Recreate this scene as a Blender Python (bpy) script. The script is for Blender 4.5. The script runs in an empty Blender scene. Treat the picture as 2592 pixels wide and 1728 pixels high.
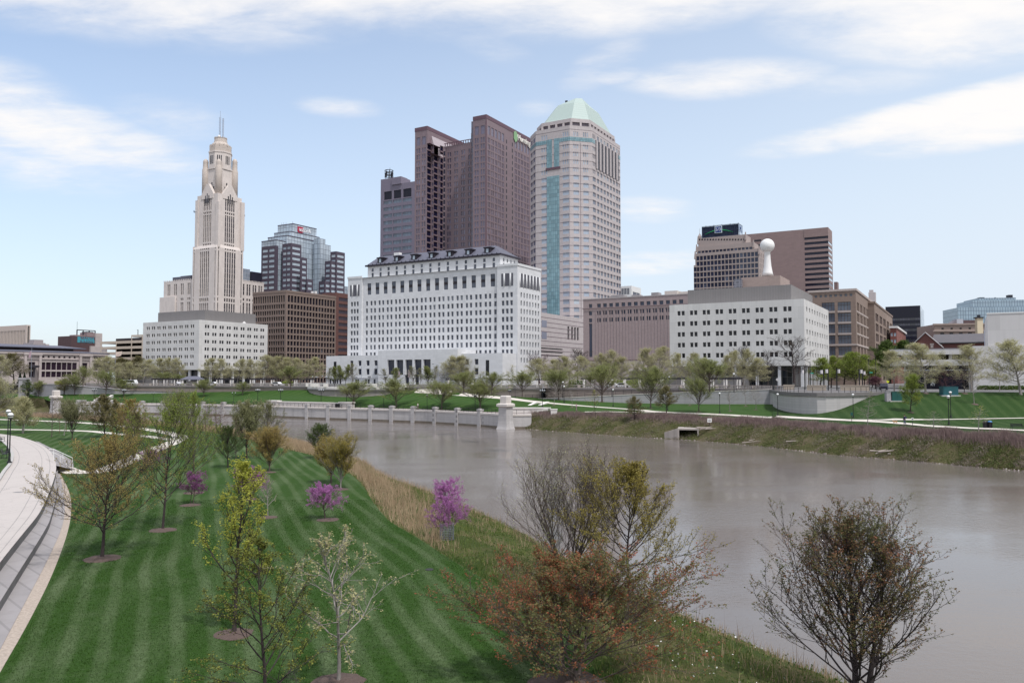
import bpy, bmesh, math, random
import numpy as np
from math import radians as R, sin, cos, tan, pi
from mathutils import Vector, Matrix
from mathutils.bvhtree import BVHTree
scene = bpy.context.scene
col = scene.collection
# ------------------------------------------------------------------ camera
F, CX, CY, CZ = 2000.0, 1296.0, 864.0, 12.0        # focal length and centre in pixels of the photograph, eye height over the water
PITCH = math.atan(91.0 / F)
cam = bpy.data.cameras.new('camera'); cam_o = bpy.data.objects.new('camera', cam); col.objects.link(cam_o)
cam.sensor_width = 36.0; cam.lens = 36.0 * F / 2592.0
cam.clip_start = 0.5; cam.clip_end = 20000
cam_o.location = (0, 0, CZ); cam_o.rotation_euler = (pi / 2 + PITCH, 0, 0)
scene.camera = cam_o
# ------------------------------------------------------------------ sky and sun
SUN_AZ, SUN_EL = 143.0, 61.0                       # degrees clockwise from the view direction, degrees above the horizon
world = bpy.data.worlds.new('World'); scene.world = world; world.use_nodes = True
wn, wl = world.node_tree.nodes, world.node_tree.links
wn.clear()
w_out = wn.new('ShaderNodeOutputWorld'); w_bg = wn.new('ShaderNodeBackground')
w_sky = wn.new('ShaderNodeTexSky'); w_sky.sky_type = 'NISHITA'; w_sky.sun_disc = False
w_sky.sun_elevation = R(SUN_EL); w_sky.sun_rotation = R(SUN_AZ)
w_sky.altitude = 200; w_sky.air_density = 1.0; w_sky.dust_density = 1.6; w_sky.ozone_density = 1.2
w_bg.inputs['Strength'].default_value = 0.15
def wmath(op, a, b=None, c=None, clamp=False):
    n = wn.new('ShaderNodeMath'); n.operation = op; n.use_clamp = clamp
    for i, v in enumerate((a, b, c)):
        if v is None: continue
        if isinstance(v, (int, float)): n.inputs[i].default_value = v
        else: wl.new(v, n.inputs[i])
    return n.outputs[0]
w_tc = wn.new('ShaderNodeTexCoord'); w_sep = wn.new('ShaderNodeSeparateXYZ'); wl.new(w_tc.outputs['Generated'], w_sep.inputs[0])
w_az = wmath('MULTIPLY', wmath('ARCTAN2', w_sep.outputs[0], w_sep.outputs[1]), 180 / pi)     # degrees, 0 straight ahead
w_el = wmath('MULTIPLY', wmath('ARCSINE', w_sep.outputs[2]), 180 / pi)
w_den = wmath('ADD', wmath('MAXIMUM', w_sep.outputs[2], 0.0), 0.12)
w_cmb = wn.new('ShaderNodeCombineXYZ')
wl.new(wmath('DIVIDE', w_sep.outputs[0], w_den), w_cmb.inputs[0]); wl.new(wmath('DIVIDE', w_sep.outputs[1], w_den), w_cmb.inputs[1])
w_map = wn.new('ShaderNodeMapping'); w_map.inputs['Rotation'].default_value = (0, 0, R(14)); w_map.inputs['Scale'].default_value = (1.0, 1.9, 1)
wl.new(w_cmb.outputs[0], w_map.inputs['Vector'])
def wnoise(scale, detail, rough, dist=0.0):
    n = wn.new('ShaderNodeTexNoise'); n.inputs['Scale'].default_value = scale; n.inputs['Detail'].default_value = detail
    n.inputs['Roughness'].default_value = rough; n.inputs['Distortion'].default_value = dist
    wl.new(w_map.outputs[0], n.inputs['Vector']); return n.outputs[0]
w_n1 = wnoise(1.3, 9, 0.62, 0.25); w_n2 = wnoise(6.0, 8, 0.62, 0.3)
def blob(az, el, raz, rel, tilt, amp, soft=1.0):
    """a long patch of cloud in the sky: centre azimuth/elevation, half sizes in degrees, tilt of its long side"""
    da, de = wmath('SUBTRACT', w_az, az), wmath('SUBTRACT', w_el, el)
    c_, s_ = cos(R(tilt)), sin(R(tilt))
    u = wmath('ADD', wmath('MULTIPLY', da, c_ / raz), wmath('MULTIPLY', de, s_ / raz))
    v = wmath('ADD', wmath('MULTIPLY', de, c_ / rel), wmath('MULTIPLY', da, -s_ / rel))
    d = wmath('ADD', wmath('MULTIPLY', u, u), wmath('MULTIPLY', v, v))
    return wmath('MULTIPLY', wmath('SUBTRACT', 1.0, wmath('MULTIPLY', d, 0.5 * soft)), amp)
def deg(px, py):
    a, b = (px - CX) / F, (CY - py) / F
    x, y, z = a, cos(PITCH) - b * sin(PITCH), sin(PITCH) + b * cos(PITCH)
    return math.degrees(math.atan2(x, y)), math.degrees(math.atan2(z, math.hypot(x, y)))
BLOBS = [  # px, py, half width deg, half height deg, tilt, strength
    (100, -75, 20, 3.0, 2, .85), (900, -60, 22, 3.0, -1, .95), (1700, -40, 18, 2.6, 3, .95), (2450, -10, 11, 3.4, -8, 1.2),
    (2430, 278, 11, 1.1, 5, 1.4), (2570, 285, 8, 1.5, 4, 1.35), (1830, 200, 6.5, 1.2, -3, .85), (2150, 215, 6, .9, -2, .5), (90, 315, 9, 2.0, -9, .95),
    (-60, 250, 7, 2.6, -10, .8), (1530, 160, 3.2, 1.2, 22, .62), (1560, 190, 2.2, .6, 0, .7), (860, 272, 3.0, .7, 0, .62),
    (1640, 528, 3.0, .9, -4, .75), (1650, 665, 4.0, .8, 2, .72), (1360, 275, 1.6, .6, 0, .55), (1220, 100, 4, 1.2, -20, .45), (420, 300, 4, 1.4, 0, .5), (40, 420, 7, 1.5, 0, .6)]
w_sum = None
for (px, py, ra, re, tl, am) in BLOBS:
    a_, e_ = deg(px, py)
    b_ = blob(a_, e_, ra, re, tl, am)
    b_ = wmath('MAXIMUM', b_, 0.0)
    w_sum = b_ if w_sum is None else wmath('MAXIMUM', w_sum, b_)
w_front = wmath('MULTIPLY', wmath('SUBTRACT', wmath('MAXIMUM', wmath('ABSOLUTE', w_az), wmath('MULTIPLY', w_el, 1.25)), 34.0), 0.05, clamp=True)
w_else = wmath('MULTIPLY', w_front, wmath('MULTIPLY', wmath('GREATER_THAN', w_el, 2.0), 0.72))
w_sum = wmath('MAXIMUM', w_sum, w_else)
w_nn = wmath('ADD', wmath('MULTIPLY', wmath('SUBTRACT', w_n1, 0.5), 1.7), wmath('MULTIPLY', wmath('SUBTRACT', w_n2, 0.5), 1.1))
w_den2 = wmath('ADD', w_sum, wmath('MULTIPLY', w_nn, wmath('MINIMUM', wmath('ADD', wmath('MULTIPLY', w_sum, 1.3), .05), 0.9)))
w_cov = wn.new('ShaderNodeMapRange'); w_cov.interpolation_type = 'SMOOTHSTEP'
w_cov.inputs['From Min'].default_value = 0.12; w_cov.inputs['From Max'].default_value = 1.25
wl.new(w_den2, w_cov.inputs['Value'])
w_veil = wn.new('ShaderNodeMapRange'); w_veil.inputs['From Min'].default_value = 26; w_veil.inputs['From Max'].default_value = 0
w_veil.inputs['To Min'].default_value = 0.27; w_veil.inputs['To Max'].default_value = 0.88
wl.new(w_el, w_veil.inputs['Value'])
w_mix0 = wn.new('ShaderNodeMixRGB'); wl.new(wmath('ADD', w_veil.outputs[0], wmath('MULTIPLY', wmath('ADD', w_az, 8.0, clamp=False), 0.006), clamp=True), w_mix0.inputs[0]); wl.new(w_sky.outputs[0], w_mix0.inputs[1]); w_mix0.inputs[2].default_value = (3.55, 3.98, 4.45, 1)
w_mix = wn.new('ShaderNodeMixRGB'); wl.new(w_cov.outputs[0], w_mix.inputs[0]); wl.new(w_mix0.outputs[0], w_mix.inputs[1]); w_mix.inputs[2].default_value = (4.7, 4.6, 4.55, 1)
wl.new(w_mix.outputs[0], w_bg.inputs['Color']); wl.new(w_bg.outputs[0], w_out.inputs[0])
try: world.cycles.sampling_method = 'MANUAL'; world.cycles.sample_map_resolution = 512
except Exception: pass
sun = bpy.data.lights.new('sun', 'SUN'); sun_o = bpy.data.objects.new('sun', sun); col.objects.link(sun_o)
sun.energy = 2.1; sun.angle = R(3.0); sun.color = (1.0, 0.98, 0.965)
sun_dir = Vector((sin(R(SUN_AZ)) * cos(R(SUN_EL)), cos(R(SUN_AZ)) * cos(R(SUN_EL)), sin(R(SUN_EL))))
sun_o.rotation_euler = (-sun_dir).to_track_quat('-Z', 'Y').to_euler(); sun_o.location = (60, -60, 120)
scene.view_settings.view_transform = 'Standard'; scene.view_settings.look = 'None'
scene.view_settings.exposure = 0.52; scene.view_settings.gamma = 1.0
scene.cycles.max_bounces = 5; scene.cycles.diffuse_bounces = 2; scene.cycles.glossy_bounces = 2; scene.cycles.transmission_bounces = 2
scene.cycles.transparent_max_bounces = 4; scene.cycles.caustics_reflective = False; scene.cycles.caustics_refractive = False
scene.cycles.use_denoising = True
try: scene.cycles.denoiser = 'OPENIMAGEDENOISE'
except Exception: pass
# ------------------------------------------------------------------ measuring helpers: a pixel of the photograph to a place in the world
def ray(px, py):
    a, b = (px - CX) / F, (CY - py) / F
    return Vector((a, cos(PITCH) - b * sin(PITCH), sin(PITCH) + b * cos(PITCH)))
def G(px, py, z):
    d = ray(px, py); t = (z - CZ) / d.z
    return Vector((d.x * t, d.y * t, z))
def at(px, py, Y):
    d = ray(px, py); t = Y / d.y
    return Vector((d.x * t, Y, CZ + d.z * t))
def col_at(px, Y): return at(px, 955, Y)
TH = R(-30.0)                                      # the city grid is turned 30 degrees to the view
E1 = Vector((cos(TH), sin(TH), 0)); E2 = Vector((-sin(TH), cos(TH), 0))
# ------------------------------------------------------------------ object helpers
def tag(o, label=None, cat=None, group=None, kind=None):
    if label: o['label'] = label
    if cat: o['category'] = cat
    if group: o['group'] = group
    if kind: o['kind'] = kind
    return o
def thing(name, label, cat, loc=(0, 0, 0), rz=0.0, group=None):
    o = bpy.data.objects.new(name, None); col.objects.link(o); o.empty_display_size = 0.3
    o.location = loc; o.rotation_euler = (0, 0, rz)
    return tag(o, label, cat, group)
def link(name, me, parent=None, kind=None):
    o = bpy.data.objects.new(name, me); col.objects.link(o)
    if parent is not None: o.parent = parent
    if kind: o['kind'] = kind
    return o
def dup(root, loc, rz=0.0, sc=None, label=None, group=None):
    r = root.copy(); col.objects.link(r); r.location = loc; r.rotation_euler = (0, 0, rz)
    if sc is not None: r.scale = sc if hasattr(sc, '__len__') else (sc, sc, sc)
    if label: r['label'] = label
    if group: r['group'] = group
    for ch in list(root.children):
        c = ch.copy(); col.objects.link(c); c.parent = r
        for g in list(ch.children):
            d = g.copy(); col.objects.link(d); d.parent = c
    return r
class MB:
    """collects boxes, prisms, tubes and strips and links them as ONE mesh object"""
    def __init__(s): s.v, s.f = [], []
    def add(s, vs, fs):
        n = len(s.v); s.v += [tuple(p) for p in vs]; s.f += [tuple(i + n for i in f) for f in fs]; return s
    def quad(s, a, b, c, d): return s.add([a, b, c, d], [(0, 1, 2, 3)])
    def box(s, x0, x1, y0, y1, z0, z1):
        if x0 > x1: x0, x1 = x1, x0
        if y0 > y1: y0, y1 = y1, y0
        return s.add([(x0, y0, z0), (x1, y0, z0), (x1, y1, z0), (x0, y1, z0), (x0, y0, z1), (x1, y0, z1), (x1, y1, z1), (x0, y1, z1)],
                     [(3, 2, 1, 0), (4, 5, 6, 7), (0, 1, 5, 4), (1, 2, 6, 5), (2, 3, 7, 6), (3, 0, 4, 7)])
    def obox(s, c, u, L, w, z0, z1):
        """box of length L along unit vector u (xy) and width w, centred at c"""
        u = Vector((u[0], u[1])).normalized(); n = Vector((-u.y, u.x)); c = Vector((c[0], c[1]))
        p = [c - u * L / 2 - n * w / 2, c + u * L / 2 - n * w / 2, c + u * L / 2 + n * w / 2, c - u * L / 2 + n * w / 2]
        return s.prism(p, z0, z1)
    def prism(s, poly, z0, z1, top=None):
        """upright prism over a counter-clockwise polygon; z0, z1 numbers or lists; top: another polygon for a tapered body"""
        n = len(poly); z0 = z0 if hasattr(z0, '__len__') else [z0] * n; z1 = z1 if hasattr(z1, '__len__') else [z1] * n
        top = top or poly
        vs = [(p[0], p[1], z) for p, z in zip(poly, z0)] + [(p[0], p[1], z) for p, z in zip(top, z1)]
        fs = [tuple(range(n - 1, -1, -1)), tuple(range(n, 2 * n))] + [(i, (i + 1) % n, n + (i + 1) % n, n + i) for i in range(n)]
        return s.add(vs, fs)
    def cyl(s, x, y, r0, r1, z0, z1, k=8):
        p0 = [(x + r0 * cos(2 * pi * i / k), y + r0 * sin(2 * pi * i / k)) for i in range(k)]
        p1 = [(x + r1 * cos(2 * pi * i / k), y + r1 * sin(2 * pi * i / k)) for i in range(k)]
        return s.prism(p0, z0, z1, p1)
    def lathe(s, x, y, prof, k=16):
        vs, fs = [], []
        for (r, z) in prof: vs += [(x + r * cos(2 * pi * i / k), y + r * sin(2 * pi * i / k), z) for i in range(k)]
        for j in range(len(prof) - 1):
            for i in range(k): fs.append((j * k + i, j * k + (i + 1) % k, (j + 1) * k + (i + 1) % k, (j + 1) * k + i))
        fs.append(tuple(range(k - 1, -1, -1))); fs.append(tuple((len(prof) - 1) * k + i for i in range(k)))
        return s.add(vs, fs)
    def bar(s, a, b, r, k=4, r1=None):
        a, b = Vector(a), Vector(b); d = (b - a); r1 = r if r1 is None else r1
        if d.length < 1e-6: return s
        d.normalize(); u = d.cross(Vector((0.31, 0.52, 0.79)) if abs(d.z) < .9 else Vector((1, 0, 0))).normalized(); w = d.cross(u)
        vs = [a + (u * cos(2 * pi * i / k + pi / k) + w * sin(2 * pi * i / k + pi / k)) * r for i in range(k)] + [b + (u * cos(2 * pi * i / k + pi / k) + w * sin(2 * pi * i / k + pi / k)) * r1 for i in range(k)]
        return s.add(vs, [tuple(range(k - 1, -1, -1)), tuple(range(k, 2 * k))] + [(i, (i + 1) % k, k + (i + 1) % k, k + i) for i in range(k)])
    def wall(s, pts, th, z0, z1):
        """upright wall of thickness th along a polyline, pts = xy; z0/z1 numbers or lists; thickness goes to the left of the walking direction"""
        n = len(pts); z0 = z0 if hasattr(z0, '__len__') else [z0] * n; z1 = z1 if hasattr(z1, '__len__') else [z1] * n
        off = offset(pts, th)
        for i in range(n - 1):
            p = [pts[i], pts[i + 1], off[i + 1], off[i]]
            vs = [(p[0][0], p[0][1], z0[i]), (p[1][0], p[1][1], z0[i + 1]), (p[2][0], p[2][1], z0[i + 1]), (p[3][0], p[3][1], z0[i]),
                  (p[0][0], p[0][1], z1[i]), (p[1][0], p[1][1], z1[i + 1]), (p[2][0], p[2][1], z1[i + 1]), (p[3][0], p[3][1], z1[i])]
            fs = [(3, 2, 1, 0), (4, 5, 6, 7), (0, 1, 5, 4), (2, 3, 7, 6)]
            if i == 0: fs.append((3, 0, 4, 7))
            if i == n - 2: fs.append((1, 2, 6, 5))
            s.add(vs, fs)
        return s
    def mesh(s, name, m, off=None, smooth=False):
        me = bpy.data.meshes.new(name)
        vs = s.v if off is None else [(a - off[0], b - off[1], c - off[2]) for a, b, c in s.v]
        me.from_pydata(vs, [], s.f)
        for mm in (m if isinstance(m, (list, tuple)) else [m]): me.materials.append(mm)
        if smooth: me.polygons.foreach_set('use_smooth', [True] * len(me.polygons))
        me.update(); return me
    def build(s, name, m, parent=None, off=None, smooth=False, kind=None):
        return link(name, s.mesh(name, m, off, smooth), parent, kind)
def offset(pts, d):
    P = [Vector((p[0], p[1])) for p in pts]; out = []
    for i in range(len(P)):
        t = (P[min(i + 1, len(P) - 1)] - P[max(i - 1, 0)]).normalized()
        out.append(P[i] + Vector((-t.y, t.x)) * d)
    return out
def resample(pts, n):
    P = [Vector(p) for p in pts]; L = [0]
    for i in range(len(P) - 1): L.append(L[-1] + (P[i + 1] - P[i]).length)
    out = []
    for k in range(n):
        t = L[-1] * k / (n - 1); i = 0
        while i < len(P) - 2 and L[i + 1] < t: i += 1
        out.append(P[i].lerp(P[i + 1], (t - L[i]) / max(L[i + 1] - L[i], 1e-9)))
    return out
def smooth_line(pts, n, it=2):
    P = [Vector(p) for p in pts]
    for _ in range(it):
        Q = [P[0]]
        for i in range(len(P) - 1): Q += [P[i].lerp(P[i + 1], .25), P[i].lerp(P[i + 1], .75)]
        Q.append(P[-1]); P = Q
    return resample(P, n)
def lerp_tab(tab, x):
    if x <= tab[0][0]: return tab[0][1]
    for (a, va), (b, vb) in zip(tab, tab[1:]):
        if x <= b: return va + (vb - va) * (x - a) / (b - a)
    return tab[-1][1]
def np_mesh(name, V, Fc, m, smooth=False):
    V = np.asarray(V, dtype=np.float32); Fc = np.asarray(Fc, dtype=np.int32); k = Fc.shape[1]
    me = bpy.data.meshes.new(name)
    me.vertices.add(len(V)); me.vertices.foreach_set('co', V.ravel())
    me.loops.add(Fc.size); me.loops.foreach_set('vertex_index', Fc.ravel())
    me.polygons.add(len(Fc)); me.polygons.foreach_set('loop_start', np.arange(0, Fc.size, k, dtype=np.int32))
    if smooth: me.polygons.foreach_set('use_smooth', np.ones(len(Fc), dtype=bool))
    me.materials.append(m); me.update(calc_edges=True); me.validate(); return me
# ------------------------------------------------------------------ materials
def lin(c):
    return tuple(((x / 255) / 12.92 if x / 255 <= .04045 else (((x / 255) + .055) / 1.055) ** 2.4) for x in c) + (1,)
class NT:
    def __init__(s, name):
        s.m = bpy.data.materials.new(name); s.m.use_nodes = True; s.n = s.m.node_tree.nodes; s.l = s.m.node_tree.links
        s.b = s.n['Principled BSDF']; s.out = s.n['Material Output']
        tc = s.n.new('ShaderNodeTexCoord'); s.obj = tc.outputs['Object']; s.gen = tc.outputs['Generated']; s.nor = tc.outputs['Normal']
    def put(s, sock, v):
        if hasattr(v, 'is_output'): s.l.new(v, sock)
        else: sock.default_value = v
    def math(s, op, a, b=None, clamp=False):
        n = s.n.new('ShaderNodeMath'); n.operation = op; n.use_clamp = clamp; s.put(n.inputs[0], a)
        if b is not None: s.put(n.inputs[1], b)
        return n.outputs[0]
    def mapping(s, vec=None, scale=(1, 1, 1), rot=(0, 0, 0), loc=(0, 0, 0)):
        n = s.n.new('ShaderNodeMapping'); s.l.new(vec or s.obj, n.inputs['Vector'])
        n.inputs['Scale'].default_value = scale; n.inputs['Rotation'].default_value = rot; n.inputs['Location'].default_value = loc; return n.outputs[0]
    def noise(s, scale, detail=4, rough=.55, vec=None, dist=0.0):
        n = s.n.new('ShaderNodeTexNoise'); s.l.new(vec or s.obj, n.inputs['Vector'])
        n.inputs['Scale'].default_value = scale; n.inputs['Detail'].default_value = detail; n.inputs['Roughness'].default_value = rough; n.inputs['Distortion'].default_value = dist
        return n.outputs[0]
    def wave(s, scale, vec=None, dist=0.0, dscale=1.0, axis='X', prof='SIN', detail=2):
        n = s.n.new('ShaderNodeTexWave'); s.l.new(vec or s.obj, n.inputs['Vector']); n.bands_direction = axis; n.wave_profile = prof
        n.inputs['Scale'].default_value = scale; n.inputs['Distortion'].default_value = dist; n.inputs['Detail Scale'].default_value = dscale; n.inputs['Detail'].default_value = detail
        return n.outputs[0] if False else n.outputs['Fac']
    def ramp(s, fac, stops, interp='LINEAR'):
        n = s.n.new('ShaderNodeValToRGB'); s.l.new(fac, n.inputs[0]); cr = n.color_ramp; cr.interpolation = interp
        while len(cr.elements) < len(stops): cr.elements.new(.5)
        for e, (p, c) in zip(cr.elements, stops): e.position = p; e.color = c if len(c) == 4 else tuple(c) + (1,)
        return n.outputs[0]
    def mix(s, fac, a, b, mode='MIX'):
        n = s.n.new('ShaderNodeMixRGB'); n.blend_type = mode; s.put(n.inputs[0], fac); s.put(n.inputs[1], a); s.put(n.inputs[2], b); return n.outputs[0]
    def rng(s, v, a, b, c, d):
        n = s.n.new('ShaderNodeMapRange'); s.l.new(v, n.inputs[0])
        for i, x in enumerate((a, b, c, d)): n.inputs[1 + i].default_value = x
        return n.outputs[0]
    def bump(s, h, strength=.3, dist=.05):
        n = s.n.new('ShaderNodeBump'); n.inputs['Strength'].default_value = strength; n.inputs['Distance'].default_value = dist
        s.l.new(h, n.inputs['Height']); s.l.new(n.outputs[0], s.b.inputs['Normal'])
    def island(s):
        n = s.n.new('ShaderNodeNewGeometry'); return n.outputs['Random Per Island']
    def set(s, color=None, rough=None, metal=None, spec=None):
        for k, v in (('Base Color', color), ('Roughness', rough), ('Metallic', metal), ('Specular IOR Level', spec)):
            if v is not None: s.put(s.b.inputs[k], v)
        return s.m
def c4(r, g, b): return (r, g, b, 1)
def mul(c, k): return tuple(min(1, x * k) for x in c[:3]) + (1,)
def m_stone(name, c, var=.12, blotch=.25, grain=3.0, course=None, streak=.15, rough=.85, joint=.75):
    """stone, concrete or render: blotches, grain, faint rain streaks; course = (height, length) draws the joints of the courses"""
    t = NT(name)
    base = t.mix(t.noise(blotch, 5, .6), mul(c, 1 - var), mul(c, 1 + var))
    base = t.mix(t.math('MULTIPLY', t.noise(grain, 6, .7), .35), base, mul(c, 1 - 1.6 * var))
    if streak:
        st = t.noise(1.0, 4, .6, vec=t.mapping(scale=(.9, .9, .05)))
        base = t.mix(t.rng(st, .5, .8, 0, streak * 2), base, mul(c, .62))
    if course:
        h, L = course
        sp = t.n.new('ShaderNodeSeparateXYZ'); t.l.new(t.obj, sp.inputs[0])
        cb = t.n.new('ShaderNodeCombineXYZ'); t.l.new(t.math('ADD', sp.outputs[0], sp.outputs[1]), cb.inputs[0]); t.l.new(sp.outputs[2], cb.inputs[1])
        br = t.n.new('ShaderNodeTexBrick'); t.l.new(cb.outputs[0], br.inputs['Vector'])
        br.inputs['Scale'].default_value = 1.0; br.inputs['Brick Width'].default_value = L; br.inputs['Row Height'].default_value = h
        br.inputs['Mortar Size'].default_value = max(.012, h * .018); br.inputs['Mortar Smooth'].default_value = .6
        br.inputs['Color1'].default_value = c4(1, 1, 1); br.inputs['Color2'].default_value = c4(.9, .9, .9); br.inputs['Mortar'].default_value = c4(joint, joint, joint)
        base = t.mix(1.0, base, br.outputs[0], 'MULTIPLY')
    t.bump(t.noise(grain * 3, 5, .7), .25, .03)
    return t.set(base, rough)
def m_plain(name, c, rough=.6, var=.12, scale=1.5, metal=0.0, spec=.4):
    t = NT(name); base = t.mix(t.noise(scale, 4, .6), mul(c, 1 - var), mul(c, 1 + var)); return t.set(base, rough, metal, spec)
def m_glass(name, dark, light, frac=.25, rough=.08, spec=.6):
    """panes that differ from one another: most dark, some with blinds down"""
    t = NT(name); r = t.island()
    base = t.ramp(r, [(0, mul(dark, .7)), (max(.02, 1 - frac), mul(dark, 1.3)), (1, light)])
    base = t.mix(t.math('MULTIPLY', t.noise(.6, 3, .6), .5), base, mul(dark, .6))
    return t.set(base, rough, 0, spec)
def m_curtain(name, glass, line, w, h, lw=.06, rough=.12, var=.25, spec=.7):
    """curtain wall: panes w x h metres with thin mullions"""
    t = NT(name); sp = t.n.new('ShaderNodeSeparateXYZ'); t.l.new(t.obj, sp.inputs[0])
    cb = t.n.new('ShaderNodeCombineXYZ'); t.l.new(t.math('ADD', sp.outputs[0], sp.outputs[1]), cb.inputs[0]); t.l.new(sp.outputs[2], cb.inputs[1])
    br = t.n.new('ShaderNodeTexBrick'); t.l.new(cb.outputs[0], br.inputs['Vector']); br.offset = 0.0
    br.inputs['Scale'].default_value = 1.0; br.inputs['Brick Width'].default_value = w; br.inputs['Row Height'].default_value = h
    br.inputs['Mortar Size'].default_value = lw; br.inputs['Mortar Smooth'].default_value = .1; br.inputs['Bias'].default_value = 0
    br.inputs['Color1'].default_value = mul(glass, 1 - var); br.inputs['Color2'].default_value = mul(glass, 1 + var); br.inputs['Mortar'].default_value = line
    return t.set(br.outputs[0], rough, 0, spec)
def m_leaf(name, stops, clump=.5, tr=.3):
    t = NT(name); r = t.island()
    f = t.math('ADD', t.math('MULTIPLY', r, 1 - clump), t.math('MULTIPLY', t.rng(t.noise(.9, 3, .6), .3, .7, 0, 1), clump))
    base = t.ramp(f, stops)
    t.set(base, .65, 0, .25)
    tl = t.n.new('ShaderNodeBsdfTranslucent'); t.l.new(base, tl.inputs[0]); mx = t.n.new('ShaderNodeMixShader'); mx.inputs[0].default_value = tr
    t.l.new(t.b.outputs[0], mx.inputs[1]); t.l.new(tl.outputs[0], mx.inputs[2]); t.l.new(mx.outputs[0], t.out.inputs[0])
    return t.m
def m_bark(name, c, rough=.9):
    t = NT(name); v = t.mapping(scale=(6, 6, 1.2))
    base = t.mix(t.noise(3, 6, .7, vec=v), mul(c, .6), mul(c, 1.4)); t.bump(t.noise(8, 5, .7, vec=v), .5, .02); return t.set(base, rough)
# =================================================================== THE GROUND
rnd = random.Random(7); nrg = np.random.default_rng(11)
def m_lawn(name, dark, light, stripes, k_noise=.5):
    t = NT(name); f = None
    warp = t.n.new('ShaderNodeMixRGB'); warp.blend_type = 'ADD'; warp.inputs[0].default_value = 1.0
    nz = t.n.new('ShaderNodeTexNoise'); nz.inputs['Scale'].default_value = .06; nz.inputs['Detail'].default_value = 1; t.l.new(t.obj, nz.inputs['Vector'])
    sc = t.n.new('ShaderNodeMixRGB'); sc.blend_type = 'MULTIPLY'; sc.inputs[0].default_value = 1; sc.inputs[2].default_value = (1.6, 1.6, 0, 1); t.l.new(nz.outputs['Color'], sc.inputs[1])
    t.l.new(t.obj, warp.inputs[1]); t.l.new(sc.outputs[0], warp.inputs[2])
    for (az, period, amt) in stripes:
        w = t.wave(.314 / period, vec=t.mapping(vec=warp.outputs[0], rot=(0, 0, R(az))), dist=0.25, dscale=.5)
        w = t.math('MULTIPLY', t.rng(w, .4, .9, 0, 1), amt)
        f = w if f is None else t.math('ADD', f, w)
    patch = t.rng(t.noise(.22, 4, .6), .3, .7, 0, 1)
    f = t.math('MULTIPLY', f, t.rng(patch, 0, 1, .35, 1.0))
    fine = t.noise(9, 5, .8); streak = t.noise(4.5, 4, .75, vec=t.mapping(rot=(0, 0, R(20)), scale=(1, 3.5, 1)))
    f = t.math('ADD', f, t.math('MULTIPLY', t.math('SUBTRACT', streak, .5), k_noise), clamp=True)
    base = t.mix(f, dark, light)
    base = t.mix(t.rng(t.noise(.5, 5, .65), .52, .75, 0, .35), base, mul(light, .8))
    base = t.mix(t.rng(fine, .35, .65, .55, 0), base, mul(dark, .35))
    t.bump(t.noise(14, 4, .8), .6, .06)
    return t.set(base, .9, 0, .15)
M_LAWN = m_lawn('mown_lawn', c4(.031, .078, .009), c4(.15, .195, .10), [(-22, 1.2, .5), (-7, 3.3, .3)], 1.1)
M_FLAWN = m_lawn('far_mown_lawn', c4(.034, .085, .014), c4(.095, .155, .042), [(52, 3.2, .5), (40, 2.3, .2)], .9)
M_FLAWN_R = m_lawn('hill_lawn', c4(.027, .064, .013), c4(.075, .12, .04), [(16, 2.4, .5)], .9)
M_PROM = m_stone('promenade_concrete', c4(.50, .46, .43), .07, .15, 5, None, 0, .9)
M_PATH = m_stone('path_concrete', c4(.62, .57, .51), .06, .3, 4, None, 0, .9)
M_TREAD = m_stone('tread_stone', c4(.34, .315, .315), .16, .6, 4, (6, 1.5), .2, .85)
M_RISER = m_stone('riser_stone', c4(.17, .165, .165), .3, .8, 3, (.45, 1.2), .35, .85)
M_KERB = m_stone('kerb_stone', c4(.46, .44, .42), .1, .6, 5, None, .1, .85)
M_CITY = m_plain('street_paving', c4(.16, .155, .155), .9, .2, .2)
M_SOIL = m_plain('bank_soil', c4(.075, .07, .04), .95, .4, 1.2)
def m_bank(name, cols, scale=1.0):
    t = NT(name); n1 = t.noise(.35 * scale, 6, .7); n2 = t.noise(3.5 * scale, 6, .8)
    base = t.ramp(t.math('ADD', t.math('MULTIPLY', n1, .6), t.math('MULTIPLY', n2, .4)), [(.3, cols[0]), (.47, cols[1]), (.58, cols[2]), (.72, cols[3])])
    t.bump(n2, .9, .3); return t.set(base, .95, 0, .1)
M_NBANK = m_bank('near_bank_ground', [c4(.05, .085, .02), c4(.075, .10, .03), c4(.16, .14, .065), c4(.26, .2, .12)])
M_FBANK = m_bank('far_bank_ground', [c4(.05, .055, .022), c4(.085, .085, .035), c4(.13, .105, .065), c4(.2, .15, .12)])
M_GRAVEL = NT('gravel'); _g = M_GRAVEL; _v = _g.n.new('ShaderNodeTexVoronoi'); _v.inputs['Scale'].default_value = 9; _g.l.new(_g.obj, _v.inputs['Vector'])
_g.bump(_v.outputs[0], .8, .05); M_GRAVEL = _g.set(_g.mix(_g.noise(8, 3, .7), c4(.22, .18, .15), c4(.6, .5, .42)), .9)
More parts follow.
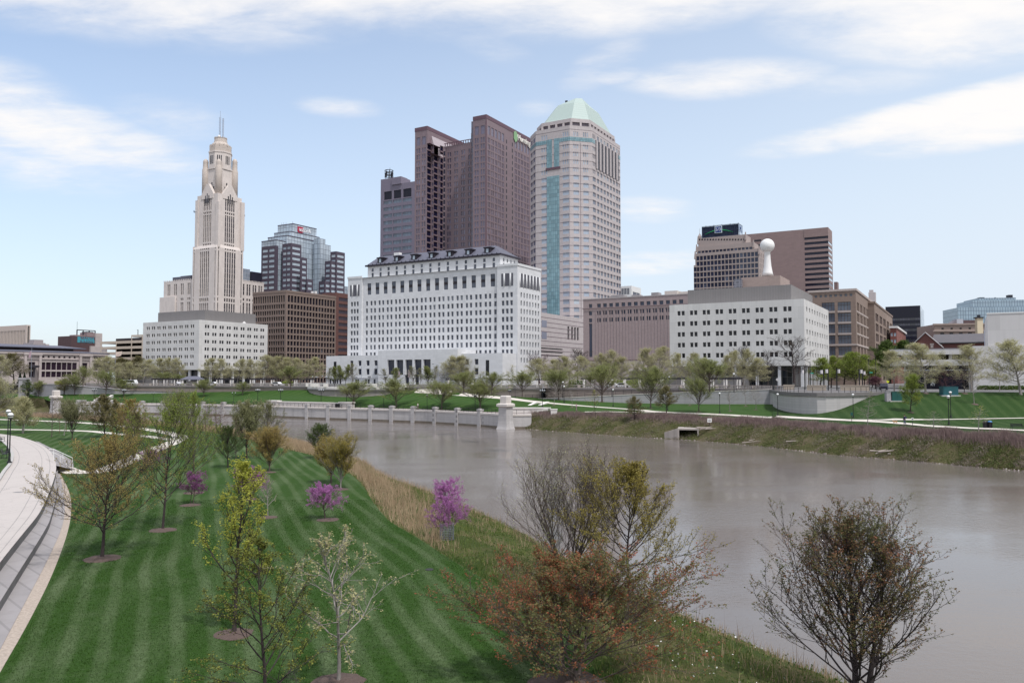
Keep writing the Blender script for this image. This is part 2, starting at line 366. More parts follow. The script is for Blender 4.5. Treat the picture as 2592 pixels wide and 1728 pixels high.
# ---- the river
def water_mat():
    t = NT('river_water'); t.set(c4(.165, .142, .13), .05, 0, .5); t.b.inputs['IOR'].default_value = 1.33
    v = t.mapping(rot=(0, 0, R(-20)), scale=(1, 1.7, 1))
    n1 = t.noise(1.5, 3, .6, vec=v); n2 = t.noise(5.5, 3, .6, vec=v); n3 = t.noise(.12, 3, .5)
    patch = t.rng(t.noise(.035, 3, .55, vec=t.mapping(rot=(0, 0, R(-25)), scale=(1, 2.2, 1))), .42, .62, .3, 1.0)
    h = t.math('ADD', t.math('MULTIPLY', n1, 1.0), t.math('MULTIPLY', n2, .34))
    h = t.math('MULTIPLY', h, patch)
    h = t.math('ADD', h, t.math('MULTIPLY', n3, .4))
    t.bump(h, .30, .085)
    t.put(t.b.inputs['Roughness'], t.rng(patch, .3, 1.0, .05, .13))
    return t.m
river = MB().quad((-1500, -300, 0), (1500, -300, 0), (1500, 1000, 0), (-1500, 1000, 0)).build('river_water', water_mat(), kind='structure')
MB().quad((-9000, -3000, -2.5), (9000, -3000, -2.5), (9000, 14000, -2.5), (-9000, 14000, -2.5)).build('river_bed', M_SOIL, kind='structure')
GROUND = []                                        # what trees and lamps stand on
def reg(o):
    GROUND.append(BVHTree.FromPolygons([v.co.copy() for v in o.data.vertices], [list(p.vertices) for p in o.data.polygons])); return o
def ground(px, py, default=9.0):
    d = ray(px, py).normalized(); best = None; o = Vector((0, 0, CZ))
    for b in GROUND:
        h = b.ray_cast(o, d)
        if h[0] is not None and (best is None or h[3] < best[1]): best = (h[0], h[3])
    return best[0] if best else G(px, py, default)
def ground_z(x, y):
    best = None
    for b in GROUND:
        h = b.ray_cast(Vector((x, y, 60)), Vector((0, 0, -1)))
        if h[0] is not None and (best is None or h[0].z > best): best = h[0].z
    return best
def loft(name, lines, m, n, mid=1, jitter=0.0, kind='structure', register=True, smooth=True, bulge=None):
    """a sheet through polylines (world points), each resampled to n points; mid = rows between neighbours"""
    rows = [resample(l, n) for l in lines]; full = []
    for a, b in zip(rows, rows[1:]):
        for k in range(mid): full.append([p.lerp(q, k / mid) for p, q in zip(a, b)])
    full.append(rows[-1]); V, Fc = [], []
    for i, r in enumerate(full):
        for p in r:
            z = p.z
            if jitter and 0 < i < len(full) - 1: z += (nrg.random() - .5) * jitter
            if bulge: z += bulge * sin(pi * i / (len(full) - 1))
            V.append((p.x, p.y, z))
    for i in range(len(full) - 1):
        for j in range(n - 1): Fc.append((i * n + j, i * n + j + 1, (i + 1) * n + j + 1, (i + 1) * n + j))
    me = np_mesh(name, V, Fc, m, smooth)
    if me.polygons[len(me.polygons) // 2].normal.z < 0: me.flip_normals()
    o = link(name, me, kind=kind)
    if register: reg(o)
    return o
LZ = 2.5                                           # height of the near lawn above the water
PZ = 3.4                                           # height of the promenade walk
lawn_px = [(1700, 1960), (1560, 1760), (1420, 1580), (1282, 1497), (1214, 1460), (1105, 1392), (1044, 1351), (983, 1320), (936, 1259), (925, 1233), (885, 1195), (798, 1152),
           (719, 1136), (640, 1112), (560, 1098), (500, 1089), (400, 1077), (230, 1065), (130, 1057), (0, 1053), (-400, 1050)]
lawn_edge = smooth_line([G(x, y, LZ) for x, y in lawn_px], 140, 2)
near_poly = [tuple(p) for p in lawn_edge] + [(-420, 190, LZ), (-420, -60, LZ), (9, -60, LZ)]
bm = bmesh.new(); vs = [bm.verts.new(p) for p in near_poly]; f_ = bm.faces.new(vs); bmesh.ops.triangulate(bm, faces=[f_])
me = bpy.data.meshes.new('near_lawn'); bm.to_mesh(me); bm.free(); me.materials.append(M_LAWN)
if me.polygons[0].normal.z < 0: me.flip_normals()
reg(link('near_lawn', me, kind='structure'))
shore_px = [(2900, 1830), (2592, 1757), (2328, 1712), (2019, 1612), (1946, 1586), (1850, 1548), (1775, 1520), (1717, 1502), (1644, 1468), (1601, 1452), (1500, 1402), (1400, 1345), (1296, 1297),
            (1183, 1257), (1093, 1229), (1030, 1216), (979, 1194), (953, 1166), (920, 1153), (850, 1130), (770, 1111), (714, 1101), (640, 1090), (560, 1082)]
shore = [G(x, y, .55) for x, y in shore_px]
shore = [Vector((25, 10, -.5))] + [Vector((p.x, p.y, -.5)) for p in shore] + [lawn_edge[100] + Vector((4, 14, -3)), lawn_edge[112] + Vector((2, 13, -3)), lawn_edge[124] + Vector((2, 12, -3)), lawn_edge[139] + Vector((0, 12, -3))]
shore = smooth_line(shore, 160, 2)
le = [Vector((16, 5, LZ - .01))] + [p + Vector((0, 0, -.015)) for p in lawn_edge]
loft('near_bank', [le, [a.lerp(b, .3) + Vector((0, 0, .55)) for a, b in zip(resample(le, 160), shore)], [a.lerp(b, .75) + Vector((0, 0, .35)) for a, b in zip(resample(le, 160), shore)], shore], M_NBANK, 160, 4, .16)
# ---- promenade walk, seat steps, gravel at the left
prom_out = [(-420, 1075), (-200, 1082), (25, 1098), (89, 1116), (122, 1134), (135, 1152), (143, 1175), (141, 1200), (125, 1246), (102, 1297), (66, 1340), (0, 1421), (-120, 1585), (-260, 1800), (-420, 2100)]
prom_in = [(-420, 1085), (-150, 1096), (0, 1110), (20, 1127), (29, 1137), (36.7, 1151.6), (32, 1174), (15, 1193), (0, 1219), (-60, 1300), (-200, 1480), (-420, 1760), (-700, 2100)]
po = smooth_line([G(x, y, PZ) for x, y in prom_out], 90, 2); pi_ = smooth_line([G(x, y, PZ) for x, y in prom_in], 90, 2)
t = NT('promenade_walk_concrete')
_b = t.mix(t.noise(.3, 5, .6), c4(.46, .415, .39), c4(.53, .48, .45)); _b = t.mix(t.math('MULTIPLY', t.noise(7, 5, .7), .3), _b, c4(.40, .36, .34))
_w = t.noise(.28, 6, .55, dist=1.5); _b = t.mix(t.rng(t.math('ABSOLUTE', t.math('SUBTRACT', _w, .47)), 0, .0045, .75, 0), _b, c4(.25, .23, .22))
M_WALK = t.set(_b, .9)
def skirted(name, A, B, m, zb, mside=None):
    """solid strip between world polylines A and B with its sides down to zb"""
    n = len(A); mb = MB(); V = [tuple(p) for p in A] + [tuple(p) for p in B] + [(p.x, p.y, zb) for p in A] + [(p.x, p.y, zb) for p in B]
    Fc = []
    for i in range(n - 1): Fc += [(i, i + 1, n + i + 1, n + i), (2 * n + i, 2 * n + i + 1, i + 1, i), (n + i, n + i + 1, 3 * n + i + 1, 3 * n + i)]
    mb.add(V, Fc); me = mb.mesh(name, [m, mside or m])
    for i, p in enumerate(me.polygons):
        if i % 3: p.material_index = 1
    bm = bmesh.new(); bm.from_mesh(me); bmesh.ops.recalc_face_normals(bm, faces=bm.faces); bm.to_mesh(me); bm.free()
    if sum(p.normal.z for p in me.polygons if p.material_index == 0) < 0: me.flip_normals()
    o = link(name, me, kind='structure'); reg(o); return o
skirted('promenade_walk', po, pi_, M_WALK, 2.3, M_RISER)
po_b = [p + Vector((0, 0, .004)) for p in po]; pi_b = [p + Vector((0, 0, .004)) for p in pi_]
for (a, b, wdt) in ((.125, .132, 0), (.30, .306, 0), (.86, .868, 0)):
    loft('paving_joint', [[p.lerp(q, a) + Vector((0, 0, .004)) for p, q in zip(po, pi_)], [p.lerp(q, b) + Vector((0, 0, .004)) for p, q in zip(po, pi_)]], M_RISER, 90, 1, register=False)
mb = MB()
for i in range(2, 88, 2):
    p, q = po[i], pi_[i]; d = (po[i + 1] - po[i]).normalized() * .012; e = Vector((0, 0, .005))
    mb.quad(p - d + e, p + d + e, q + d + e, q - d + e)
mb.build('paving_score_lines', m_plain('score_line', c4(.34, .32, .31), .9), kind='structure')
ki = offset([(p.x, p.y) for p in pi_], -.28)
if (ki[10] - Vector((po[10].x, po[10].y))).length < (Vector((pi_[10].x, pi_[10].y)) - Vector((po[10].x, po[10].y))).length: ki = offset([(p.x, p.y) for p in pi_], .28)
skirted('promenade_kerb', [Vector((p.x, p.y, PZ + .16)) for p in pi_], [Vector((k.x, k.y, PZ + .16)) for k in ki], M_KERB, 2.3)
lft = [Vector((k.x, k.y, PZ + .1)) for k in ki]
loft('upper_lawn', [lft, [Vector((p.x - 90, p.y * .9 - 30, PZ + .3)) for p in lft]], M_LAWN, 90, 2)
e2l = [G(x, y, 2.95) for x, y in [(146, 1190), (148, 1225), (140, 1270), (131, 1300), (122, 1330), (0, 1520), (-120, 1720), (-260, 1980), (-420, 2300)]]
e2l = smooth_line(e2l, 60, 2)
e1l = smooth_line([G(x, y, 3.4) for x, y in [(142.5, 1185), (138, 1210), (125, 1246), (102, 1297), (66, 1340), (0, 1421), (-120, 1585), (-260, 1800), (-420, 2100)]], 60, 1)
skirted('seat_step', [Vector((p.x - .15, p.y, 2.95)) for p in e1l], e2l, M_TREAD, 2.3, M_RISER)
e3l = smooth_line([G(x, y, 2.54) for x, y in [(150, 1196), (163, 1250), (165, 1318), (122, 1415), (60, 1530), (0, 1642), (-100, 1830), (-260, 2150)]], 60, 2)
e4l = smooth_line([G(x, y, 2.52) for x, y in [(153, 1199), (180, 1250), (181, 1318), (140, 1440), (70, 1580), (0, 1699), (-100, 1880), (-250, 2200)]], 60, 2)
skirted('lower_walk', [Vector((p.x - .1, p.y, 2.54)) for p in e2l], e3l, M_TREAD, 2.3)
skirted('gravel_strip', [p + Vector((-.03, 0, -.02)) for p in e3l], e4l, M_GRAVEL, 2.3)
ra = [G(x, y, PZ + .003) for x, y in [(89, 1116), (122, 1134), (135, 1152), (143, 1178)]]; rb = [G(x, y, 2.56) for x, y in [(97, 1117), (137, 1137), (184, 1165), (188, 1188)]]
loft('side_ramp', [ra, rb], M_TREAD, 14, 4, register=False)
def path(name, px, width, m, z=None, lift=.03, n=90, it=2):
    """a walk of the given width laid along ground points under the given pixels"""
    P = smooth_line([(G(*q) if len(q) == 3 else ground(*q) if z is None else G(*q, z)) for q in px], n, it)
    L = offset([(p.x, p.y) for p in P], width / 2); Rr = offset([(p.x, p.y) for p in P], -width / 2)
    A = [Vector((q.x, q.y, (ground_z(q.x, q.y) or p.z) + lift)) for p, q in zip(P, L)]; B = [Vector((q.x, q.y, (ground_z(q.x, q.y) or p.z) + lift)) for p, q in zip(P, Rr)]
    return loft(name, [A, B], m, n, 1, register=False)
path('lawn_footpath', [(147, 1181), (172, 1193), (225, 1200), (275, 1187), (324, 1167), (395, 1136), (444, 1118), (462, 1105), (430, 1096), (370, 1086), (331, 1081), (230, 1070), (0, 1061), (-200, 1057)], 2.3, M_PATH, LZ)
path('lawn_footpath', [(440, 1113), (393, 1107), (344, 1102), (280, 1097), (225, 1090), (0, 1086.5), (-200, 1084)], 2.0, M_PATH, LZ, .036)
# ---- the far side of the river
wall_tab = [(-300, 262), (143, 262), (287, 263), (396, 260), (519, 252.6), (700, 240), (800, 230), (1078, 209.8), (1238, 192), (1280, 185.5), (1345, 187)]
A_tab = [(-300, 300), (60, 298), (110, 294), (143, 269), (287, 270), (396, 267), (519, 259), (700, 247), (800, 237), (1078, 216), (1238, 199), (1345, 194), (1390, 190), (1450, 184), (1600, 176), (1750, 164), (1955, 150), (2150, 133), (2350, 121), (2592, 108.5), (3000, 92)]
Az_tab = [(-300, 4.4), (100, 4.2), (143, 3.4), (1345, 3.42), (1390, 3.6), (1450, 3.7), (3000, 3.7)]
C_tab = [(-300, 312), (100, 306), (143, 290), (330, 286), (560, 280), (780, 262), (900, 256), (1000, 246), (1100, 238), (1200, 230), (1300, 224), (1450, 220), (1600, 216), (1750, 210), (1955, 202), (2080, 170), (2262, 168), (2592, 163), (3000, 158)]
Cz_tab = [(-300, 5.6), (143, 5.9), (330, 6.2), (560, 6.9), (780, 8.0), (1000, 8.0), (1050, 8.2), (1200, 7.3), (1300, 6.6), (1450, 5.6), (1600, 5.0), (1750, 5.0), (1955, 5.2), (2080, 6.5), (2200, 8.7), (2262, 8.85), (3000, 8.9)]
cols_px = [-300, -100, 0, 60, 110, 143, 200, 287, 340, 396, 450, 519, 600, 700, 800, 900, 1000, 1078, 1160, 1238, 1300, 1345, 1390, 1450, 1520, 1600, 1680, 1750, 1850, 1955]
A_line = [Vector((col_at(x, lerp_tab(A_tab, x)).x, lerp_tab(A_tab, x), lerp_tab(Az_tab, x))) for x in cols_px]
C_line = [Vector((col_at(x, lerp_tab(C_tab, x)).x, lerp_tab(C_tab, x), lerp_tab(Cz_tab, x))) for x in cols_px]
def col_loft(name, A, C, m, rows):
    V, Fc, n = [], [], len(A)
    for k in range(rows + 1):
        t_ = k / rows; zt = t_ + .10 * sin(2 * pi * t_)
        for a, c in zip(A, C): V.append((a.x + (c.x - a.x) * t_, a.y + (c.y - a.y) * t_, a.z + (c.z - a.z) * zt))
    for i in range(rows):
        for j in range(n - 1): Fc.append((i * n + j, i * n + j + 1, (i + 1) * n + j + 1, (i + 1) * n + j))
    return reg(link(name, np_mesh(name, V, Fc, m, True), kind='structure'))
far_lawn = col_loft('far_lawn', A_line, C_line, M_FLAWN, 8)
cols_r = [1955, 2000, 2040, 2080, 2120, 2160, 2200, 2262, 2350, 2450, 2592, 2750, 3000]
A_r = [Vector((col_at(x, lerp_tab(A_tab, x)).x, lerp_tab(A_tab, x), 3.7)) for x in cols_r]
def mid_r(x):
    z = 4.35; y = lerp_tab([(1955, 1053), (2080, 1058), (2262, 1063), (2592, 1057), (3000, 1052)], x); return G(x, y, z)
def top_r(x):
    c = col_at(x, lerp_tab([(1955, 190), (2080, 172), (2150, 169), (2262, 168), (2592, 165), (3000, 160)], x)); return Vector((c.x, c.y, lerp_tab([(1955, 5.0), (2060, 5.4), (2130, 7.0), (2200, 8.6), (2262, 8.85), (3000, 8.9)], x)))
V, Fc = [], []; n = len(cols_r)
rows_ = [[Vector((p.x, p.y, p.z)) for p in A_r], [mid_r(x) for x in cols_r]] + [[mid_r(x).lerp(top_r(x), k / 6) for x in cols_r] for k in range(1, 7)]
for r_ in rows_: V += [tuple(p) for p in r_]
for i in range(len(rows_) - 1):
    for j in range(n - 1): Fc.append((i * n + j, i * n + j + 1, (i + 1) * n + j + 1, (i + 1) * n + j))
reg(link('hill_lawn', np_mesh('hill_lawn', V, Fc, M_FLAWN_R, True), kind='structure'))
fshore_px = [(1301, 1083), (1350, 1088), (1458, 1097), (1607, 1108), (1726, 1114), (1845, 1124), (1950, 1135), (1988, 1139), (2106, 1154), (2223, 1163), (2400, 1177), (2592, 1195), (3000, 1240)]
fs = [G(x, y, 0) for x, y in fshore_px]; fs = [Vector((p.x, p.y, -.4)) for p in fs]
bt_cols = [1345, 1390, 1450, 1520, 1600, 1680, 1750, 1850, 1955, 2080, 2200, 2350, 2592, 3000]
bt = [Vector((col_at(x, lerp_tab(A_tab, x)).x, lerp_tab(A_tab, x), lerp_tab(Az_tab, x) - .01)) for x in bt_cols]
def by_px(line, n):
    """resample a polyline at equal steps of picture column"""
    pxs = [CX + F * p.x / p.y for p in line]; out = []
    a, b = pxs[0], pxs[-1]
    for k in range(n):
        x = a + (b - a) * k / (n - 1); i = 0
        while i < len(line) - 2 and pxs[i + 1] < x: i += 1
        out.append(line[i].lerp(line[i + 1], (x - pxs[i]) / (pxs[i + 1] - pxs[i])))
    return out
NB = 130
fsr, btr = by_px(fs, NB), by_px(bt, NB)
V, Fc = [], []; RW = 10
for k in range(RW + 1):
    t_ = k / RW; prof = [0, .06, .14, .26, .4, .54, .68, .8, .9, .97, 1][k]
    for j in range(NB):
        p = fsr[j].lerp(btr[j], t_); z = fsr[j].z + (btr[j].z - fsr[j].z) * prof + (0 if k in (0, RW) else (nrg.random() - .5) * .3)
        V.append((p.x, p.y, z))
for i in range(RW):
    for j in range(NB - 1): Fc.append((i * NB + j, i * NB + j + 1, (i + 1) * NB + j + 1, (i + 1) * NB + j))
reg(link('far_bank', np_mesh('far_bank', V, Fc, M_FBANK, True), kind='structure'))
lb0 = [Vector((col_at(x, 276).x, 276, -.4)) for x in (-300, 0, 60, 110, 135)]; lb1 = [Vector((col_at(x, lerp_tab(A_tab, x)).x, lerp_tab(A_tab, x), 4.2)) for x in (-300, 0, 60, 100, 112)]
loft('bend_bank', [lb0, lb1], M_FBANK, 40, 6, .3)
wl_px = [143, 200, 287, 340, 396, 450, 519, 600, 700, 800, 900, 1000, 1078, 1160, 1238, 1280, 1345]
W_line = [col_at(x, lerp_tab(wall_tab, x)) for x in wl_px]
deck0 = [Vector((p.x, p.y, 3.33)) for p in W_line]; deck1 = [Vector((col_at(x, lerp_tab(A_tab, x) + .5).x, lerp_tab(A_tab, x) + .5, 3.40)) for x in wl_px]
loft('promenade_deck', [deck0, deck1], m_stone('deck_paving', c4(.42, .36, .34), .08, .5, 4, None, 0), 90, 1)
def _cb(p):
    x = CX + F * p.x / p.y; k = 7.4 if x > 1369 else 6.6 if 60 < x < 327 else .3; return (p.x + k * .25, p.y + k, 8.9)
cg = [_cb(p) for p in C_line] + [(top_r(x).x, top_r(x).y + .1, 8.86) for x in cols_r[1:]]
cg = [(-330, 318, 8.9)] + cg + [(140, 150, 8.9)]
V = [(x * k, y * k, 8.9 if k == 1 else 8.88) for k in (1, 1.4, 60) for x, y, z in cg]; n = len(cg)
reg(link('city_ground', np_mesh('city_ground', V, [(i * n + j, i * n + j + 1, (i + 1) * n + j + 1, (i + 1) * n + j) for i in range(2) for j in range(n - 1)], M_CITY), kind='structure'))
path('river_footpath', [(1056, 989), (1094, 991.6), (1139, 995.2), (1202, 1001.4), (1274, 1007.6), (1320, 1012.5), (1389, 1019.7), (1443, 1024.5), (1504, 1029.5), (1611, 1036.5), (1660, 1043), (1821, 1048.5), (2000, 1056), (2126, 1062.5), (2229, 1067), (2311, 1074), (2405, 1081), (2592, 1089), (2800, 1098)], 2.8, M_PATH, None, .05, 160, 1)
path('river_footpath', [(1480, 1042.5), (1560, 1042), (1660, 1044)], 1.2, M_PATH, None, .06, 30, 1)
path('river_footpath', [(2110, 1062.5), (2200, 1063), (2262, 1062.6), (2405, 1061.6), (2592, 1058), (2800, 1054)], 1.5, M_PATH, None, .06, 70, 1)
# =================================================================== BUILDINGS
def text_mesh(name, s, size, m, extrude=.05, align='CENTER'):
    cu = bpy.data.curves.new(name, 'FONT'); cu.body = s; cu.size = size; cu.extrude = extrude; cu.align_x = align; cu.align_y = 'CENTER'; cu.resolution_u = 2
    o = bpy.data.objects.new(name, cu); col.objects.link(o); dg = bpy.context.evaluated_depsgraph_get(); dg.update()
    me = bpy.data.meshes.new_from_object(o.evaluated_get(dg)); bpy.data.objects.remove(o); bpy.data.curves.remove(cu)
    me.name = name; me.materials.clear(); me.materials.append(m); return me
def put_text(name, s, size, m, parent, loc, rz, extrude=.06, sx=1.0):
    me = text_mesh(name, s, size, m, extrude)
    me.transform(Matrix.Translation(loc) @ Matrix.Rotation(rz, 4, 'Z') @ Matrix.Rotation(pi / 2, 4, 'X') @ Matrix.Diagonal((sx, 1, 1, 1)))
    return link(name, me, parent)
class Bld:
    """a building: its Empty stands at the corner nearest the river, local x runs along the river front (left is minus), y away from the river"""
    def __init__(s, name, label, cat, px, Y, zb=8.9, rz=TH):
        o = col_at(px, Y); s.zb = zb; s.o = Vector((o.x, o.y)); s.e1 = Vector((cos(rz), sin(rz))); s.e2 = Vector((-sin(rz), cos(rz)))
        s.root = thing(name, label, cat, (o.x, o.y, zb), rz); s.wins = []
    def W(s, x, y): return s.o + s.e1 * x + s.e2 * y
    def fx(s, px, yp=0):
        a = ray(px, 955); k = a.x / a.y; p = s.o + s.e2 * yp
        return (k * p.y - p.x) / (s.e1.x - k * s.e1.y)
    def ry(s, px, xp=0):
        a = ray(px, 955); k = a.x / a.y; p = s.o + s.e1 * xp
        return (k * p.y - p.x) / (s.e2.x - k * s.e2.y)
    def z(s, py, x=0, y=0):
        d = ray(CX, py); return CZ + s.W(x, y).y * d.z / d.y
    def part(s, name, mb, m, parent=None, smooth=False, kind=None): return mb.build(name, m, parent or s.root, (0, 0, s.zb), smooth, kind)
    def F(s, y): return ((0, y), (1, 0), (0, 1))
    def Rt(s, x): return ((x, 0), (0, 1), (-1, 0))
    def facade(s, mb, pl, ua, ub, z0, z1, bands, d=.3, win='window', key=None):
        """wall from ua to ub, z0 to z1 with rows of openings: bands = [(zlo, zhi, [(u0, u1), ...])]"""
        (ox, oy), (ux, uy), (nx, ny) = pl
        P = lambda u, dd, zz: (ox + ux * u + nx * dd, oy + uy * u + ny * dd, zz)
        q = lambda a, b, c, e: mb.quad(P(a, 0, c), P(b, 0, c), P(b, 0, e), P(a, 0, e))
        zc = z0
        for (za, zb_, iv) in sorted(bands):
            za, zb_ = max(za, z0), min(zb_, z1)
            if zb_ - za < .05: continue
            if za > zc + 1e-4: q(ua, ub, zc, za)
            u = ua
            for (a, b) in iv:
                if a > u: q(u, a, za, zb_)
                mb.quad(P(a, 0, za), P(a, d, za), P(a, d, zb_), P(a, 0, zb_)); mb.quad(P(b, 0, za), P(b, d, za), P(b, d, zb_), P(b, 0, zb_))
                mb.quad(P(a, 0, za), P(b, 0, za), P(b, d, za), P(a, d, za)); mb.quad(P(a, 0, zb_), P(b, 0, zb_), P(b, d, zb_), P(a, d, zb_))
                if win:
                    c = s.W((P(a, 0, 0)[0] + P(b, 0, 0)[0]) / 2, (P(a, 0, 0)[1] + P(b, 0, 0)[1]) / 2)
                    nw = -(s.e1 * nx + s.e2 * ny); view = max(.02, -nw.dot(c.normalized()))
                    s.wins.append((win, (b - a) * (zb_ - za) * view / c.length_squared, za, [P(a, d, za), P(b, d, za), P(b, d, zb_), P(a, d, zb_)]))
                u = b
            if u < ub: q(u, ub, za, zb_)
            zc = zb_
        if zc < z1 - 1e-4: q(ua, ub, zc, z1)
    def shell(s, mb, x0, x1, y0, y1, z0, z1, fb=(), rb=(), d=.3, win='window', front=True, right=True):
        """a block: river front at y0, right side at x1, plain back, left and roof"""
        if front: s.facade(mb, s.F(y0), x0, x1, z0, z1, list(fb), d, win)
        if right: s.facade(mb, s.Rt(x1), y0, y1, z0, z1, list(rb), d, win)
        mb.quad((x0, y1, z0), (x0, y0, z0), (x0, y0, z1), (x0, y1, z1)); mb.quad((x1, y1, z0), (x0, y1, z0), (x0, y1, z1), (x1, y1, z1))
        mb.quad((x0, y0, z1), (x1, y0, z1), (x1, y1, z1), (x0, y1, z1))
    def glaze(s, mats, zvis=0.0):
        """each pane that shows becomes a part of its own; past 100 of a kind the smaller ones are one part"""
        by = {}
        for w in s.wins: by.setdefault(w[0], []).append(w)
        for name, ws in by.items():
            m = mats[name] if isinstance(mats, dict) else mats
            ws.sort(key=lambda w: (w[2] < zvis, -w[1]))
            for w in ws[:100]: MB().quad(*w[3]).build(name, m, s.root, (0, 0, s.zb))
            if len(ws) > 100:
                mb = MB()
                for w in ws[100:]: mb.quad(*w[3])
                mb.build(name, m, s.root, (0, 0, s.zb), kind='stuff')
        s.wins = []
def spread_iv(a, b, n, w, margin=None):
    """n openings of width w evenly between a and b"""
    p = (b - a) / n
    return [(a + p * (i + .5) - w / 2, a + p * (i + .5) + w / 2) for i in range(n)]
def pairs_iv(a, b, n, w, gap):
    p = (b - a) / n; out = []
    for i in range(n):
        c = a + p * (i + .5); out += [(c - gap / 2 - w, c - gap / 2), (c + gap / 2, c + gap / 2 + w)]
    return out
def rows_b(ztop, pitch, h, n, iv): return [(ztop - pitch * i - h, ztop - pitch * i, iv) for i in range(n)]
G_DARK = m_glass('window_glass_dark', c4(.012, .013, .022), c4(.16, .17, .20), .12, .1, .35)
G_BLUE = m_glass('window_glass_blue', c4(.025, .034, .075), c4(.16, .19, .26), .2, .1, .5)
G_PALE = m_glass('window_glass_pale', c4(.30, .29, .36), c4(.62, .60, .62), .5, .12, .6)
G_SKY = m_glass('window_glass_sky', c4(.36, .43, .50), c4(.60, .66, .70), .5, .08, .7)
M_WHITE = m_stone('white_marble', c4(.70, .70, .715), .06, .35, 1.6, (1.15, 2.3), .10, .8, .86)
M_PANEL = m_stone('white_marble_panels', c4(.67, .655, .64), .09, .22, .9, (3.78, 3.4), .14, .8, .82)
M_PENT = m_stone('ribbed_penthouse', c4(.34, .32, .32), .08, .3, 2, (40, .9), .15, .8, .62)
M_ROOFD = m_plain('dark_roofing', c4(.055, .052, .07), .7, .3, 1)
M_STEELD = m_plain('dark_steel', c4(.02, .02, .03), .5, .3, 2)
M_WHITEP = m_plain('white_paint', c4(.78, .77, .76), .5, .05, 1)
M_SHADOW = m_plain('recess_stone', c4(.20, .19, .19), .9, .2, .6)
# ---- the two white marble office blocks on piers
def marble_office(label, px, pleft, pright, Y, ytop, nrow, zlow, pent, rpairs):
    b = Bld('office_building', label, 'office building', px, Y)
    W, D = -b.fx(pleft), b.ry(pright); zt = b.z(ytop)
    ivf = pairs_iv(-W + 2.0, -3.0, 9, 1.1, .42); ivr = pairs_iv(2.5, D - 1.5, 9, 1.1, .42) if rpairs else spread_iv(2.5, D - 2, 9, 2.1)
    mb = MB(); b.shell(mb, -W, 0, 0, D, zlow, zt, rows_b(zt - 2.3, 3.78, 1.6, nrow, ivf), rows_b(zt - 2.3, 3.78, 1.6, nrow, ivr), .35, win='window')
    mb.quad((-W, 0, zlow), (0, 0, zlow), (0, D, zlow), (-W, D, zlow))
    b.part('wall', mb, M_PANEL)
    b.glaze(G_DARK)
    for i in range(7):
        for (x, y) in ((-W + 1 + (W - 2) * i / 6, 1.2),) + (((-1.2, 1 + (D - 2) * i / 6),) if i else ()):
            b.part('pier', MB().box(x - .45, x + .45, y - .45, y + .45, 8.9, zlow), M_WHITE)
    b.part('ground_floor', MB().box(-W + 5, -5, 5, D - 4, 8.9, zlow - .01), m_curtain('lobby_glass', c4(.03, .035, .045), c4(.10, .10, .10), 1.6, 3.2, .08, .1, .4))
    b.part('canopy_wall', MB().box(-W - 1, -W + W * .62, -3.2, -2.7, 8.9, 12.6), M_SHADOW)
    xl, xr, yr, yt = pent; yo = 5.0
    x0, x1 = b.fx(xl, yo), b.fx(xr, yo); zp = b.z(yt, x1, yo)
    b.part('penthouse', MB().box(x0, x1, yo, min(b.ry(yr, x1), D - 2), zt, zp), M_PENT)
    return b, zt, zp, x1, yo
b, zt, zp, px1, yo = marble_office('white marble office block on piers below the tall art deco tower', 502, 359.5, 676, 392, 809, 6, 15.8, (397, 516, 645, 784), True)
dm = MB().lathe(-2.5, 30, [(1.2, zt), (1.2, zt + .4), (.5, zt + .8), (.2, zt + 1.6)], 10); b.part('roof_vent', dm, M_WHITEP)
b, zt, zp, px1, yo = marble_office('white marble office block carrying a ball topped column on its roof', 2038, 1696, 2100, 260, 756, 5, 15.9, (1743, 2006, 2060, 720), False)
bx0, bx1 = b.fx(1880, 14), b.fx(1979, 14); zb2 = b.z(697, bx1, 14)
b.part('brick_box', MB().box(bx0, bx1, 14, 14 + 17, zp, zb2), m_stone('tan_brick', c4(.40, .31, .28), .1, .6, 5, (.5, 1.2), .1))
b.part('roof_louvre', MB().box(b.fx(1860, 12), bx0 + .4, 12, 19, zp, zb2 - .6), m_curtain('louvre', c4(.12, .12, .15), c4(.34, .34, .38), 1.2, .8, .07, .5))
Yb = b.W(px1 - 6, 22).y; cpx = 1947
cx_ = b.fx(cpx, 22); zs = lambda py: b.z(py, cx_, 22); rr = 18 * Yb / F
prof = [(2.1, zs(698)), (1.75, zs(690)), (1.35, zs(675)), (1.1, zs(655)), (1.05, zs(640)), (1.4, zs(634)), (1.9, zs(632))]
ball = [(rr * sin(pi - a), zs(622) + rr * -cos(pi - a) * -1) for a in [pi * (1 - k / 16) for k in range(2, 17)]]
ball = [(rr * sin(pi * k / 16) + .01, zs(622) - rr * cos(pi * k / 16)) for k in range(3, 17)]
col_root = thing('ball_column', 'white column flaring at its foot and topped by a big white ball', 'tower', (*b.W(cx_, 22), zs(698)))
MB().lathe(0, 0, [(r, z_ - zs(698)) for r, z_ in prof], 20).build('column', M_WHITEP, col_root, smooth=True)
MB().lathe(0, 0, [(r, z_ - zs(698)) for r, z_ in ball], 24).build('ball', M_WHITEP, col_root, smooth=True)
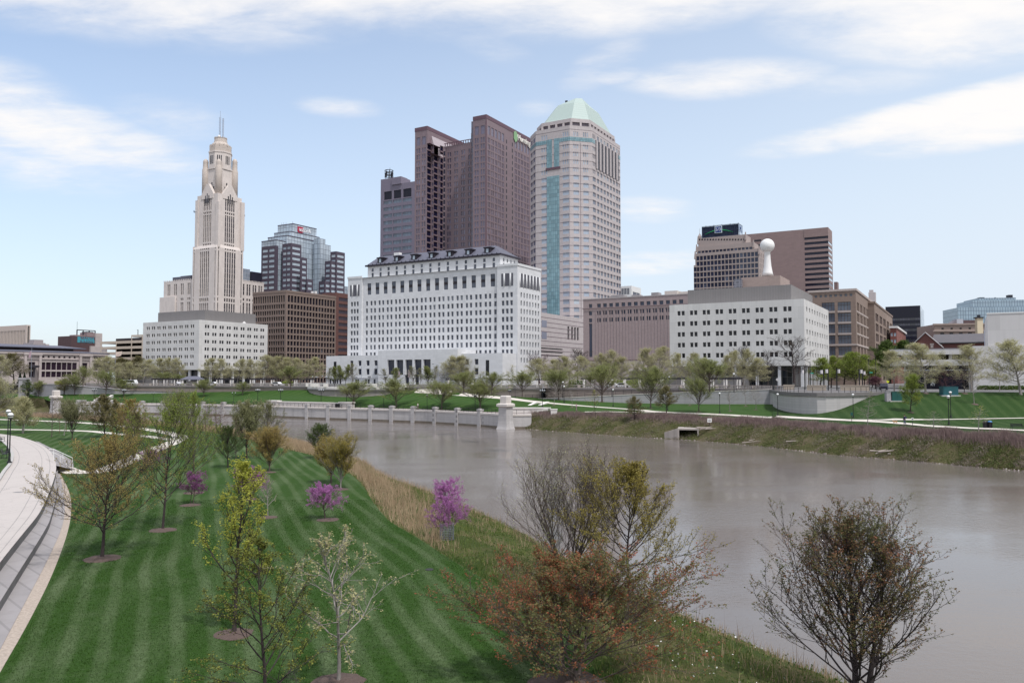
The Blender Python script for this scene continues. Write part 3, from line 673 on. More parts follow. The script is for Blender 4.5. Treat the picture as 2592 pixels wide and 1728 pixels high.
# ---- the long white court building in the middle
b = Bld('court_building', 'long white stone court building with dark slate roof in the centre', 'building', 1310, 330)
W, D = -b.fx(878.6), b.ry(1369.5); zt = b.z(671); zm = b.z(678, -9, .8)
xa, xb = b.fx(930), b.fx(1244.5); bay = (xb - xa) / 14; bays = [xa + bay * i for i in range(15)]
xpl, xpr = b.fx(914), b.fx(1258)               # where the end pavilions start
zr0 = b.z(740, b.fx(1280), 0); pitch = 3.45; hw = 2.1
iv2 = []
for c in bays: iv2 += [(c - 1.95, c - .75), (c + .75, c + 1.95)]
ivp = lambda a, e: spread_iv(a, e, 3, 1.2)
tall_t, tall_b = b.z(693, b.fx(1244), .6), b.z(725, b.fx(1244), .6)
mb = MB()
bands = rows_b(zr0, pitch, hw, 9, iv2) + [(tall_b, tall_t, [(c - 1.15, c + 1.15) for c in bays])]
b.facade(mb, b.F(.8), xpl, xpr, 8.9, zm, bands, .32)
pil = (b.z(692, b.fx(1280)), b.z(724, b.fx(1280)))
for (a, e) in ((-W, xpl), (xpr, 0)):
    c = (a + e) / 2; w3 = (e - a) * .62
    b.facade(mb, b.F(0), a, e, 8.9, zt if e == 0 else b.z(706.5, -W, 0), rows_b(zr0, pitch, hw, 9, spread_iv(c - w3 / 2, c + w3 / 2, 3, 1.25)), .4)
    b.facade(mb, b.F(0), a, e, zt, zt, [])
for (x, z_) in ((xpl, zt), (-W, zt)): mb.quad((x, 0, 8.9), (x, D, 8.9), (x, D, z_), (x, 0, z_))
b.facade(mb, b.Rt(0), 0, D, 8.9, zt, rows_b(zr0, pitch, hw, 9, spread_iv(2.0, D - 1.0, 7, 1.15)), .4)
mb.quad((-W, D, 8.9), (0, D, 8.9), (0, D, zt), (-W, D, zt)); mb.quad((-W, 0, zt), (0, 0, zt), (0, D, zt), (-W, D, zt))
for (a, e) in ((-W, xpl), (xpr, 0)): mb.quad((a, 0, 8.9), (e, 0, 8.9), (e, 0, 8.9), (a, 0, 8.9))
mb.box(-W - .25, xpl, -.25, .4, zt - .1, zt + .9); mb.box(xpr, .25, -.25, .4, zt - .1, zt + .9); mb.box(-.4, .25, .4, D, zt - .1, zt + .9); mb.box(xpl + .01, xpr - .01, .55, 1.2, zm - .1, zt - .11)
b.part('wall', mb, M_WHITE)
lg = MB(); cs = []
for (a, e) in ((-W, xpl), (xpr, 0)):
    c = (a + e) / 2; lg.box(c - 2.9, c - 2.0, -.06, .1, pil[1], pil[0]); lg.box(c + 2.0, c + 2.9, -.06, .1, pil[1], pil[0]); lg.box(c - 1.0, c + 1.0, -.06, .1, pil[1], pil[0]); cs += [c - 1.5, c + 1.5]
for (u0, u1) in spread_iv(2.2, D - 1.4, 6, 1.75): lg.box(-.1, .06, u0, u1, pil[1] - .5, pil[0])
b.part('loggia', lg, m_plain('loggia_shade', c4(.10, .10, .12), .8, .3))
for c in cs: b.part('column', MB().cyl(c, .1, .42, .38, pil[1], pil[0], 12), M_WHITE, smooth=True)
for k in range(7): b.part('column', MB().cyl(-.12, 2.2 + (D - 3.6) * k / 6, .42, .38, pil[1] - .5, pil[0], 12), M_WHITE, smooth=True)
sp_ = MB()
for c in bays: sp_.box(c - 1.13, c + 1.13, 1.0, 1.1, tall_b + (tall_t - tall_b) * .42, tall_b + (tall_t - tall_b) * .62)
b.part('spandrel', sp_, m_plain('bronze_spandrel', c4(.018, .014, .02), .6))
yu = 3.5; xu0, xu1 = b.fx(928.6, yu), b.fx(1266, yu); ze = b.z(645, xu1, yu); du = b.ry(1311, xu1)
mb = MB(); u1, u2 = b.z(652, b.fx(1251, yu), yu), b.z(664.5, b.fx(1251, yu), yu)
ubays = [xu0 + (xu1 - xu0) * (i + .62) / 15.3 for i in range(15)]
b.shell(mb, xu0, xu1, yu, du, zt - 1, ze, [(u1 - 1.6, u1, [(c - .65, c + .65) for c in ubays]), (u2 - 2.3, u2, [(c - .65, c + .65) for c in ubays])],
        [(u1 - 1.6, u1, spread_iv(yu + 1.5, du - 1.5, 4, 1.1)), (u2 - 2.3, u2, spread_iv(yu + 1.5, du - 1.5, 4, 1.1))], .3)
b.part('upper_wall', mb, M_WHITE)
b.glaze({'window': m_glass('court_window', c4(.085, .095, .125), c4(.30, .32, .36), .25, .15, .4)}, 20)
zrg = b.z(623, b.fx(1257, yu + 8), yu + 8); yc = (yu + du) / 2
roof = MB().prism([(xu0 - .9, yu - .9), (xu1 + .9, yu - .9), (xu1 + .9, du + .9), (xu0 - .9, du + .9)], ze, ze + .7)
rx0, rx1 = b.fx(963, yc), b.fx(1257, yc)
roof.prism([(xu0 - .4, yu - .4), (xu1 + .4, yu - .4), (xu1 + .4, du + .4), (xu0 - .4, du + .4)], ze + .7, zrg, [(rx0, yc - 1.5), (rx1, yc - 1.5), (rx1, yc + 1.5), (rx0, yc + 1.5)])
t = NT('slate_roof'); _bs = t.wave(.314 / .9, axis='X'); M_SLATE = t.set(t.mix(t.rng(_bs, .8, 1, 0, .6), c4(.13, .13, .17), c4(.05, .05, .07)), .55)
rf = b.part('roof', roof, M_SLATE)
b.part('eaves', MB().wall([(xu0 - .95, yu - .95), (xu1 + .95, yu - .95), (xu1 + .95, du + .95)], .5, ze - .1, ze + .55), m_plain('dark_bronze_eaves', c4(.022, .018, .028), .6), rf)
for i in range(7):
    x = xu0 + (xu1 - xu0) * (i + .7) / 7.4; y = yu + .6
    d_ = MB().box(x - 1.5, x + 1.5, y, y + 4, ze + 1.3, ze + 3.6).prism([(x - 1.9, y - .3), (x + 1.9, y - .3), (x + 1.9, y + 4, ), (x - 1.9, y + 4)], ze + 3.6, ze + 4.1)
    dd = b.part('dormer', d_, m_plain('dormer_bronze', c4(.02, .015, .025), .6), rf)
    MB().quad((x - .6, y - .02, ze + 1.7), (x + .6, y - .02, ze + 1.7), (x + .6, y - .02, ze + 3.3), (x - .6, y - .02, ze + 3.3)).build('pane', G_SKY, dd, (0, 0, b.zb))
ant = MB()
for i in range(30):
    x = xu0 + (xu1 - xu0) * (i + .5) / 30; ant.prism([(x - .35, yu - 1.0), (x + .35, yu - 1.0), (x + .35, yu - .7), (x - .35, yu - .7)], ze + .55, ze + 1.1, [(x - .05, yu - .9), (x + .05, yu - .9), (x + .05, yu - .8), (x - .05, yu - .8)])
b.part('cresting', ant, M_STEELD, rf)
b.part('roof_hatch', MB().box(b.fx(1005, yc) - 1.6, b.fx(1005, yc) + 1.6, yc - 1, yc + 1, zrg - .5, zrg + 1.3), M_WHITEP, rf)
yp = -11.0; x0, x1 = b.fx(825, yp), b.fx(1272, yp); zpod = b.z(901, x0, yp)
lowt, upt = b.z(941, b.fx(950, yp), yp), b.z(912, b.fx(950, yp), yp)
pod_ivs = [(b.fx(p, yp) - .9, b.fx(p, yp) + .9) for p in (890, 910.5, 931, 951, 1134, 1159, 1182, 1206)]
mb = MB()
b.facade(mb, b.F(yp), x0, x1, 8.9, zpod, [(b.z(925, b.fx(931, yp), yp), b.z(912, b.fx(931, yp), yp), pod_ivs), (b.z(948, b.fx(931, yp), yp), b.z(933, b.fx(931, yp), yp), pod_ivs),
        (b.z(971, b.fx(931, yp), yp), b.z(959.5, b.fx(931, yp), yp), [(b.fx(p, yp) - .6, b.fx(p, yp) + .6) for p in (836, 844, 848.5, 854, 861, 901, 906, 926, 933, 948, 967, 1075, 1084, 1140, 1150, 1190, 1200)])], .5)
b.facade(mb, b.Rt(x1), yp, 0, 8.9, zpod, [], .3)
mb.quad((x0, yp, 8.9), (x0, .8, 8.9), (x0, .8, zpod), (x0, yp, zpod)); mb.quad((x0, yp, zpod), (x1, yp, zpod), (x1, .8, zpod), (x0, .8, zpod))
yq = yp - 2.5; c0, c1 = b.fx(957, yq), b.fx(1158, yq); zq = b.z(883, c1, yq)
big = [(b.fx(p, yq) - 1.9, b.fx(p, yq) + 1.9) for p in (989, 1011.5, 1034.5, 1057.5, 1080.5)]
b.facade(mb, b.F(yq), c0, c1, 8.9, zq, [(8.95, 13.2, [(b.fx(p, yq) - 1.1, b.fx(p, yq) + 1.1) for p in (1030, 1055)]), (b.z(951, c0, yq) + .2, b.z(911, c0, yq), big)], 1.0)
b.facade(mb, b.Rt(c1), yq, .8, 8.9, zq, [], .3); mb.quad((c0, yq, 8.9), (c0, .8, 8.9), (c0, .8, zq), (c0, yq, zq)); mb.quad((c0, yq, zq), (c1, yq, zq), (c1, .8, zq), (c0, .8, zq))
for (p, yt_, yb_) in ((848, 915, 953), (1234, 911, 950)): pass
mb.box(x0 - .2, c0, yp - .35, yp, b.z(956.5, c0, yp), b.z(955, c0, yp)); mb.box(c1, x1 + .2, yp - .35, yp, b.z(956.5, c1, yp), b.z(955, c1, yp))
b.part('podium', mb, M_WHITE)
b.glaze({'window': m_glass('podium_window', c4(.035, .04, .065), c4(.12, .13, .16), .2, .12, .45)})
ti = MB()
for (p, h0, h1) in ((848, 953, 915), (1234, 950, 911)):
    x = b.fx(p, yp); ti.box(x - .8, x + .8, yp - .05, yp + .3, b.z(h0, x, yp), b.z(h1, x, yp))
b.part('tall_window', ti, G_DARK)
for p in (1016, 1042):                             # flags on slanting poles over the entrance
    x = b.fx(p, yq); fl = thing('flag', 'flag hanging from a slanting pole %s entrance window of the white court building' % ('beside the second' if p == 1016 else 'beside the third'), 'flag', (*b.W(x, yq), b.z(950, x, yq)), TH)
    MB().bar((0, 0, 0), (0, -2.6, 2.8), .06, 5).build('pole', M_STEELD, fl)
    MB().add([(0, -2.5, 2.7), (.25, -1.2, 1.3), (.1, -1.3, -1.0), (-.2, -2.3, -.6)], [(0, 1, 2, 3)]).build('cloth', m_plain('flag_cloth', c4(.35, .28, .34), .8, .6, 2), fl)
# ---- the art deco tower
M_TERRA = m_stone('cream_terracotta', c4(.72, .645, .605), .08, .2, 1.2, (3.6, 1.8), .10, .8, .9)
M_TERRA2 = m_stone('carved_terracotta', c4(.60, .52, .465), .22, .9, 1.6, (1.2, .8), .1, .8, .7)
M_STRIP = m_curtain('strip_window', c4(.022, .022, .035), c4(.30, .26, .25), 40, 3.6, .2, .2, .5, .4)
b = Bld('art_deco_tower', 'slender cream art deco tower with stepped crown and twin masts', 'skyscraper', 543, 540)
def strips(b, mb, pl, ua, ub, z0, z1, ivs, gaps=()):
    bands = []; zc = z0
    for g0, g1 in sorted(gaps): bands.append((zc, g0, ivs)); zc = g1
    bands.append((zc, z1, ivs)); bands = [x for x in bands if x[1] - x[0] > .3]
    b.facade(mb, pl, ua, ub, min(z0, bands[0][0]), z1, bands, .45, 'window_strip')
sc_ = .27
wy = 1.6; wl, wr = b.fx(410, wy), b.ry(694.5, -wy); zw = b.z(703, -8, wy)
mb = MB(); ivf = []
for i in range(6):
    c = wl + 2.0 + (-12 - wl - 2) * (i + .5) / 6; ivf += [(c - 1.5, c - .3), (c + .3, c + 1.5)]
ivr = []
for i in range(7):
    c = 16 + (wr - 17) * (i + .5) / 7; ivr += [(c - 1.75, c - .4), (c + .4, c + 1.75)]
zg0, zg1, zg2 = b.z(772, -10), b.z(752, -10), b.z(760, -10)
b.facade(mb, b.F(wy), wl, -wy, 8.9, zw, [(40, b.z(768, wl), ivf), (b.z(763, wl), b.z(757, wl), ivf), (b.z(749, wl), zw - 2.2, ivf)], .4, 'window_strip')
b.facade(mb, b.Rt(-wy), wy, wr, 8.9, zw, [(40, b.z(768, wl), ivr), (b.z(763, wl), b.z(757, wl), ivr), (b.z(749, wl), zw - 2.2, ivr)], .4, 'window_strip')
mb.quad((wl, wy, 8.9), (wl, wr, 8.9), (wl, wr, zw), (wl, wy, zw)); mb.quad((wl, wr, 8.9), (-wy, wr, 8.9), (-wy, wr, zw), (wl, wr, zw)); mb.quad((wl, wy, zw), (-wy, wy, zw), (-wy, wr, zw), (wl, wr, zw))
lx = b.fx(400, .4); mb.box(lx, wl + 14, .4, wy + 8, 8.9, b.z(753, lx))
for i in range(30): mb.box(-wy - .15, -wy + .12, 14 + (wr - 15) * i / 30, 14.7 + (wr - 15) * i / 30, zw, zw + .8)
for i in range(24): mb.box(wl + (-12 - wl) * i / 24, wl + .7 + (-12 - wl) * i / 24, wy - .12, wy + .15, zw, zw + .8)
b.part('wing', mb, M_TERRA)
b.part('roof_plant', MB().box(b.fx(432, 14), b.fx(478, 14), 14, 22, zw, b.z(690, -10, 14)).box(b.fx(452, 16), b.fx(486, 16), 16, 24, zw, b.z(688, -10, 16)), m_plain('plant_steel', c4(.10, .10, .13), .5, .5, 1))
b.part('roof_plant', MB().box(-14, -3, 24, 32, zw, b.z(680, -5, 26)), m_curtain('plant_louvre', c4(.20, .24, .30), c4(.42, .42, .45), 1.2, 3, .1, .4))
b.part('dark_roof_house', MB().box(-22, -4, 34, wr - 2, zw, b.z(688, -5, 36)), m_plain('dark_cladding', c4(.02, .02, .035), .5, .3))
def shaft(y_lo, y_hi, pl, pr, off):
    x0, y1 = b.fx(pl, off), b.ry(pr, -off)
    return x0, y1, b.z(y_lo, -off, off), b.z(y_hi, -off, off)
x0, y1, z0, z1 = shaft(960, 617, 482, 611, 0.0)
mb = MB(); w_ = -x0; c = x0 / 2
five = lambda c, p, w: [(c + p * k - w / 2, c + p * k + w / 2) for k in (-2, -1, 0, 1, 2)]
ivF = [(x0 + 1.1, x0 + 1.9)] + five(c, 2.0, 1.3) + [(-2.0, -1.2)]; ivR = [(1.2, 2.0)] + five(y1 / 2, 2.0, 1.3) + [(y1 - 1.9, y1 - 1.1)]
gp = [(b.z(770, 0), b.z(764, 0)), (b.z(758, 0), b.z(748, 0)), (z1 - 4.6, z1 - 3.9), (z1 - 2.6, z1 - .1)]
gpz = [(b.z(765, 0), b.z(761, 0)), (b.z(752, 0), b.z(747, 0)), (b.z(633, 0), b.z(628.5, 0))]
strips(b, mb, b.F(0), x0, 0, 8.9, z1 - 2.2, ivF, gpz); strips(b, mb, b.Rt(0), 0, y1, 8.9, z1 - 2.2, ivR, gpz)
mb.quad((x0, 0, 8.9), (x0, y1, 8.9), (x0, y1, z1), (x0, 0, z1)); mb.quad((x0, y1, 8.9), (0, y1, 8.9), (0, y1, z1), (x0, y1, z1))
mb.prism([(x0, 0), (0, 0), (0, y1), (x0, y1)], z1 - 2.2, z1, [(x0 + 1, 1), (-1, 1), (-1, y1 - 1), (x0 + 1, y1 - 1)])
b.part('lower_shaft', mb, M_TERRA)
x0, y1, z0, z2 = shaft(617, 488, 491.5, 605, 1.3)
mb = MB(); c = (x0 - 1.3) / 2; cr = (1.3 + y1) / 2; zf = z2
gz = [(b.z(530.5, 0), b.z(527, 0)), (b.z(539, 0), b.z(536, 0)), (b.z(612, 0), b.z(608, 0))]
strips(b, mb, b.F(1.3), x0, -1.3, z1 - 1.5, zf, five(c, 1.75, 1.15), gz + [(zf - 1.5, zf - .01)]); strips(b, mb, b.Rt(-1.3), 1.3, y1, z1 - 1.5, zf, five(cr, 1.75, 1.15), gz + [(zf - 1.5, zf - .01)])
mb.quad((x0, 1.3, z1 - 2), (x0, y1, z1 - 2), (x0, y1, zf), (x0, 1.3, zf)); mb.quad((x0, y1, z1 - 2), (-1.3, y1, z1 - 2), (-1.3, y1, zf), (x0, y1, zf)); mb.quad((x0, 1.3, zf), (-1.3, 1.3, zf), (-1.3, y1, zf), (x0, y1, zf))
for (px_, py_) in ((x0, 1.3), (-1.3, 1.3), (-1.3, y1)): mb.box(px_ - 1.5, px_ + 1.5, py_ - 1.5 if py_ > 2 else py_ - .5, py_ + 1.5, z1 - 2, zf - 3.0 if px_ < -2 or py_ > 2 else b.z(508, 0))
zg = b.z(464, -8, 1.3)
mb.prism([(c - 6.2, 1.0), (c + 6.2, 1.0), (c + 6.2, 3.2), (c - 6.2, 3.2)], zf - 3, zf + .2).prism([(c - 6.2, 1.02), (c + 6.2, 1.02), (c + 6.2, 3.2), (c - 6.2, 3.2)], zf + .2, zg, [(c - 1.2, 1.02), (c + 1.2, 1.02), (c + 1.2, 3.2), (c - 1.2, 3.2)])
mb.prism([(-3.2, cr - 6.2), (-1.0, cr - 6.2), (-1.0, cr + 6.2), (-3.2, cr + 6.2)], zf - 3, zf + .2).prism([(-3.2, cr - 6.2), (-1.02, cr - 6.2), (-1.02, cr + 6.2), (-3.2, cr + 6.2)], zf + .2, zg, [(-3.2, cr - 1.2), (-1.02, cr - 1.2), (-1.02, cr + 1.2), (-3.2, cr + 1.2)])
b.part('upper_shaft', mb, M_TERRA)
aw = MB()
for k, hh in ((-1, 0), (0, 1.6), (1, 0)):
    aw.box(c + k * 1.75 - .43, c + k * 1.75 + .43, .93, 1.1, zf - 6, zf - .8 + hh); aw.box(-1.1, -.93, cr + k * 1.75 - .43, cr + k * 1.75 + .43, zf - 6, zf - .8 + hh)
b.part('arched_window', aw, G_DARK)
tq, tr = c, cr                                     # centre of the tower
rt = 6.9; zt0, zt1 = zf - 1, b.z(430, -9, 9)
mb = MB().box(tq - rt, tq + rt, tr - rt, tr + rt, zt0, zt1)
mb.box(tq - rt - .3, tq + rt + .3, tr - rt - .3, tr + rt + .3, zt1, zt1 + .8)
b.part('crown_stage', mb, M_TERRA)
mb = MB()
for (u, v) in ((tq - 1.2, tr - rt), (tq + rt, tr + 1.2)):
    f_ = abs(v - (tr - rt)) < .1
    for k in (-1.5, 0, 1.5):
        if f_: mb.box(tq - .45 + k, tq + .45 + k, v - .12, v + .1, zt0 + 5.0, zt0 + 7.2 + (3.2 if k == 0 else 0))
        else: mb.box(u - .1, u + .12, tr - .45 + k, tr + .45 + k, zt0 + 5.0, zt0 + 7.2 + (3.2 if k == 0 else 0))
b.part('crown_window', mb, G_DARK)
for (sx, sy) in ((-1, -1), (1, -1), (1, 1), (-1, 1)):
    tx, ty = tq + sx * rt, tr + sy * rt; zt2 = b.z(403, tx, ty)
    b.part('turret', MB().lathe(tx, ty, [(2.3, zt0 - 4), (2.3, zt1 + .2), (1.9, zt1 + 1.0), (1.75, zt2 - 3.2), (1.85, zt2 - 2.2), (1.5, zt2 - .9), (.5, zt2)], 12), M_TERRA2, smooth=True)
ro = 8.0; oct_ = lambda r: [(tq + r * cos(pi / 8 + k * pi / 4), tr + r * sin(pi / 8 + k * pi / 4)) for k in range(8)]
zl1 = b.z(388, -9, 9); zl2 = b.z(371, -9, 9)
mb = MB().prism(oct_(ro), zt1, zl1).prism(oct_(ro + .35), zl1, zl1 + .9)
b.part('lantern', mb, M_TERRA)
b.part('lantern_cap', MB().prism(oct_(ro - .3), zl1 + .9, zl2).prism(oct_(ro - .9), zl2, b.z(367, -9, 9)), M_TERRA2)
mb = MB()
for k in range(8):
    a = k * pi / 4; n_ = Vector((cos(a), sin(a))); u_ = Vector((-n_.y, n_.x)); ap = ro * cos(pi / 8)
    for j in (-1.25, 0, 1.25):
        p = Vector((tq, tr)) + n_ * ap + u_ * j; mb.obox(p, n_, .25, .62, zl1 - 8.2, zl1 - 2.2)
b.part('lantern_window', mb, G_DARK)
zc0, zc1 = b.z(367, -9, 9), b.z(348, -9, 9)
b.part('cupola', MB().lathe(tq, tr, [(6.2, zc0), (5.6, zc0 + 1.3), (4.6, zc0 + 2.2), (4.2, zc1 - .5), (4.4, zc1), (3.2, zc1 + .01)], 16), M_TERRA2)
cr_ = MB()
for k in range(16): cr_.box(tq + 4.0 * cos(k * pi / 8) - .3, tq + 4.0 * cos(k * pi / 8) + .3, tr + 4.0 * sin(k * pi / 8) - .3, tr + 4.0 * sin(k * pi / 8) + .3, zc1, zc1 + .7)
for k in range(16): cr_.box(tq + 7.0 * cos(k * pi / 8) - .35, tq + 7.0 * cos(k * pi / 8) + .35, tr + 7.0 * sin(k * pi / 8) - .35, tr + 7.0 * sin(k * pi / 8) + .35, zl2 - .1, zl2 + 1.2)
b.part('battlement', cr_, M_TERRA2)
def mast(mb, x, y, z0, z1, w, n):
    for (sx, sy) in ((-1, -1), (1, -1), (0, 1)): mb.bar((x + sx * w, y + sy * w, z0), (x + sx * w, y + sy * w, z1), .09, 4)
    for i in range(n):
        za, zb_ = z0 + (z1 - z0) * i / n, z0 + (z1 - z0) * (i + 1) / n
        mb.bar((x - w, y - w, za), (x + w, y - w, zb_), .06, 3).bar((x + w, y - w, za), (x, y + w, zb_), .06, 3)
M_MAST = m_plain('mast_steel', c4(.30, .32, .38), .5, .3)
mm = MB(); mast(mm, tq - .8, tr, zc1, b.z(292, -9, 9), .45, 14); mm.bar((tq - .8, tr, b.z(292, -9, 9)), (tq - .8, tr, b.z(276, -9, 9)), .08, 4); b.part('mast', mm, M_MAST)
mm = MB(); mast(mm, tq + 2.4, tr, zc1, b.z(297, -9, 9), .4, 13); b.part('mast', mm, M_MAST)
b.part('antenna_bracket', MB().bar((x0 - 3, 1, b.z(527, 0)), (x0, 1, b.z(527, 0)), .3, 4).bar((x0 - 3, 1, b.z(527, 0)), (x0 - 3, 1, b.z(522, 0)), .25, 4), M_STEELD)
b.part('antenna_bracket', MB().bar((-1, y1 + 2.5, b.z(532, 0)), (-1, y1, b.z(532, 0)), .3, 4).bar((-1, y1 + 2.5, b.z(532, 0)), (-1, y1 + 2.5, b.z(527, 0)), .25, 4), M_STEELD)
b.part('antenna_ball', MB().lathe(tq, tr - 1.5, [(.1, zc1), (.9, zc1 + .6), (1.0, zc1 + 1.5), (.7, zc1 + 2.2), (.05, zc1 + 2.5)], 10), M_WHITEP, smooth=True)
b.glaze({'window_strip': M_STRIP}, 55)
# ---- the stepped glass bank tower with brown corner blocks
b = Bld('glass_bank_tower', 'stepped silver glass tower with brown striped corner blocks', 'skyscraper', 695, 575)
M_SILVER = m_curtain('silver_curtain_wall', c4(.43, .50, .57), c4(.12, .13, .17), 3.0, 3.9, .14, .15, .14, .6)
M_UMBER = m_plain('brown_granite', c4(.085, .068, .095), .6, .15, .5)
def tier(pc, Y, pl, pr, ytop, z0=8.9):
    o = Vector(col_at(pc, Y).xy); d = o - b.o; x, y = d.dot(b.e1), d.dot(b.e2)
    return x, y, b.fx(pl, y), b.ry(pr, x), b.z(ytop, x, y)
for i, (pc, Y, pl, pr, yt) in enumerate([(695, 575, 657, 776, 607), (722, 582, 673, 790, 596), (731, 588, 689, 805, 585.5), (737, 594, 698, 797, 566)]):
    x, y, xl, yr, zt = tier(pc, Y, pl, pr, yt); b.part('glass_tier', MB().box(xl, x, y, yr, 8.9, zt), M_SILVER)
    b.part('tier_coping', MB().box(xl - .1, x + .15, y - .15, y + .2, zt - .3, zt + .25).box(x - .2, x + .15, y + .2, yr, zt - .3, zt + .25), M_UMBER)
    top = (x, y, xl, yr, zt)
for (pc, Y, pl, pr, yt) in ((806, 600, 790, 820, 603), (820, 606, 806, 834, 619)):
    x, y, xl, yr, zt = tier(pc, Y, pl, pr, yt); b.part('glass_tier', MB().box(xl, x, y, yr, 8.9, zt), M_SILVER)
def brown(pc, Y, pl, pr, yt, nf, nr, ztop_off=2.4):
    x, y, xl, yr, zt = tier(pc, Y, pl, pr, yt); mb = MB()
    ivf = spread_iv(xl + .6, x - .4, nf, (x - xl - 1) / nf * .78) if nf else []
    ivr = spread_iv(y + .8, yr - .8, nr, (yr - y - 1.6) / nr * .9) if nr else []
    b.shell(mb, xl, x, y, yr, 8.9, zt, rows_b(zt - ztop_off, 3.9, 1.9, 24, ivf), rows_b(zt - ztop_off, 3.9, 1.9, 24, ivr), .15); b.part('brown_block', mb, M_UMBER)
brown(693, 573, 657, 700, 621, 2, 0); brown(733, 572, 710, 759, 615, 2, 1); brown(848, 598, 833, 870, 636, 1, 1); brown(834, 594, 819, 849, 660, 1, 1); brown(820, 590, 804, 835, 711, 1, 1)
brown(759, 571, 757, 774, 651, 0, 1, 1.9); brown(774, 573, 772, 789, 706, 0, 1, 1.9)
x, y, xl, yr, zt = top
put_text('bank_sign', 'bank', 4.6, m_plain('sign_white', c4(.85, .85, .88), .4, .02), b.root, (x + .25, y + (yr - y) * .57, zt - 3.4 - b.zb), pi / 2, .2)
put_text('bank_sign', 'us', 4.6, m_plain('sign_white', c4(.85, .85, .88), .4, .02), b.root, (x + .75, y + (yr - y) * .30, zt - 3.4 - b.zb), pi / 2, .2)
cy = y + (yr - y) * .30
b.part('sign_shield', MB().prism([(x + .02, cy - 3.0), (x + .4, cy - 3.0), (x + .4, cy + 2.9), (x + .02, cy + 2.9)], zt - 5.0, zt - 1.3).prism([(x + .02, cy - 1.6), (x + .4, cy - 1.6), (x + .4, cy + 1.5), (x + .02, cy + 1.5)], zt - 6.0, zt - 5.0, [(x + .02, cy - 3.0), (x + .4, cy - 3.0), (x + .4, cy + 2.9), (x + .02, cy + 2.9)]), m_plain('sign_red', c4(.42, .02, .06), .5, .05))
an = MB()
for px_ in (708, 713, 719, 736): xx = b.fx(px_, y + 3); an.bar((xx, y + 3, zt), (xx, y + 3, zt + 2.6), .12, 4)
b.part('roof_aerial', an, M_MAST)
b.glaze(G_SKY, 60)
# ---- brown concrete grid building
b = Bld('grid_office_building', 'brown concrete office block with a deep grid of dark windows', 'office building', 722, 455)
W, D = -b.fx(637), b.ry(848.5); zt = b.z(735); mb = MB()
def g_iv(a, e, n):
    out = []; p = (e - a) / n
    for i in range(n): out += [(a + p * i + p * .06, a + p * i + p * .42), (a + p * i + p * .54, a + p * i + p * .92)]
    return out
ivf, ivr = g_iv(-W + .4, -1.0, 7), g_iv(1.0, D - .4, 8); ht = 4.55
zr = b.z(763.5)
b.shell(mb, -W, 0, 0, D, 8.9, zt, [(zr - .0, zt - 2.6, ivf)] + rows_b(zr - 1.25, 3.56, 2.45, 14, ivf), [(zr, zt - 2.6, ivr)] + rows_b(zr - 1.25, 3.56, 2.55, 14, ivr), .55)
mb.box(-W - .2, .2, -.2, 0, zt - .9, zt + .3); mb.box(0, .2, 0, D, zt - .9, zt + .3)
b.part('wall', mb, m_stone('brown_concrete', c4(.235, .175, .15), .1, .3, 1.5, None, .1, .9))
b.glaze(G_DARK, 22)
b.part('roof_plant', MB().box(-3, 1 - 3, D * .55, D * .55 + 1.2, zt, zt + 1.8).box(-3, -2, D * .62, D * .62 + 1.2, zt, zt + 2.2), M_WHITEP)
b = Bld('brick_building', 'narrow red brown building in the gap left of the white court building', 'building', 848, 520)
D = b.ry(884); zt = b.z(740); mb = MB(); b.shell(mb, -12, 0, 0, D, 8.9, zt, [], rows_b(zt - 3, 4.2, 2.3, 14, spread_iv(2.5, D, 1, (D - 3.2))), .3)
b.part('wall', mb, m_stone('red_brown_brick', c4(.16, .075, .065), .12, .4, 3, (.8, 2), .1)); b.glaze(m_glass('dim_glass', c4(.05, .04, .055), c4(.12, .11, .13), .4, .15, .4), 20)
b = Bld('glass_office', 'sliver of pale glass office behind the court building roof end', 'office building', 869, 640)
b.part('wall', MB().box(-4, 0, 0, b.ry(882), 8.9, b.z(724)), M_SILVER)
# ---- grey tower with louvred top and mast
b = Bld('grey_office_tower', 'grey striped office tower with three dark louvres and a caged mast', 'skyscraper', 1060, 650)
x0 = b.fx(960); zt = b.z(457, 0); zr = b.z(466.5, b.fx(1012)); mb = MB()
xs = [b.fx(p) for p in (967.5, 991, 1015, 1040)]
ivb = [(xs[0], xs[1] - .5), (xs[1] + .5, xs[2] - .5), (xs[2] + .5, xs[3])]
b.facade(mb, b.F(0), x0, 0, 8.9, zt + 0, [(b.z(500, b.fx(1010)), b.z(481, b.fx(1010)), [(a + .6, e - .6) for a, e in ivb])], 2.5, 'louvre')
b.wins = [w for w in b.wins]
zl = b.z(505, b.fx(1000)); pit = 17.6 * b.W(x0 / 2, 0).y / F
rb_ = rows_b(zl, pit, pit * .52, 22, ivb)
mb = MB(); b.facade(mb, b.F(0), x0, 0, 8.9, zt, [(b.z(501, b.fx(1010)), b.z(480, b.fx(1010)), [(a + .6, e - .6) for a, e in ivb])] + rb_, .35, 'window_band')
b.wins = [(('louvre' if w[2] > zl else 'window_band'),) + tuple(w[1:]) for w in b.wins if not (w[0] == 'louvre')]
mb.quad((x0, 0, 8.9), (x0, 40, 8.9), (x0, 40, zt), (x0, 0, zt)); mb.quad((x0, 0, zt), (0, 0, zt), (0, 40, zt), (x0, 40, zt))
xs1 = b.fx(1010); mb.box(x0 + .01, xs1, .01, 14, zt - .5, b.z(447, xs1)); mb.box(b.fx(990), xs1 + 1.5, -1.0, 8, b.z(466, xs1), b.z(447.5, xs1))
b.part('wall', mb, m_plain('grey_granite', c4(.20, .175, .225), .7, .1, .5))
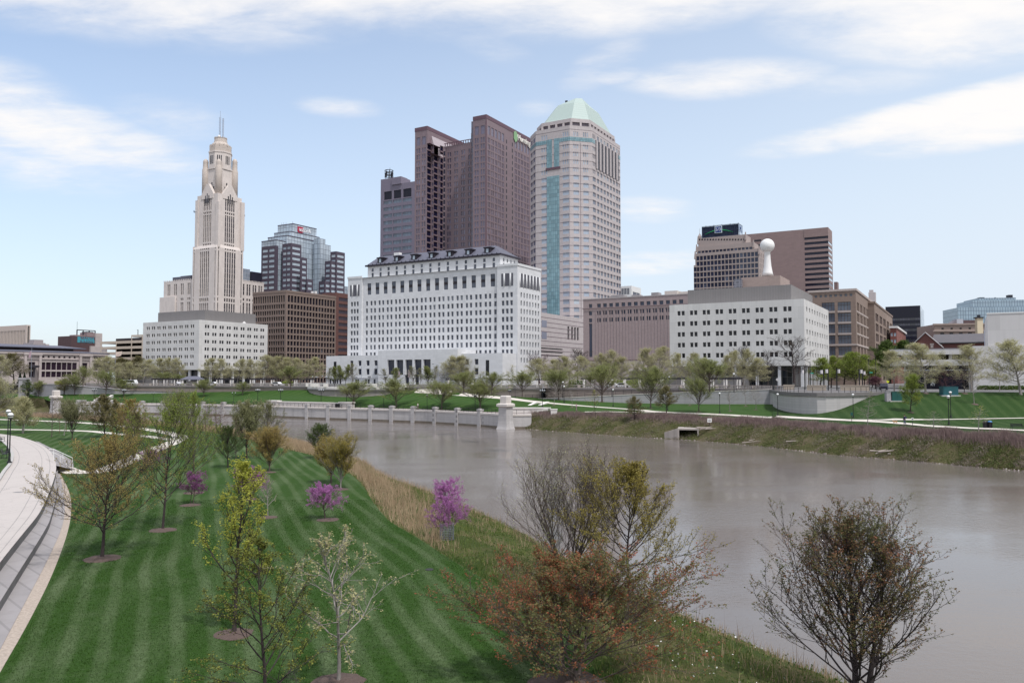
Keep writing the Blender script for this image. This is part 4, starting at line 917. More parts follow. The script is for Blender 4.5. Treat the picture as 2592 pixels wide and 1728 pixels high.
b.glaze({'louvre': m_plain('louvre_dark', c4(.008, .008, .02), .6, .3), 'window_band': m_curtain('grey_band_glass', c4(.115, .145, .195), c4(.07, .08, .11), 3.0, 20, .12, .15, .25)})
cm = MB(); mx, my, mz = b.fx(981, 5), 5, b.z(449, b.fx(981, 5)); mh = b.z(429, mx) - mz
for k in range(8): cm.bar((mx + 3.4 * cos(k * pi / 4), my + 3.4 * sin(k * pi / 4), mz), (mx + 3.4 * cos(k * pi / 4), my + 3.4 * sin(k * pi / 4), mz + mh), .22, 4)
for j in (.25, .6, 1.0):
    for k in range(12): cm.bar((mx + 3.6 * cos(k * pi / 6), my + 3.6 * sin(k * pi / 6), mz + mh * j), (mx + 3.6 * cos((k + 1) * pi / 6), my + 3.6 * sin((k + 1) * pi / 6), mz + mh * j), .3, 4)
for k in range(0, 8, 2): cm.box(mx + 3.2 * cos(k * pi / 4) - .5, mx + 3.2 * cos(k * pi / 4) + .5, my + 3.2 * sin(k * pi / 4) - .5, my + 3.2 * sin(k * pi / 4) + .5, mz + mh * .3, mz + mh * .75)
cm.bar((mx + 1, my, mz), (mx + 1, my, mz + mh * 1.35), .15, 4)
b.part('mast_cage', cm, M_STEELD)
# ---- the twin-shouldered plum granite tower
b = Bld('plum_granite_tower', 'tall plum granite tower with two shoulders and a dark sawtooth notch', 'skyscraper', 1230, 470)
M_PLUM = m_stone('plum_granite', c4(.235, .17, .19), .07, .15, 1.2, (4.05, 2.2), .0, .55, .82)
M_PLUM2 = m_plain('plum_band', c4(.13, .07, .095), .5, .1)
G_PLUM = m_glass('plum_glass', c4(.13, .115, .165), c4(.30, .27, .36), .5, .1, .6)
zt = b.z(290.5); fl = 16.7 * 470 / F; xr0 = b.fx(1196); xl1 = b.fx(1078.5); xl0 = b.fx(1047); D = 46.0
zw0 = zt - 6.2
def plum_iv(a, e, n): return pairs_iv(a, e, n, 1.15, .55)
mb = MB()
for (a, e) in ((xr0, 0), (xl0, xl1)):
    iv = plum_iv(a + .5, e - .4, 2)
    b.facade(mb, b.F(0), a, e, 8.9, zt, [(zw0 - 5.2, zw0, [(iv[0][0], iv[1][1]), (iv[2][0], iv[3][1])])] + rows_b(zw0 - 7.2, fl, 3.0, 36, iv), .25)
groups = []
yb1, yb2 = b.ry(1282, 0), b.ry(1297, 0); ye = b.ry(1352, 0)
ivr = plum_iv(1.0, yb1 - 2.4, 5) + [(yb1 - .9, yb1 + .6)]
ivr2 = plum_iv(yb2 + 2.2, yb2 + 2.2 + (yb1 - 3.4), 5)
dk = [(yb1 - .8, yb1 + .4), (yb2 - .6, yb2 + .6)]
ivr = plum_iv(1.0, yb1 - 2.4, 5); top5 = lambda v: [(v[i][0], v[i + 1][1]) for i in range(0, len(v), 2)]
b.facade(mb, b.Rt(0), 0, D + 24, 8.9, zt, [(zw0 - 5.2, zw0, top5(ivr) + top5(ivr2))] + rows_b(zw0 - 7.2, fl, 3.0, 36, ivr + ivr2), .25)
mb.quad((xl0, 0, 8.9), (xl0, D, 8.9), (xl0, D, zt), (xl0, 0, zt)); mb.quad((xl0, D, 8.9), (0, D, 8.9), (0, D, zt), (xl0, D, zt))
M_SKYL = m_plain('sloping_glazing', c4(.45, .39, .41), .35, .15, .6)
zs = [zt - 11, zt - 18, zt - 20.5]; zmid = b.z(362, -22, 14)
pts = [(xl1, 0), (xl1, 4.6), (xl1 + 1.9, 4.6), (xl1 + 1.9, 9.2), (xl1 + 3.6, 9.2), (xl1 + 3.6, 12.6), (xl1 + 4.6, 13.4), (xr0 - 7.5, 13.0), (xr0 - 7.5, 10), (xr0 - 5.6, 10), (xr0 - 5.6, 6.4), (xr0 - 3.2, 6.4), (xr0 - 3.2, 3), (xr0 - .01, 3), (xr0 - .01, 0)]
hts = [zt - 11, zt - 11, zt - 17.5, zt - 17.5, zmid, zmid, zmid, zmid, zmid, zmid + 3, zmid + 3, zmid + 9, zmid + 9, zt - 6]
dkm = MB(); lt = MB()
for i in range(len(pts) - 1):
    (xa, ya), (xb_, yb_) = pts[i], pts[i + 1]; L = math.hypot(xb_ - xa, yb_ - ya); u = ((xb_ - xa) / L, (yb_ - ya) / L); n_ = (-u[1], u[0]); hz = hts[i]
    pl = ((xa, ya), u, n_)
    if i in (0, 2, 4):                             # dark bays
        b.facade(mb, pl, 0, L, 8.9, hz, rows_b(hz - .2, fl, fl * .78, 36, [(.12, L - .12)]), .5, 'dark_bay')
    elif i == 5: b.facade(mb, pl, 0, L, 8.9, hz, rows_b(hz - 3, fl, 2.9, 36, [(.1, L - .1)]), .3, 'dark_bay')
    elif i == 6: b.facade(mb, pl, 0, L, 8.9, hz, rows_b(hz - 4.2, fl, 2.6, 36, plum_iv(.3, L - .2, 4)), .25)
    elif i >= 7: b.facade(mb, pl, 0, L, 8.9, hz, rows_b(hz - .6, fl, fl * .84, 36, [(.1, L - .1)]), .12, 'notch_glass')
    else: b.facade(mb, pl, 0, L, 8.9, hz, rows_b(hz - .6, fl, fl * .5, 36, [(.4, L - .3)]), .12)
for (x_, y_, x2, z_) in ((xl1, 4.6, xl1 + 1.9, zt - 11), (xl1 + 1.9, 9.2, xl1 + 3.6, zt - 17.5)): mb.quad((xl1, 0, z_), (x2, 0, z_), (x2, D, z_), (xl1, D, z_))
mb.prism([(xl1 + 3.6, 14.2), (xr0 - 7.5, 14.2), (xr0 - 7.5, D - 1), (xl1 + 3.6, D - 1)], 8.9, zmid)
mb.box(xl0 + .05, xl1 - .01, .05, D - .05, zt - .02, zt); mb.box(xr0 + .05, -.05, .05, D - .05, zt - .02, zt)
mb.quad((xl1, 0.01, zt - 11), (xl1, D, zt - 11), (xl1, D, zt), (xl1, 0.01, zt))
for (y0_, y1_) in ((3.0, zmid),): pass
b.part('wall', mb, M_PLUM)
b.part('sloping_glazing', MB().prism([(xl1 + .01, 4.62), (xl1 + 1.9, 4.62), (xl1 + 1.9, D), (xl1 + .01, D)], zt - 10.9, [zt - 5, zt - 10.8, zt - 10.8, zt - 5]).prism([(xl1 + 1.91, 9.22), (xl1 + 3.6, 9.22), (xl1 + 3.6, D), (xl1 + 1.91, D)], zt - 17.4, [zt - 12, zt - 17.3, zt - 17.3, zt - 12]), M_SKYL)
b.part('coping', MB().box(xl0 - .15, xl1 + .12, -.15, .3, zt - 2.2, zt + .2).box(xl1 - .2, xl1 + .12, .3, D, zt - 2.2, zt + .2).box(xr0 - .1, .15, -.15, .3, zt - 2.2, zt + .2).box(-.2, .15, .3, D + 24, zt - 2.2, zt + .2), M_PLUM2)
b.part('corner_strip', MB().box(-.35, .1, -.1, .35, 8.9, zt - 2.2), M_PLUM2)
for i in range(12): b.part('balustrade_post', MB().box(xl1 + 4.6 + i * 1.75, xl1 + 5.0 + i * 1.75, 12.7, 13.1, zmid, zmid + 1.5), M_PLUM2)
b.part('balustrade_rail', MB().box(xl1 + 4, xr0 - 7.5, 12.7, 13.1, zmid + 1.5, zmid + 1.9), M_PLUM2)
sl = MB()
for k in range(36):
    z_ = zw0 - 5.2 - fl * k
    for y_ in (yb1, yb2): sl.box(-.04, .03, y_ - .55, y_ + .55, z_, z_ + fl * .62)
b.part('slot_window', sl, m_plain('slot_glass', c4(.01, .008, .018), .4, .2))
b.glaze({'window': G_PLUM, 'notch_glass': m_glass('notch_glass', c4(.13, .125, .165), c4(.2, .19, .24), .5, .12, .6), 'dark_bay': m_glass('dark_bay_glass', c4(.006, .006, .03), c4(.02, .02, .06), .2, .06, .3)}, 70)
hx = b.ry(1304, 0); zz = zt - 3.6
b.part('sign_emblem', MB().prism([(.16, hx - 2.2), (.5, hx - 2.2), (.5, hx + 2.2), (.16, hx + 2.2)], zz - 2.4, zz + 1.6).prism([(.16, hx - .3), (.5, hx - .3), (.5, hx + .3), (.16, hx + .3)], zz - 4.2, zz - 2.4, [(.16, hx - 2.2), (.5, hx - 2.2), (.5, hx + 2.2), (.16, hx + 2.2)]).prism([(.16, hx - 2.2), (.5, hx - 2.2), (.5, hx + 2.2), (.16, hx + 2.2)], zz + 1.6, zz + 3.0, [(.16, hx - .4), (.5, hx - .4), (.5, hx + .4), (.16, hx + .4)]), m_plain('sign_green', c4(.24, .42, .22), .5, .1))
put_text('sign_lettering', 'Huntington', 5.4, m_plain('sign_cream', c4(.85, .82, .76), .4, .02), b.root, (.45, b.ry(1330, 0) + 1.2, zz - .4 - b.zb), pi / 2, .25, 1.0)
# ---- the pale granite tower with the green pyramid roof
b = Bld('pale_granite_tower', 'pale granite tower with chamfered corners under a pale green roof', 'skyscraper', 1444, 430)
M_RIFFE = m_stone('pale_pink_granite', c4(.53, .475, .475), .06, .12, 1.0, (1.43, 1.15), .0, .6, .72)
M_TEAL = m_curtain('teal_glass', c4(.20, .33, .37), c4(.08, .17, .21), 1.3, 2.1, .09, .12, .2, .6)
zt = b.z(317); L1 = -b.fx(1357); fl = 4.3
c45 = Vector((1, 1)).normalized(); t2 = 13.1; Bx, By = c45.x * t2, c45.y * t2; t3 = 41.0
P0 = (-L1, 0); P1 = (0, 0); P2 = (Bx, By); P3 = (Bx, By + t3); P4 = (Bx - c45.x * 8, By + t3 + c45.y * 8); Pm = (-L1 - c45.x * 11, c45.y * 11)
G_RIF = m_glass('pale_tower_glass', c4(.34, .39, .47), c4(.55, .61, .66), .45, .1, .6); G_RIFD = m_glass('shade_tower_glass', c4(.15, .16, .23), c4(.40, .43, .5), .22, .1, .5)
def face(Pa, Pb, spec, ztop, win='window', lowwin=None):
    L = math.hypot(Pb[0] - Pa[0], Pb[1] - Pa[1]); u = ((Pb[0] - Pa[0]) / L, (Pb[1] - Pa[1]) / L); pl = (Pa, u, (-u[1], u[0]))
    wide, trip = [], []
    for (f0, f1, kind) in spec:
        a, e = f0 * L, f1 * L; wide.append((a, e))
        if kind == 'w':
            w3 = (e - a) / 3.4
            trip += [(a + (e - a - w3) * k / 2, a + (e - a - w3) * k / 2 + w3 * .72) for k in range(3)]
        else: trip.append((a + .15, e - .15))
    rows = []
    for k in range(34):
        z_ = zt - 3.4 - fl * k - (2.6 if k > 0 else 0) - (0 if k < 5 else 0)
        rows.append((z_ - 2.5, z_, trip if k < 5 else wide))
    b.facade(mb, pl, 0, L, 8.9, ztop, rows, .14, win); return pl, L
mb = MB()
sxa, sxb = (b.fx(1384.5) + L1) / L1, (b.fx(1418) + L1) / L1
face(P0, P1, [(.17, .36, 'w'), (sxb + .09, sxb + .27, 'w')], zt)
face(P1, P2, [(.16, .40, 'w'), (.60, .84, 'w')], zt)
sp_r = [(.02, .115, 'w')] + [(.165 + .112 * k, .165 + .112 * k + .068, 'n') for k in range(7)] + [(.93, .99, 'w')]
face(P2, P3, sp_r, zt, 'side_window')
face(P3, P4, [(.2, .8, 'w')], zt); face(Pm, P0, [(.12, .42, 'n'), (.56, .9, 'n')], zt, 'shade_window')
back = [Pm, (Pm[0], Pm[1] + 40), (P4[0], P4[1] + 2), P4]
for (p, q) in zip(back, back[1:]): mb.quad((*p, 8.9), (*q, 8.9), (*q, zt), (*p, zt))
ring = [Pm, P0, P1, P2, P3, P4, (P4[0], P4[1] + 2), (Pm[0], Pm[1] + 40)]
mb.add([(*p, zt) for p in ring], [tuple(range(len(ring)))])
b.part('wall', mb, M_RIFFE)
tl = MB()
zb_ = zt - 6.4
def strip_on(mb_, Pa, Pb, f0, f1, z0, z1, proud=.12):
    L = math.hypot(Pb[0] - Pa[0], Pb[1] - Pa[1]); u = Vector(((Pb[0] - Pa[0]) / L, (Pb[1] - Pa[1]) / L)); n_ = Vector((u.y, -u.x))
    p = Vector(Pa) + u * f0 * L; q = Vector(Pa) + u * f1 * L
    mb_.prism([tuple(p + n_ * proud), tuple(q + n_ * proud), tuple(q - n_ * .05), tuple(p - n_ * .05)], z0, z1)
for (Pa, Pb, f0, f1) in ((P0, P1, 0, sxa), (P0, P1, sxb, 1), (P1, P2, 0, 1), (P2, P3, 0, .1), (P2, P3, .94, 1), (P3, P4, 0, 1)): strip_on(tl, Pa, Pb, f0, f1, zb_ - 2.2, zb_, .10)
strip_on(tl, Pm, P0, 0, 1, zb_ - 2.2, zb_, .10)
b.part('teal_band', tl, M_TEAL)
zs1 = b.z(424, b.fx(1400)); zs0 = b.z(446, b.fx(1400))
tl = MB(); strip_on(tl, P0, P1, sxa + .01, sxb - .01, 30, zs0, .14); b.part('teal_strip', tl, M_TEAL)
for (a, e) in ((sxa + .01, (sxa + sxb) / 2 - .03), ((sxa + sxb) / 2 + .03, sxb - .01)):
    tl = MB(); strip_on(tl, P0, P1, a, e, zs1, zb_ + .2, .14); b.part('teal_strip', tl, M_TEAL)
tl = MB(); strip_on(tl, P0, P1, sxa - .02, sxb + .02, zs1 - 1.2, zs1, .3); b.part('strip_sill', tl, M_PLUM2)
zl0, zl1 = b.z(430, Bx, By + 8), zb_ + .5
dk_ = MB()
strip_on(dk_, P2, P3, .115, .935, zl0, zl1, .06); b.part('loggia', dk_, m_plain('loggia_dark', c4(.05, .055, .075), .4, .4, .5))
for k in range(7):
    f0 = .125 + .118 * k; c_ = MB(); strip_on(c_, P2, P3, f0, f0 + .045, zl0, zl1, .55); b.part('loggia_pier', c_, M_RIFFE)
sl = MB()
for k in range(31):
    for (Pa, Pb) in ((P0, P1), (P1, P2), (P2, P3), (P3, P4), (Pm, P0)):
        z_ = zt - 2.2 - fl * k
        if Pa == P0 and z_ < zs0: strip_on(sl, Pa, Pb, 0, sxa, z_ - .09, z_ + .09, .035); strip_on(sl, Pa, Pb, sxb, 1, z_ - .09, z_ + .09, .035)
        else: strip_on(sl, Pa, Pb, .001, .999, z_ - .09, z_ + .09, .035)
b.part('string_course', sl, m_plain('dark_course', c4(.11, .075, .095), .6))
strp = MB(); strip_on(strp, P1, P2, .47, .49, 20, zb_ - 3, .05); b.part('joint', strp, m_plain('dark_course', c4(.2, .16, .18), .6))
b.glaze({'window': G_RIF, 'shade_window': G_RIFD, 'side_window': m_glass('side_tower_glass', c4(.13, .15, .20), c4(.45, .5, .56), .35, .1, .5)}, 55)
def inset(P, d): return [(x + (d if i in (0, 1, 7) else 0) * .7 + (0), y) for i, (x, y) in enumerate(P)]
cxm, cym = (P0[0] + P3[0]) / 2 + 1, 22.0
shrink = lambda k: [(cxm + (x - cxm) * k, cym + (y - cym) * k) for x, y in ring]
zk = b.z(280, -2, 2); zk2 = b.z(272, 0, 6)
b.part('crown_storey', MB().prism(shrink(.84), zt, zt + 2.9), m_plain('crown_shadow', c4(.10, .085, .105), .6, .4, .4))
cp = MB()
for i in range(5):
    A_, B_ = shrink(.85)[i], shrink(.85)[i + 1]; L = math.hypot(B_[0] - A_[0], B_[1] - A_[1]); n_ = max(2, int(L / 4.2))
    for k in range(n_ + 1):
        p = (A_[0] + (B_[0] - A_[0]) * k / n_, A_[1] + (B_[1] - A_[1]) * k / n_); cp.obox(p, (B_[0] - A_[0], B_[1] - A_[1]), 1.1, 1.1, zt, zt + 2.9)
cp.prism(shrink(.865), zt + 2.9, zt + 4.9); b.part('crown_parapet', cp, M_RIFFE)
zap = b.z(251, -3, 18); M_COPPER = NT('green_copper'); _w = M_COPPER.wave(.314 / .8, vec=M_COPPER.mapping(rot=(0, 0, .8)))
M_COPPER = M_COPPER.set(M_COPPER.mix(M_COPPER.rng(_w, .85, 1, 0, .35), c4(.40, .485, .455), c4(.27, .34, .32)), .6)
rbm = MB().prism(shrink(.80), zt + 4.9, zt + 4.9 + (zap - zt - 4.9) * .74, shrink(.48)).prism(shrink(.48), zt + 4.9 + (zap - zt - 4.9) * .74, [zap - 1.8, zap - 1.5, zap, zap + .2, zap - 1, zap - 1, zap - 2, zap - 2], shrink(.27))
rf = b.part('roof', rbm, M_COPPER)
q0 = shrink(.81); b.part('roof_gable', MB().prism([(q0[1][0] + 1.0, q0[1][1] - .3), (q0[2][0] - 1.5, q0[2][1] - .3), (q0[2][0] - 2, 26), (q0[1][0] + 1, 26)], zt + 4.9, b.z(266, 0, 10), [(q0[1][0] + 7, 15), (q0[2][0] - 5, 14), (q0[2][0] - 6, 26), (q0[1][0] + 7, 26)]), M_COPPER, rf)
b.part('roof_finial', MB().cyl(b.fx(1436, 22), 22, .5, .9, zap - .5, zap + 1.8, 8), M_STEELD, rf)
b2 = Bld('low_granite_wing', 'low pale granite wing at the foot of the green roofed tower', 'building', 1340, 372)
D = b2.ry(1482); zt2 = b2.z(786); mb = MB()
b2.facade(mb, b2.Rt(0), 0, D, 8.9, zt2, [(b2.z(859, 0, b2.ry(1440)), b2.z(826, 0, b2.ry(1440)), [(b2.ry(p), b2.ry(p + 4.6)) for p in (1437, 1446.5, 1454, 1461)])] + [(b2.z(900 - k * 9, 0, 12), b2.z(897 - k * 9, 0, 12), [(2, b2.ry(1425))]) for k in range(3)], .6)
mb.quad((-25, 0, 8.9), (0, 0, 8.9), (0, 0, zt2), (-25, 0, zt2)); mb.quad((-25, 0, zt2), (0, 0, zt2), (0, D, zt2), (-25, D, zt2)); mb.quad((0, D, 8.9), (-25, D, 8.9), (-25, D, zt2), (0, D, zt2))
b2.part('wall', mb, M_RIFFE); b2.glaze(G_DARK)
sl = MB()
for k in range(9): z_ = zt2 - 2.2 - k * 2.3; sl.box(0, .05, .4, D - (.5 if k not in (2, 3, 4) else 14), z_ - .12, z_ + .12)
b2.part('string_course', sl, m_plain('dark_course', c4(.16, .11, .135), .6))
b2.part('grey_panel', MB().box(0, .06, b2.ry(1371), b2.ry(1384), b2.z(826, 0, 8), b2.z(808, 0, 8)).box(0, .06, b2.ry(1371), b2.ry(1384), b2.z(856, 0, 8), b2.z(838, 0, 8)), m_plain('grey_glass', c4(.24, .25, .32), .2, .1))
# ---- pinkish tan exchange building, nearly windowless
b = Bld('windowless_brick_building', 'pinkish tan ribbed brick building, almost windowless below its top floors', 'building', 1780, 318)
x0 = b.fx(1477); zt = b.z(745, b.fx(1740)); ws = []
zrow = [b.z(770 - 5, b.fx(1500)), b.z(786, b.fx(1510)), b.z(803, b.fx(1510))]
xw0, xw1 = b.fx(1517), b.fx(1726); nwin = 14; pw = (xw1 - xw0) / (nwin - 1)
ivw = [(xw0 + pw * k - .85, xw0 + pw * k + .85) for k in range(nwin)]
zA = b.z(776, xw0); mb = MB()
wz = 2.0
zR1 = b.z(769, xw0); zR2 = b.z(787, xw0); zR3 = b.z(805, xw0)
slit = (b.fx(1491.5), b.fx(1499.5))
ct = [(zR1, zR1 + 2.1), (zR2, zR2 + 2.1), (zR3 - 0, zR3 + 2.1)]
zr1 = b.z(778, xw0)
bands = [(b.z(778, xw0), b.z(768.5, xw0), [slit] + ivw), (b.z(797, xw0), b.z(787, xw0), [slit] + ivw), (b.z(815, xw0), b.z(805, xw0), [slit] + ivw), (b.z(903, xw0), b.z(818, xw0), [slit])]
b.facade(mb, b.F(0), x0, 0, 8.9, zt, bands, .35)
mb.quad((x0, 0, 8.9), (x0, 40, 8.9), (x0, 40, zt), (x0, 0, zt)); mb.quad((x0, 0, zt), (0, 0, zt), (0, 40, zt), (x0, 40, zt))
for k in range(nwin + 13):
    xx = xw0 - pw / 2 + pw * k * .5
    if xx < xw1 + pw: mb.box(xx - .16, xx + .16, -.16, .0, b.z(912, xw0), b.z(784, xw0))
b.part('wall', mb, m_stone('pink_brick', c4(.38, .30, .298), .05, .3, 4, (.4, 1), .06, .9, .9))
b.part('cornice', MB().box(x0 - .2, 0, -.35, -.17, b.z(783, x0), b.z(781.5, x0)), m_plain('dark_course', c4(.16, .11, .12), .7)); b.part('coping', MB().box(x0 - .15, 0, -.18, .3, zt, zt + .35), m_plain('coping_grey', c4(.42, .38, .38), .7))
b.part('base_band', MB().box(x0 - .1, 0, -.5, -.02, b.z(914, x0), b.z(911.5, x0)), m_plain('dark_course', c4(.16, .11, .12), .7))
b.part('stone_base', MB().box(x0 - .15, 0, -.45, -.01, 8.9, b.z(914.2, x0)), m_stone('base_stone', c4(.42, .36, .345), .1, .4, 2, (1.2, 2.4), .1))
b.part('penthouse', MB().box(b.fx(1684, 14), b.fx(1716, 14), 14, 26, zt, b.z(735, b.fx(1716, 14), 14)).box(b.fx(1714, 16), b.fx(1750, 16), 16, 26, zt, b.z(738, b.fx(1730, 16), 16)), m_plain('cream_panel', c4(.56, .52, .48), .7, .08))
b.part('roof_plant', MB().box(b.fx(1548, 6), b.fx(1580, 6), 6, 10, zt, zt + 2.0).box(b.fx(1600, 6), b.fx(1620, 6), 6, 10, zt, zt + 1.7).box(b.fx(1650, 6), b.fx(1668, 6), 6, 10, zt, zt + 2.2), m_plain('plant_grey', c4(.30, .29, .30), .6, .4, .6))
b.part('canopy', MB().box(b.fx(1585, -6), b.fx(1660, -6), -7, -.5, b.z(939, -60, -6), b.z(937, -60, -6)), M_WHITEP)
b.glaze(G_BLUE)
b = Bld('white_office_building', 'small white office building peeping over the ribbed brick building', 'office building', 1600, 700)
x0, D = b.fx(1560), b.ry(1624); zt = b.z(723); mb = MB(); b.shell(mb, x0, 0, 0, D, 8.9, zt, rows_b(zt - 2, 8.2, 5.6, 8, spread_iv(x0, -2, 9, 1.1)), rows_b(zt - 5, 7.5, 4.0, 8, spread_iv(3, D - 3, 2, D * .36)), .3)
b.part('wall', mb, M_WHITEP); b.glaze({'window': G_BLUE})
# ---- buff tower with the rooftop bank sign
b = Bld('buff_bank_tower', 'buff stone tower with blue windows under a dark rooftop sign frame', 'skyscraper', 1926, 540)
M_BUFF = m_stone('buff_stone', c4(.40, .335, .315), .08, .2, 1.2, None, .1, .8)
rp = 14.5 * .27
def buff(pl, pc, yt, yo, n, right=None, z0=8.9, w=2.1):
    x0, x1 = b.fx(pl, yo), b.fx(pc, yo); zt_ = b.z(yt, x1, yo); mb = MB(); d_ = b.ry(right, x1) if right else yo + 14
    zf_ = b.z(630, b.fx(1850), 0) + rp * 10
    zz = [k for k in range(-2, 40)]; rows = [(zref - rp * k - 3.0, zref - rp * k, spread_iv(x0 + .6, x1 - .6, n, w)) for k in range(40) if zref - rp * k < zt_ - 1.0]
    b.shell(mb, x0, x1, yo, d_, z0, zt_, rows, [(za, zb2_, spread_iv(yo + .8, d_ - .5, max(1, int((d_ - yo) / 4)), 1.5)) for za, zb2_, _ in rows], .4); b.part('wall', mb, M_BUFF); return x0, x1, zt_, d_
zref = b.z(643 - 14.5, b.fx(1850), 0)
buff(1763, 1926, 629, 0, 17, 1939); buff(1759, 1766, 671, -.6, 1); x0, x1, zB, dB = buff(1767, 1912, 612.5, 1.2, 15, 1925); x0, x1, zC, dC = buff(1771, 1892, 593, 2.4, 12, 1905)
fr = MB()
for k in range(17): xx = x0 + 1 + (x1 - x0 - 2) * k / 16; fr.box(xx - .5, xx + .5, 2.3, 2.45, b.z(608, xx, 2.4), b.z(604.5, xx, 2.4))
b.part('attic_window', fr, G_DARK); pn = MB()
for (x_, y_, z_) in ((b.fx(1763), 0, b.z(629, 0)), (b.fx(1926), 0, b.z(629)), (b.fx(1767, 1.2), 1.2, zB), (b.fx(1912, 1.2), 1.2, zB), (x0, 2.4, zC), (x1, 2.4, zC)): pn.prism([(x_ - .7, y_ - .7), (x_ + .7, y_ - .7), (x_ + .7, y_ + .7), (x_ - .7, y_ + .7)], z_ - 4, z_ + 1.6, [(x_ - .3, y_ - .3), (x_ + .3, y_ - .3), (x_ + .3, y_ + .3), (x_ - .3, y_ + .3)])
b.part('corner_pier', pn, M_BUFF)
b.part('finial', MB().lathe(b.fx(1775, 4), 4, [(1.3, zC), (1.5, zC + 1.5), (.6, zC + 3.2), (.12, zC + 3.8), (.08, zC + 7.5)], 8), M_BUFF)
b.glaze(G_BLUE, 40)
sg = thing('rooftop_sign', 'dark rooftop sign frame with a green arc and a square fraction emblem', 'sign', (*b.W(x1, 3.0), zC), TH)
sx0 = b.fx(1781, 3) - x1; sx1 = b.fx(1874, 3) - x1; sh = b.z(563.5, x1, 3) - zC; dS = b.ry(1884, x1 + sx1) - 3
MB().box(sx0, sx1, .3, .6, 0, sh * .97).build('sign_panel', m_plain('sign_mesh_dark', c4(.012, .022, .055), .5, .3, .4), sg)
MB().box(sx1 - .3, sx1, .6, dS, sh * .35, sh).build('side_panel', m_plain('sign_side', c4(.35, .45, .6), .5, .2, .5), sg)
fr = MB(); nb = 9
for k in range(nb + 1):
    x_ = sx0 + (sx1 - sx0) * k / nb; fr.bar((x_, 0, 0), (x_, 0, sh + (.6 if k % 2 else 0)), .16, 4); fr.bar((x_, 0, sh), (x_, 2.5, 0), .1, 4)
    if k < nb: fr.bar((x_, 0, sh * .55), (x_ + (sx1 - sx0) / nb, 0, sh), .09, 4)
for h_ in (0.02, .5, 1.0): fr.bar((sx0, 0, sh * h_), (sx1, 0, sh * h_), .14, 4); fr.bar((sx1, 0, sh * h_), (sx1, dS, sh * h_), .14, 4)
for k in range(4): fr.bar((sx1, dS * k / 3, 0), (sx1, dS * k / 3, sh), .14, 4)
fr.build('frame', m_plain('sign_steel', c4(.03, .045, .09), .5, .3), sg)
arc = MB(); N = 20; xm0, xm1 = sx0 + 2.0, sx1 - 3.5
for k in range(N):
    f0, f1 = k / N, (k + 1) / N; zf_ = lambda f: sh * (.30 + .44 * sin(pi * (.12 + .76 * f)) - .18)
    th_ = lambda f: .1 + .55 * sin(pi * f)
    arc.add([(xm0 + (xm1 - xm0) * f0, -.2, zf_(f0)), (xm0 + (xm1 - xm0) * f1, -.2, zf_(f1)), (xm0 + (xm1 - xm0) * f1, -.2, zf_(f1) + th_(f1)), (xm0 + (xm1 - xm0) * f0, -.2, zf_(f0) + th_(f0)),
             (xm0 + (xm1 - xm0) * f0, .2, zf_(f0)), (xm0 + (xm1 - xm0) * f1, .2, zf_(f1)), (xm0 + (xm1 - xm0) * f1, .2, zf_(f1) + th_(f1)), (xm0 + (xm1 - xm0) * f0, .2, zf_(f0) + th_(f0))], [(0, 1, 2, 3), (3, 2, 6, 7), (0, 4, 5, 1)])
arc.build('green_arc', m_plain('arc_green', c4(.02, .35, .12), .5, .05), sg)
ex = sx0 + (sx1 - sx0) * .46; eh = sh * .62
MB().box(ex - 2.6, ex + 2.6, -.5, -.25, eh - 2.5, eh + 2.5).build('emblem_rim', m_plain('emblem_white', c4(.72, .82, .85), .5, .02), sg)
MB().box(ex - 2.15, ex + 2.15, -.62, -.5, eh - 2.05, eh + 2.05).build('emblem_face', m_plain('emblem_blue', c4(.02, .05, .22), .5, .02), sg)
put_text('emblem_lettering', '5/3', 3.0, m_plain('emblem_white', c4(.82, .84, .88), .5, .02), sg, (ex, -.66, eh), 0, .06)
put_text('side_lettering', '5/3', 2.4, m_plain('emblem_blue', c4(.02, .05, .22), .5, .02), sg, (sx1 + .1, dS * .5, sh * .68), pi / 2, .06)
# ---- big brown slab behind
b = Bld('brown_slab_tower', 'wide blank brown slab tower with dark window bands at its right end', 'office building', 2103, 640)
x0 = b.fx(1880); zt = b.z(575); mb = MB(); D = b.ry(2113); xs = b.fx(2042)
rows = [(b.z(602.5), b.z(596.5), [(xs, -.01)])] + rows_b(b.z(609), 13.35 * .32, 13.35 * .32 * .5, 24, [(xs, -.01)])
b.facade(mb, b.F(0), x0, 0, 8.9, zt, rows, .3); b.facade(mb, b.Rt(0), 0, D, 8.9, zt, [(za, zb2_, [(.4, D - .2)]) for za, zb2_, _ in rows[1:]], .2, 'end_window')
mb.quad((0, D, 8.9), (x0, D, 8.9), (x0, D, zt), (0, D, zt)); mb.quad((x0, 0, zt), (0, 0, zt), (0, D, zt), (x0, D, zt)); mb.quad((x0, 0, 8.9), (x0, D, 8.9), (x0, D, zt), (x0, 0, zt))
mb.box(xs - .3, 0.05, -.3, -.001, zt - 7, zt)
b.part('wall', mb, m_stone('mauve_brown_panels', c4(.30, .215, .205), .05, .2, 2, (1.2, 3.6), .05, .85, .88))
b.part('left_louvre', MB().box(b.fx(1912), b.fx(1932), -.1, .1, b.z(611, b.fx(1920)), b.z(607, b.fx(1920))).box(b.fx(1912), b.fx(1932), -.1, .1, b.z(623, b.fx(1920)), b.z(619, b.fx(1920))), M_STEELD)
b.part('stair_tower', MB().box(.5, b.fx(2124, D + 2), D + 2, D + 10, 8.9, b.z(712, 6, D)), m_plain('mauve_brown', c4(.24, .17, .165), .8, .1))
b.glaze({'window': m_glass('slab_band', c4(.015, .014, .03), c4(.04, .04, .07), .3, .1, .3), 'end_window': G_SKY}, 40)
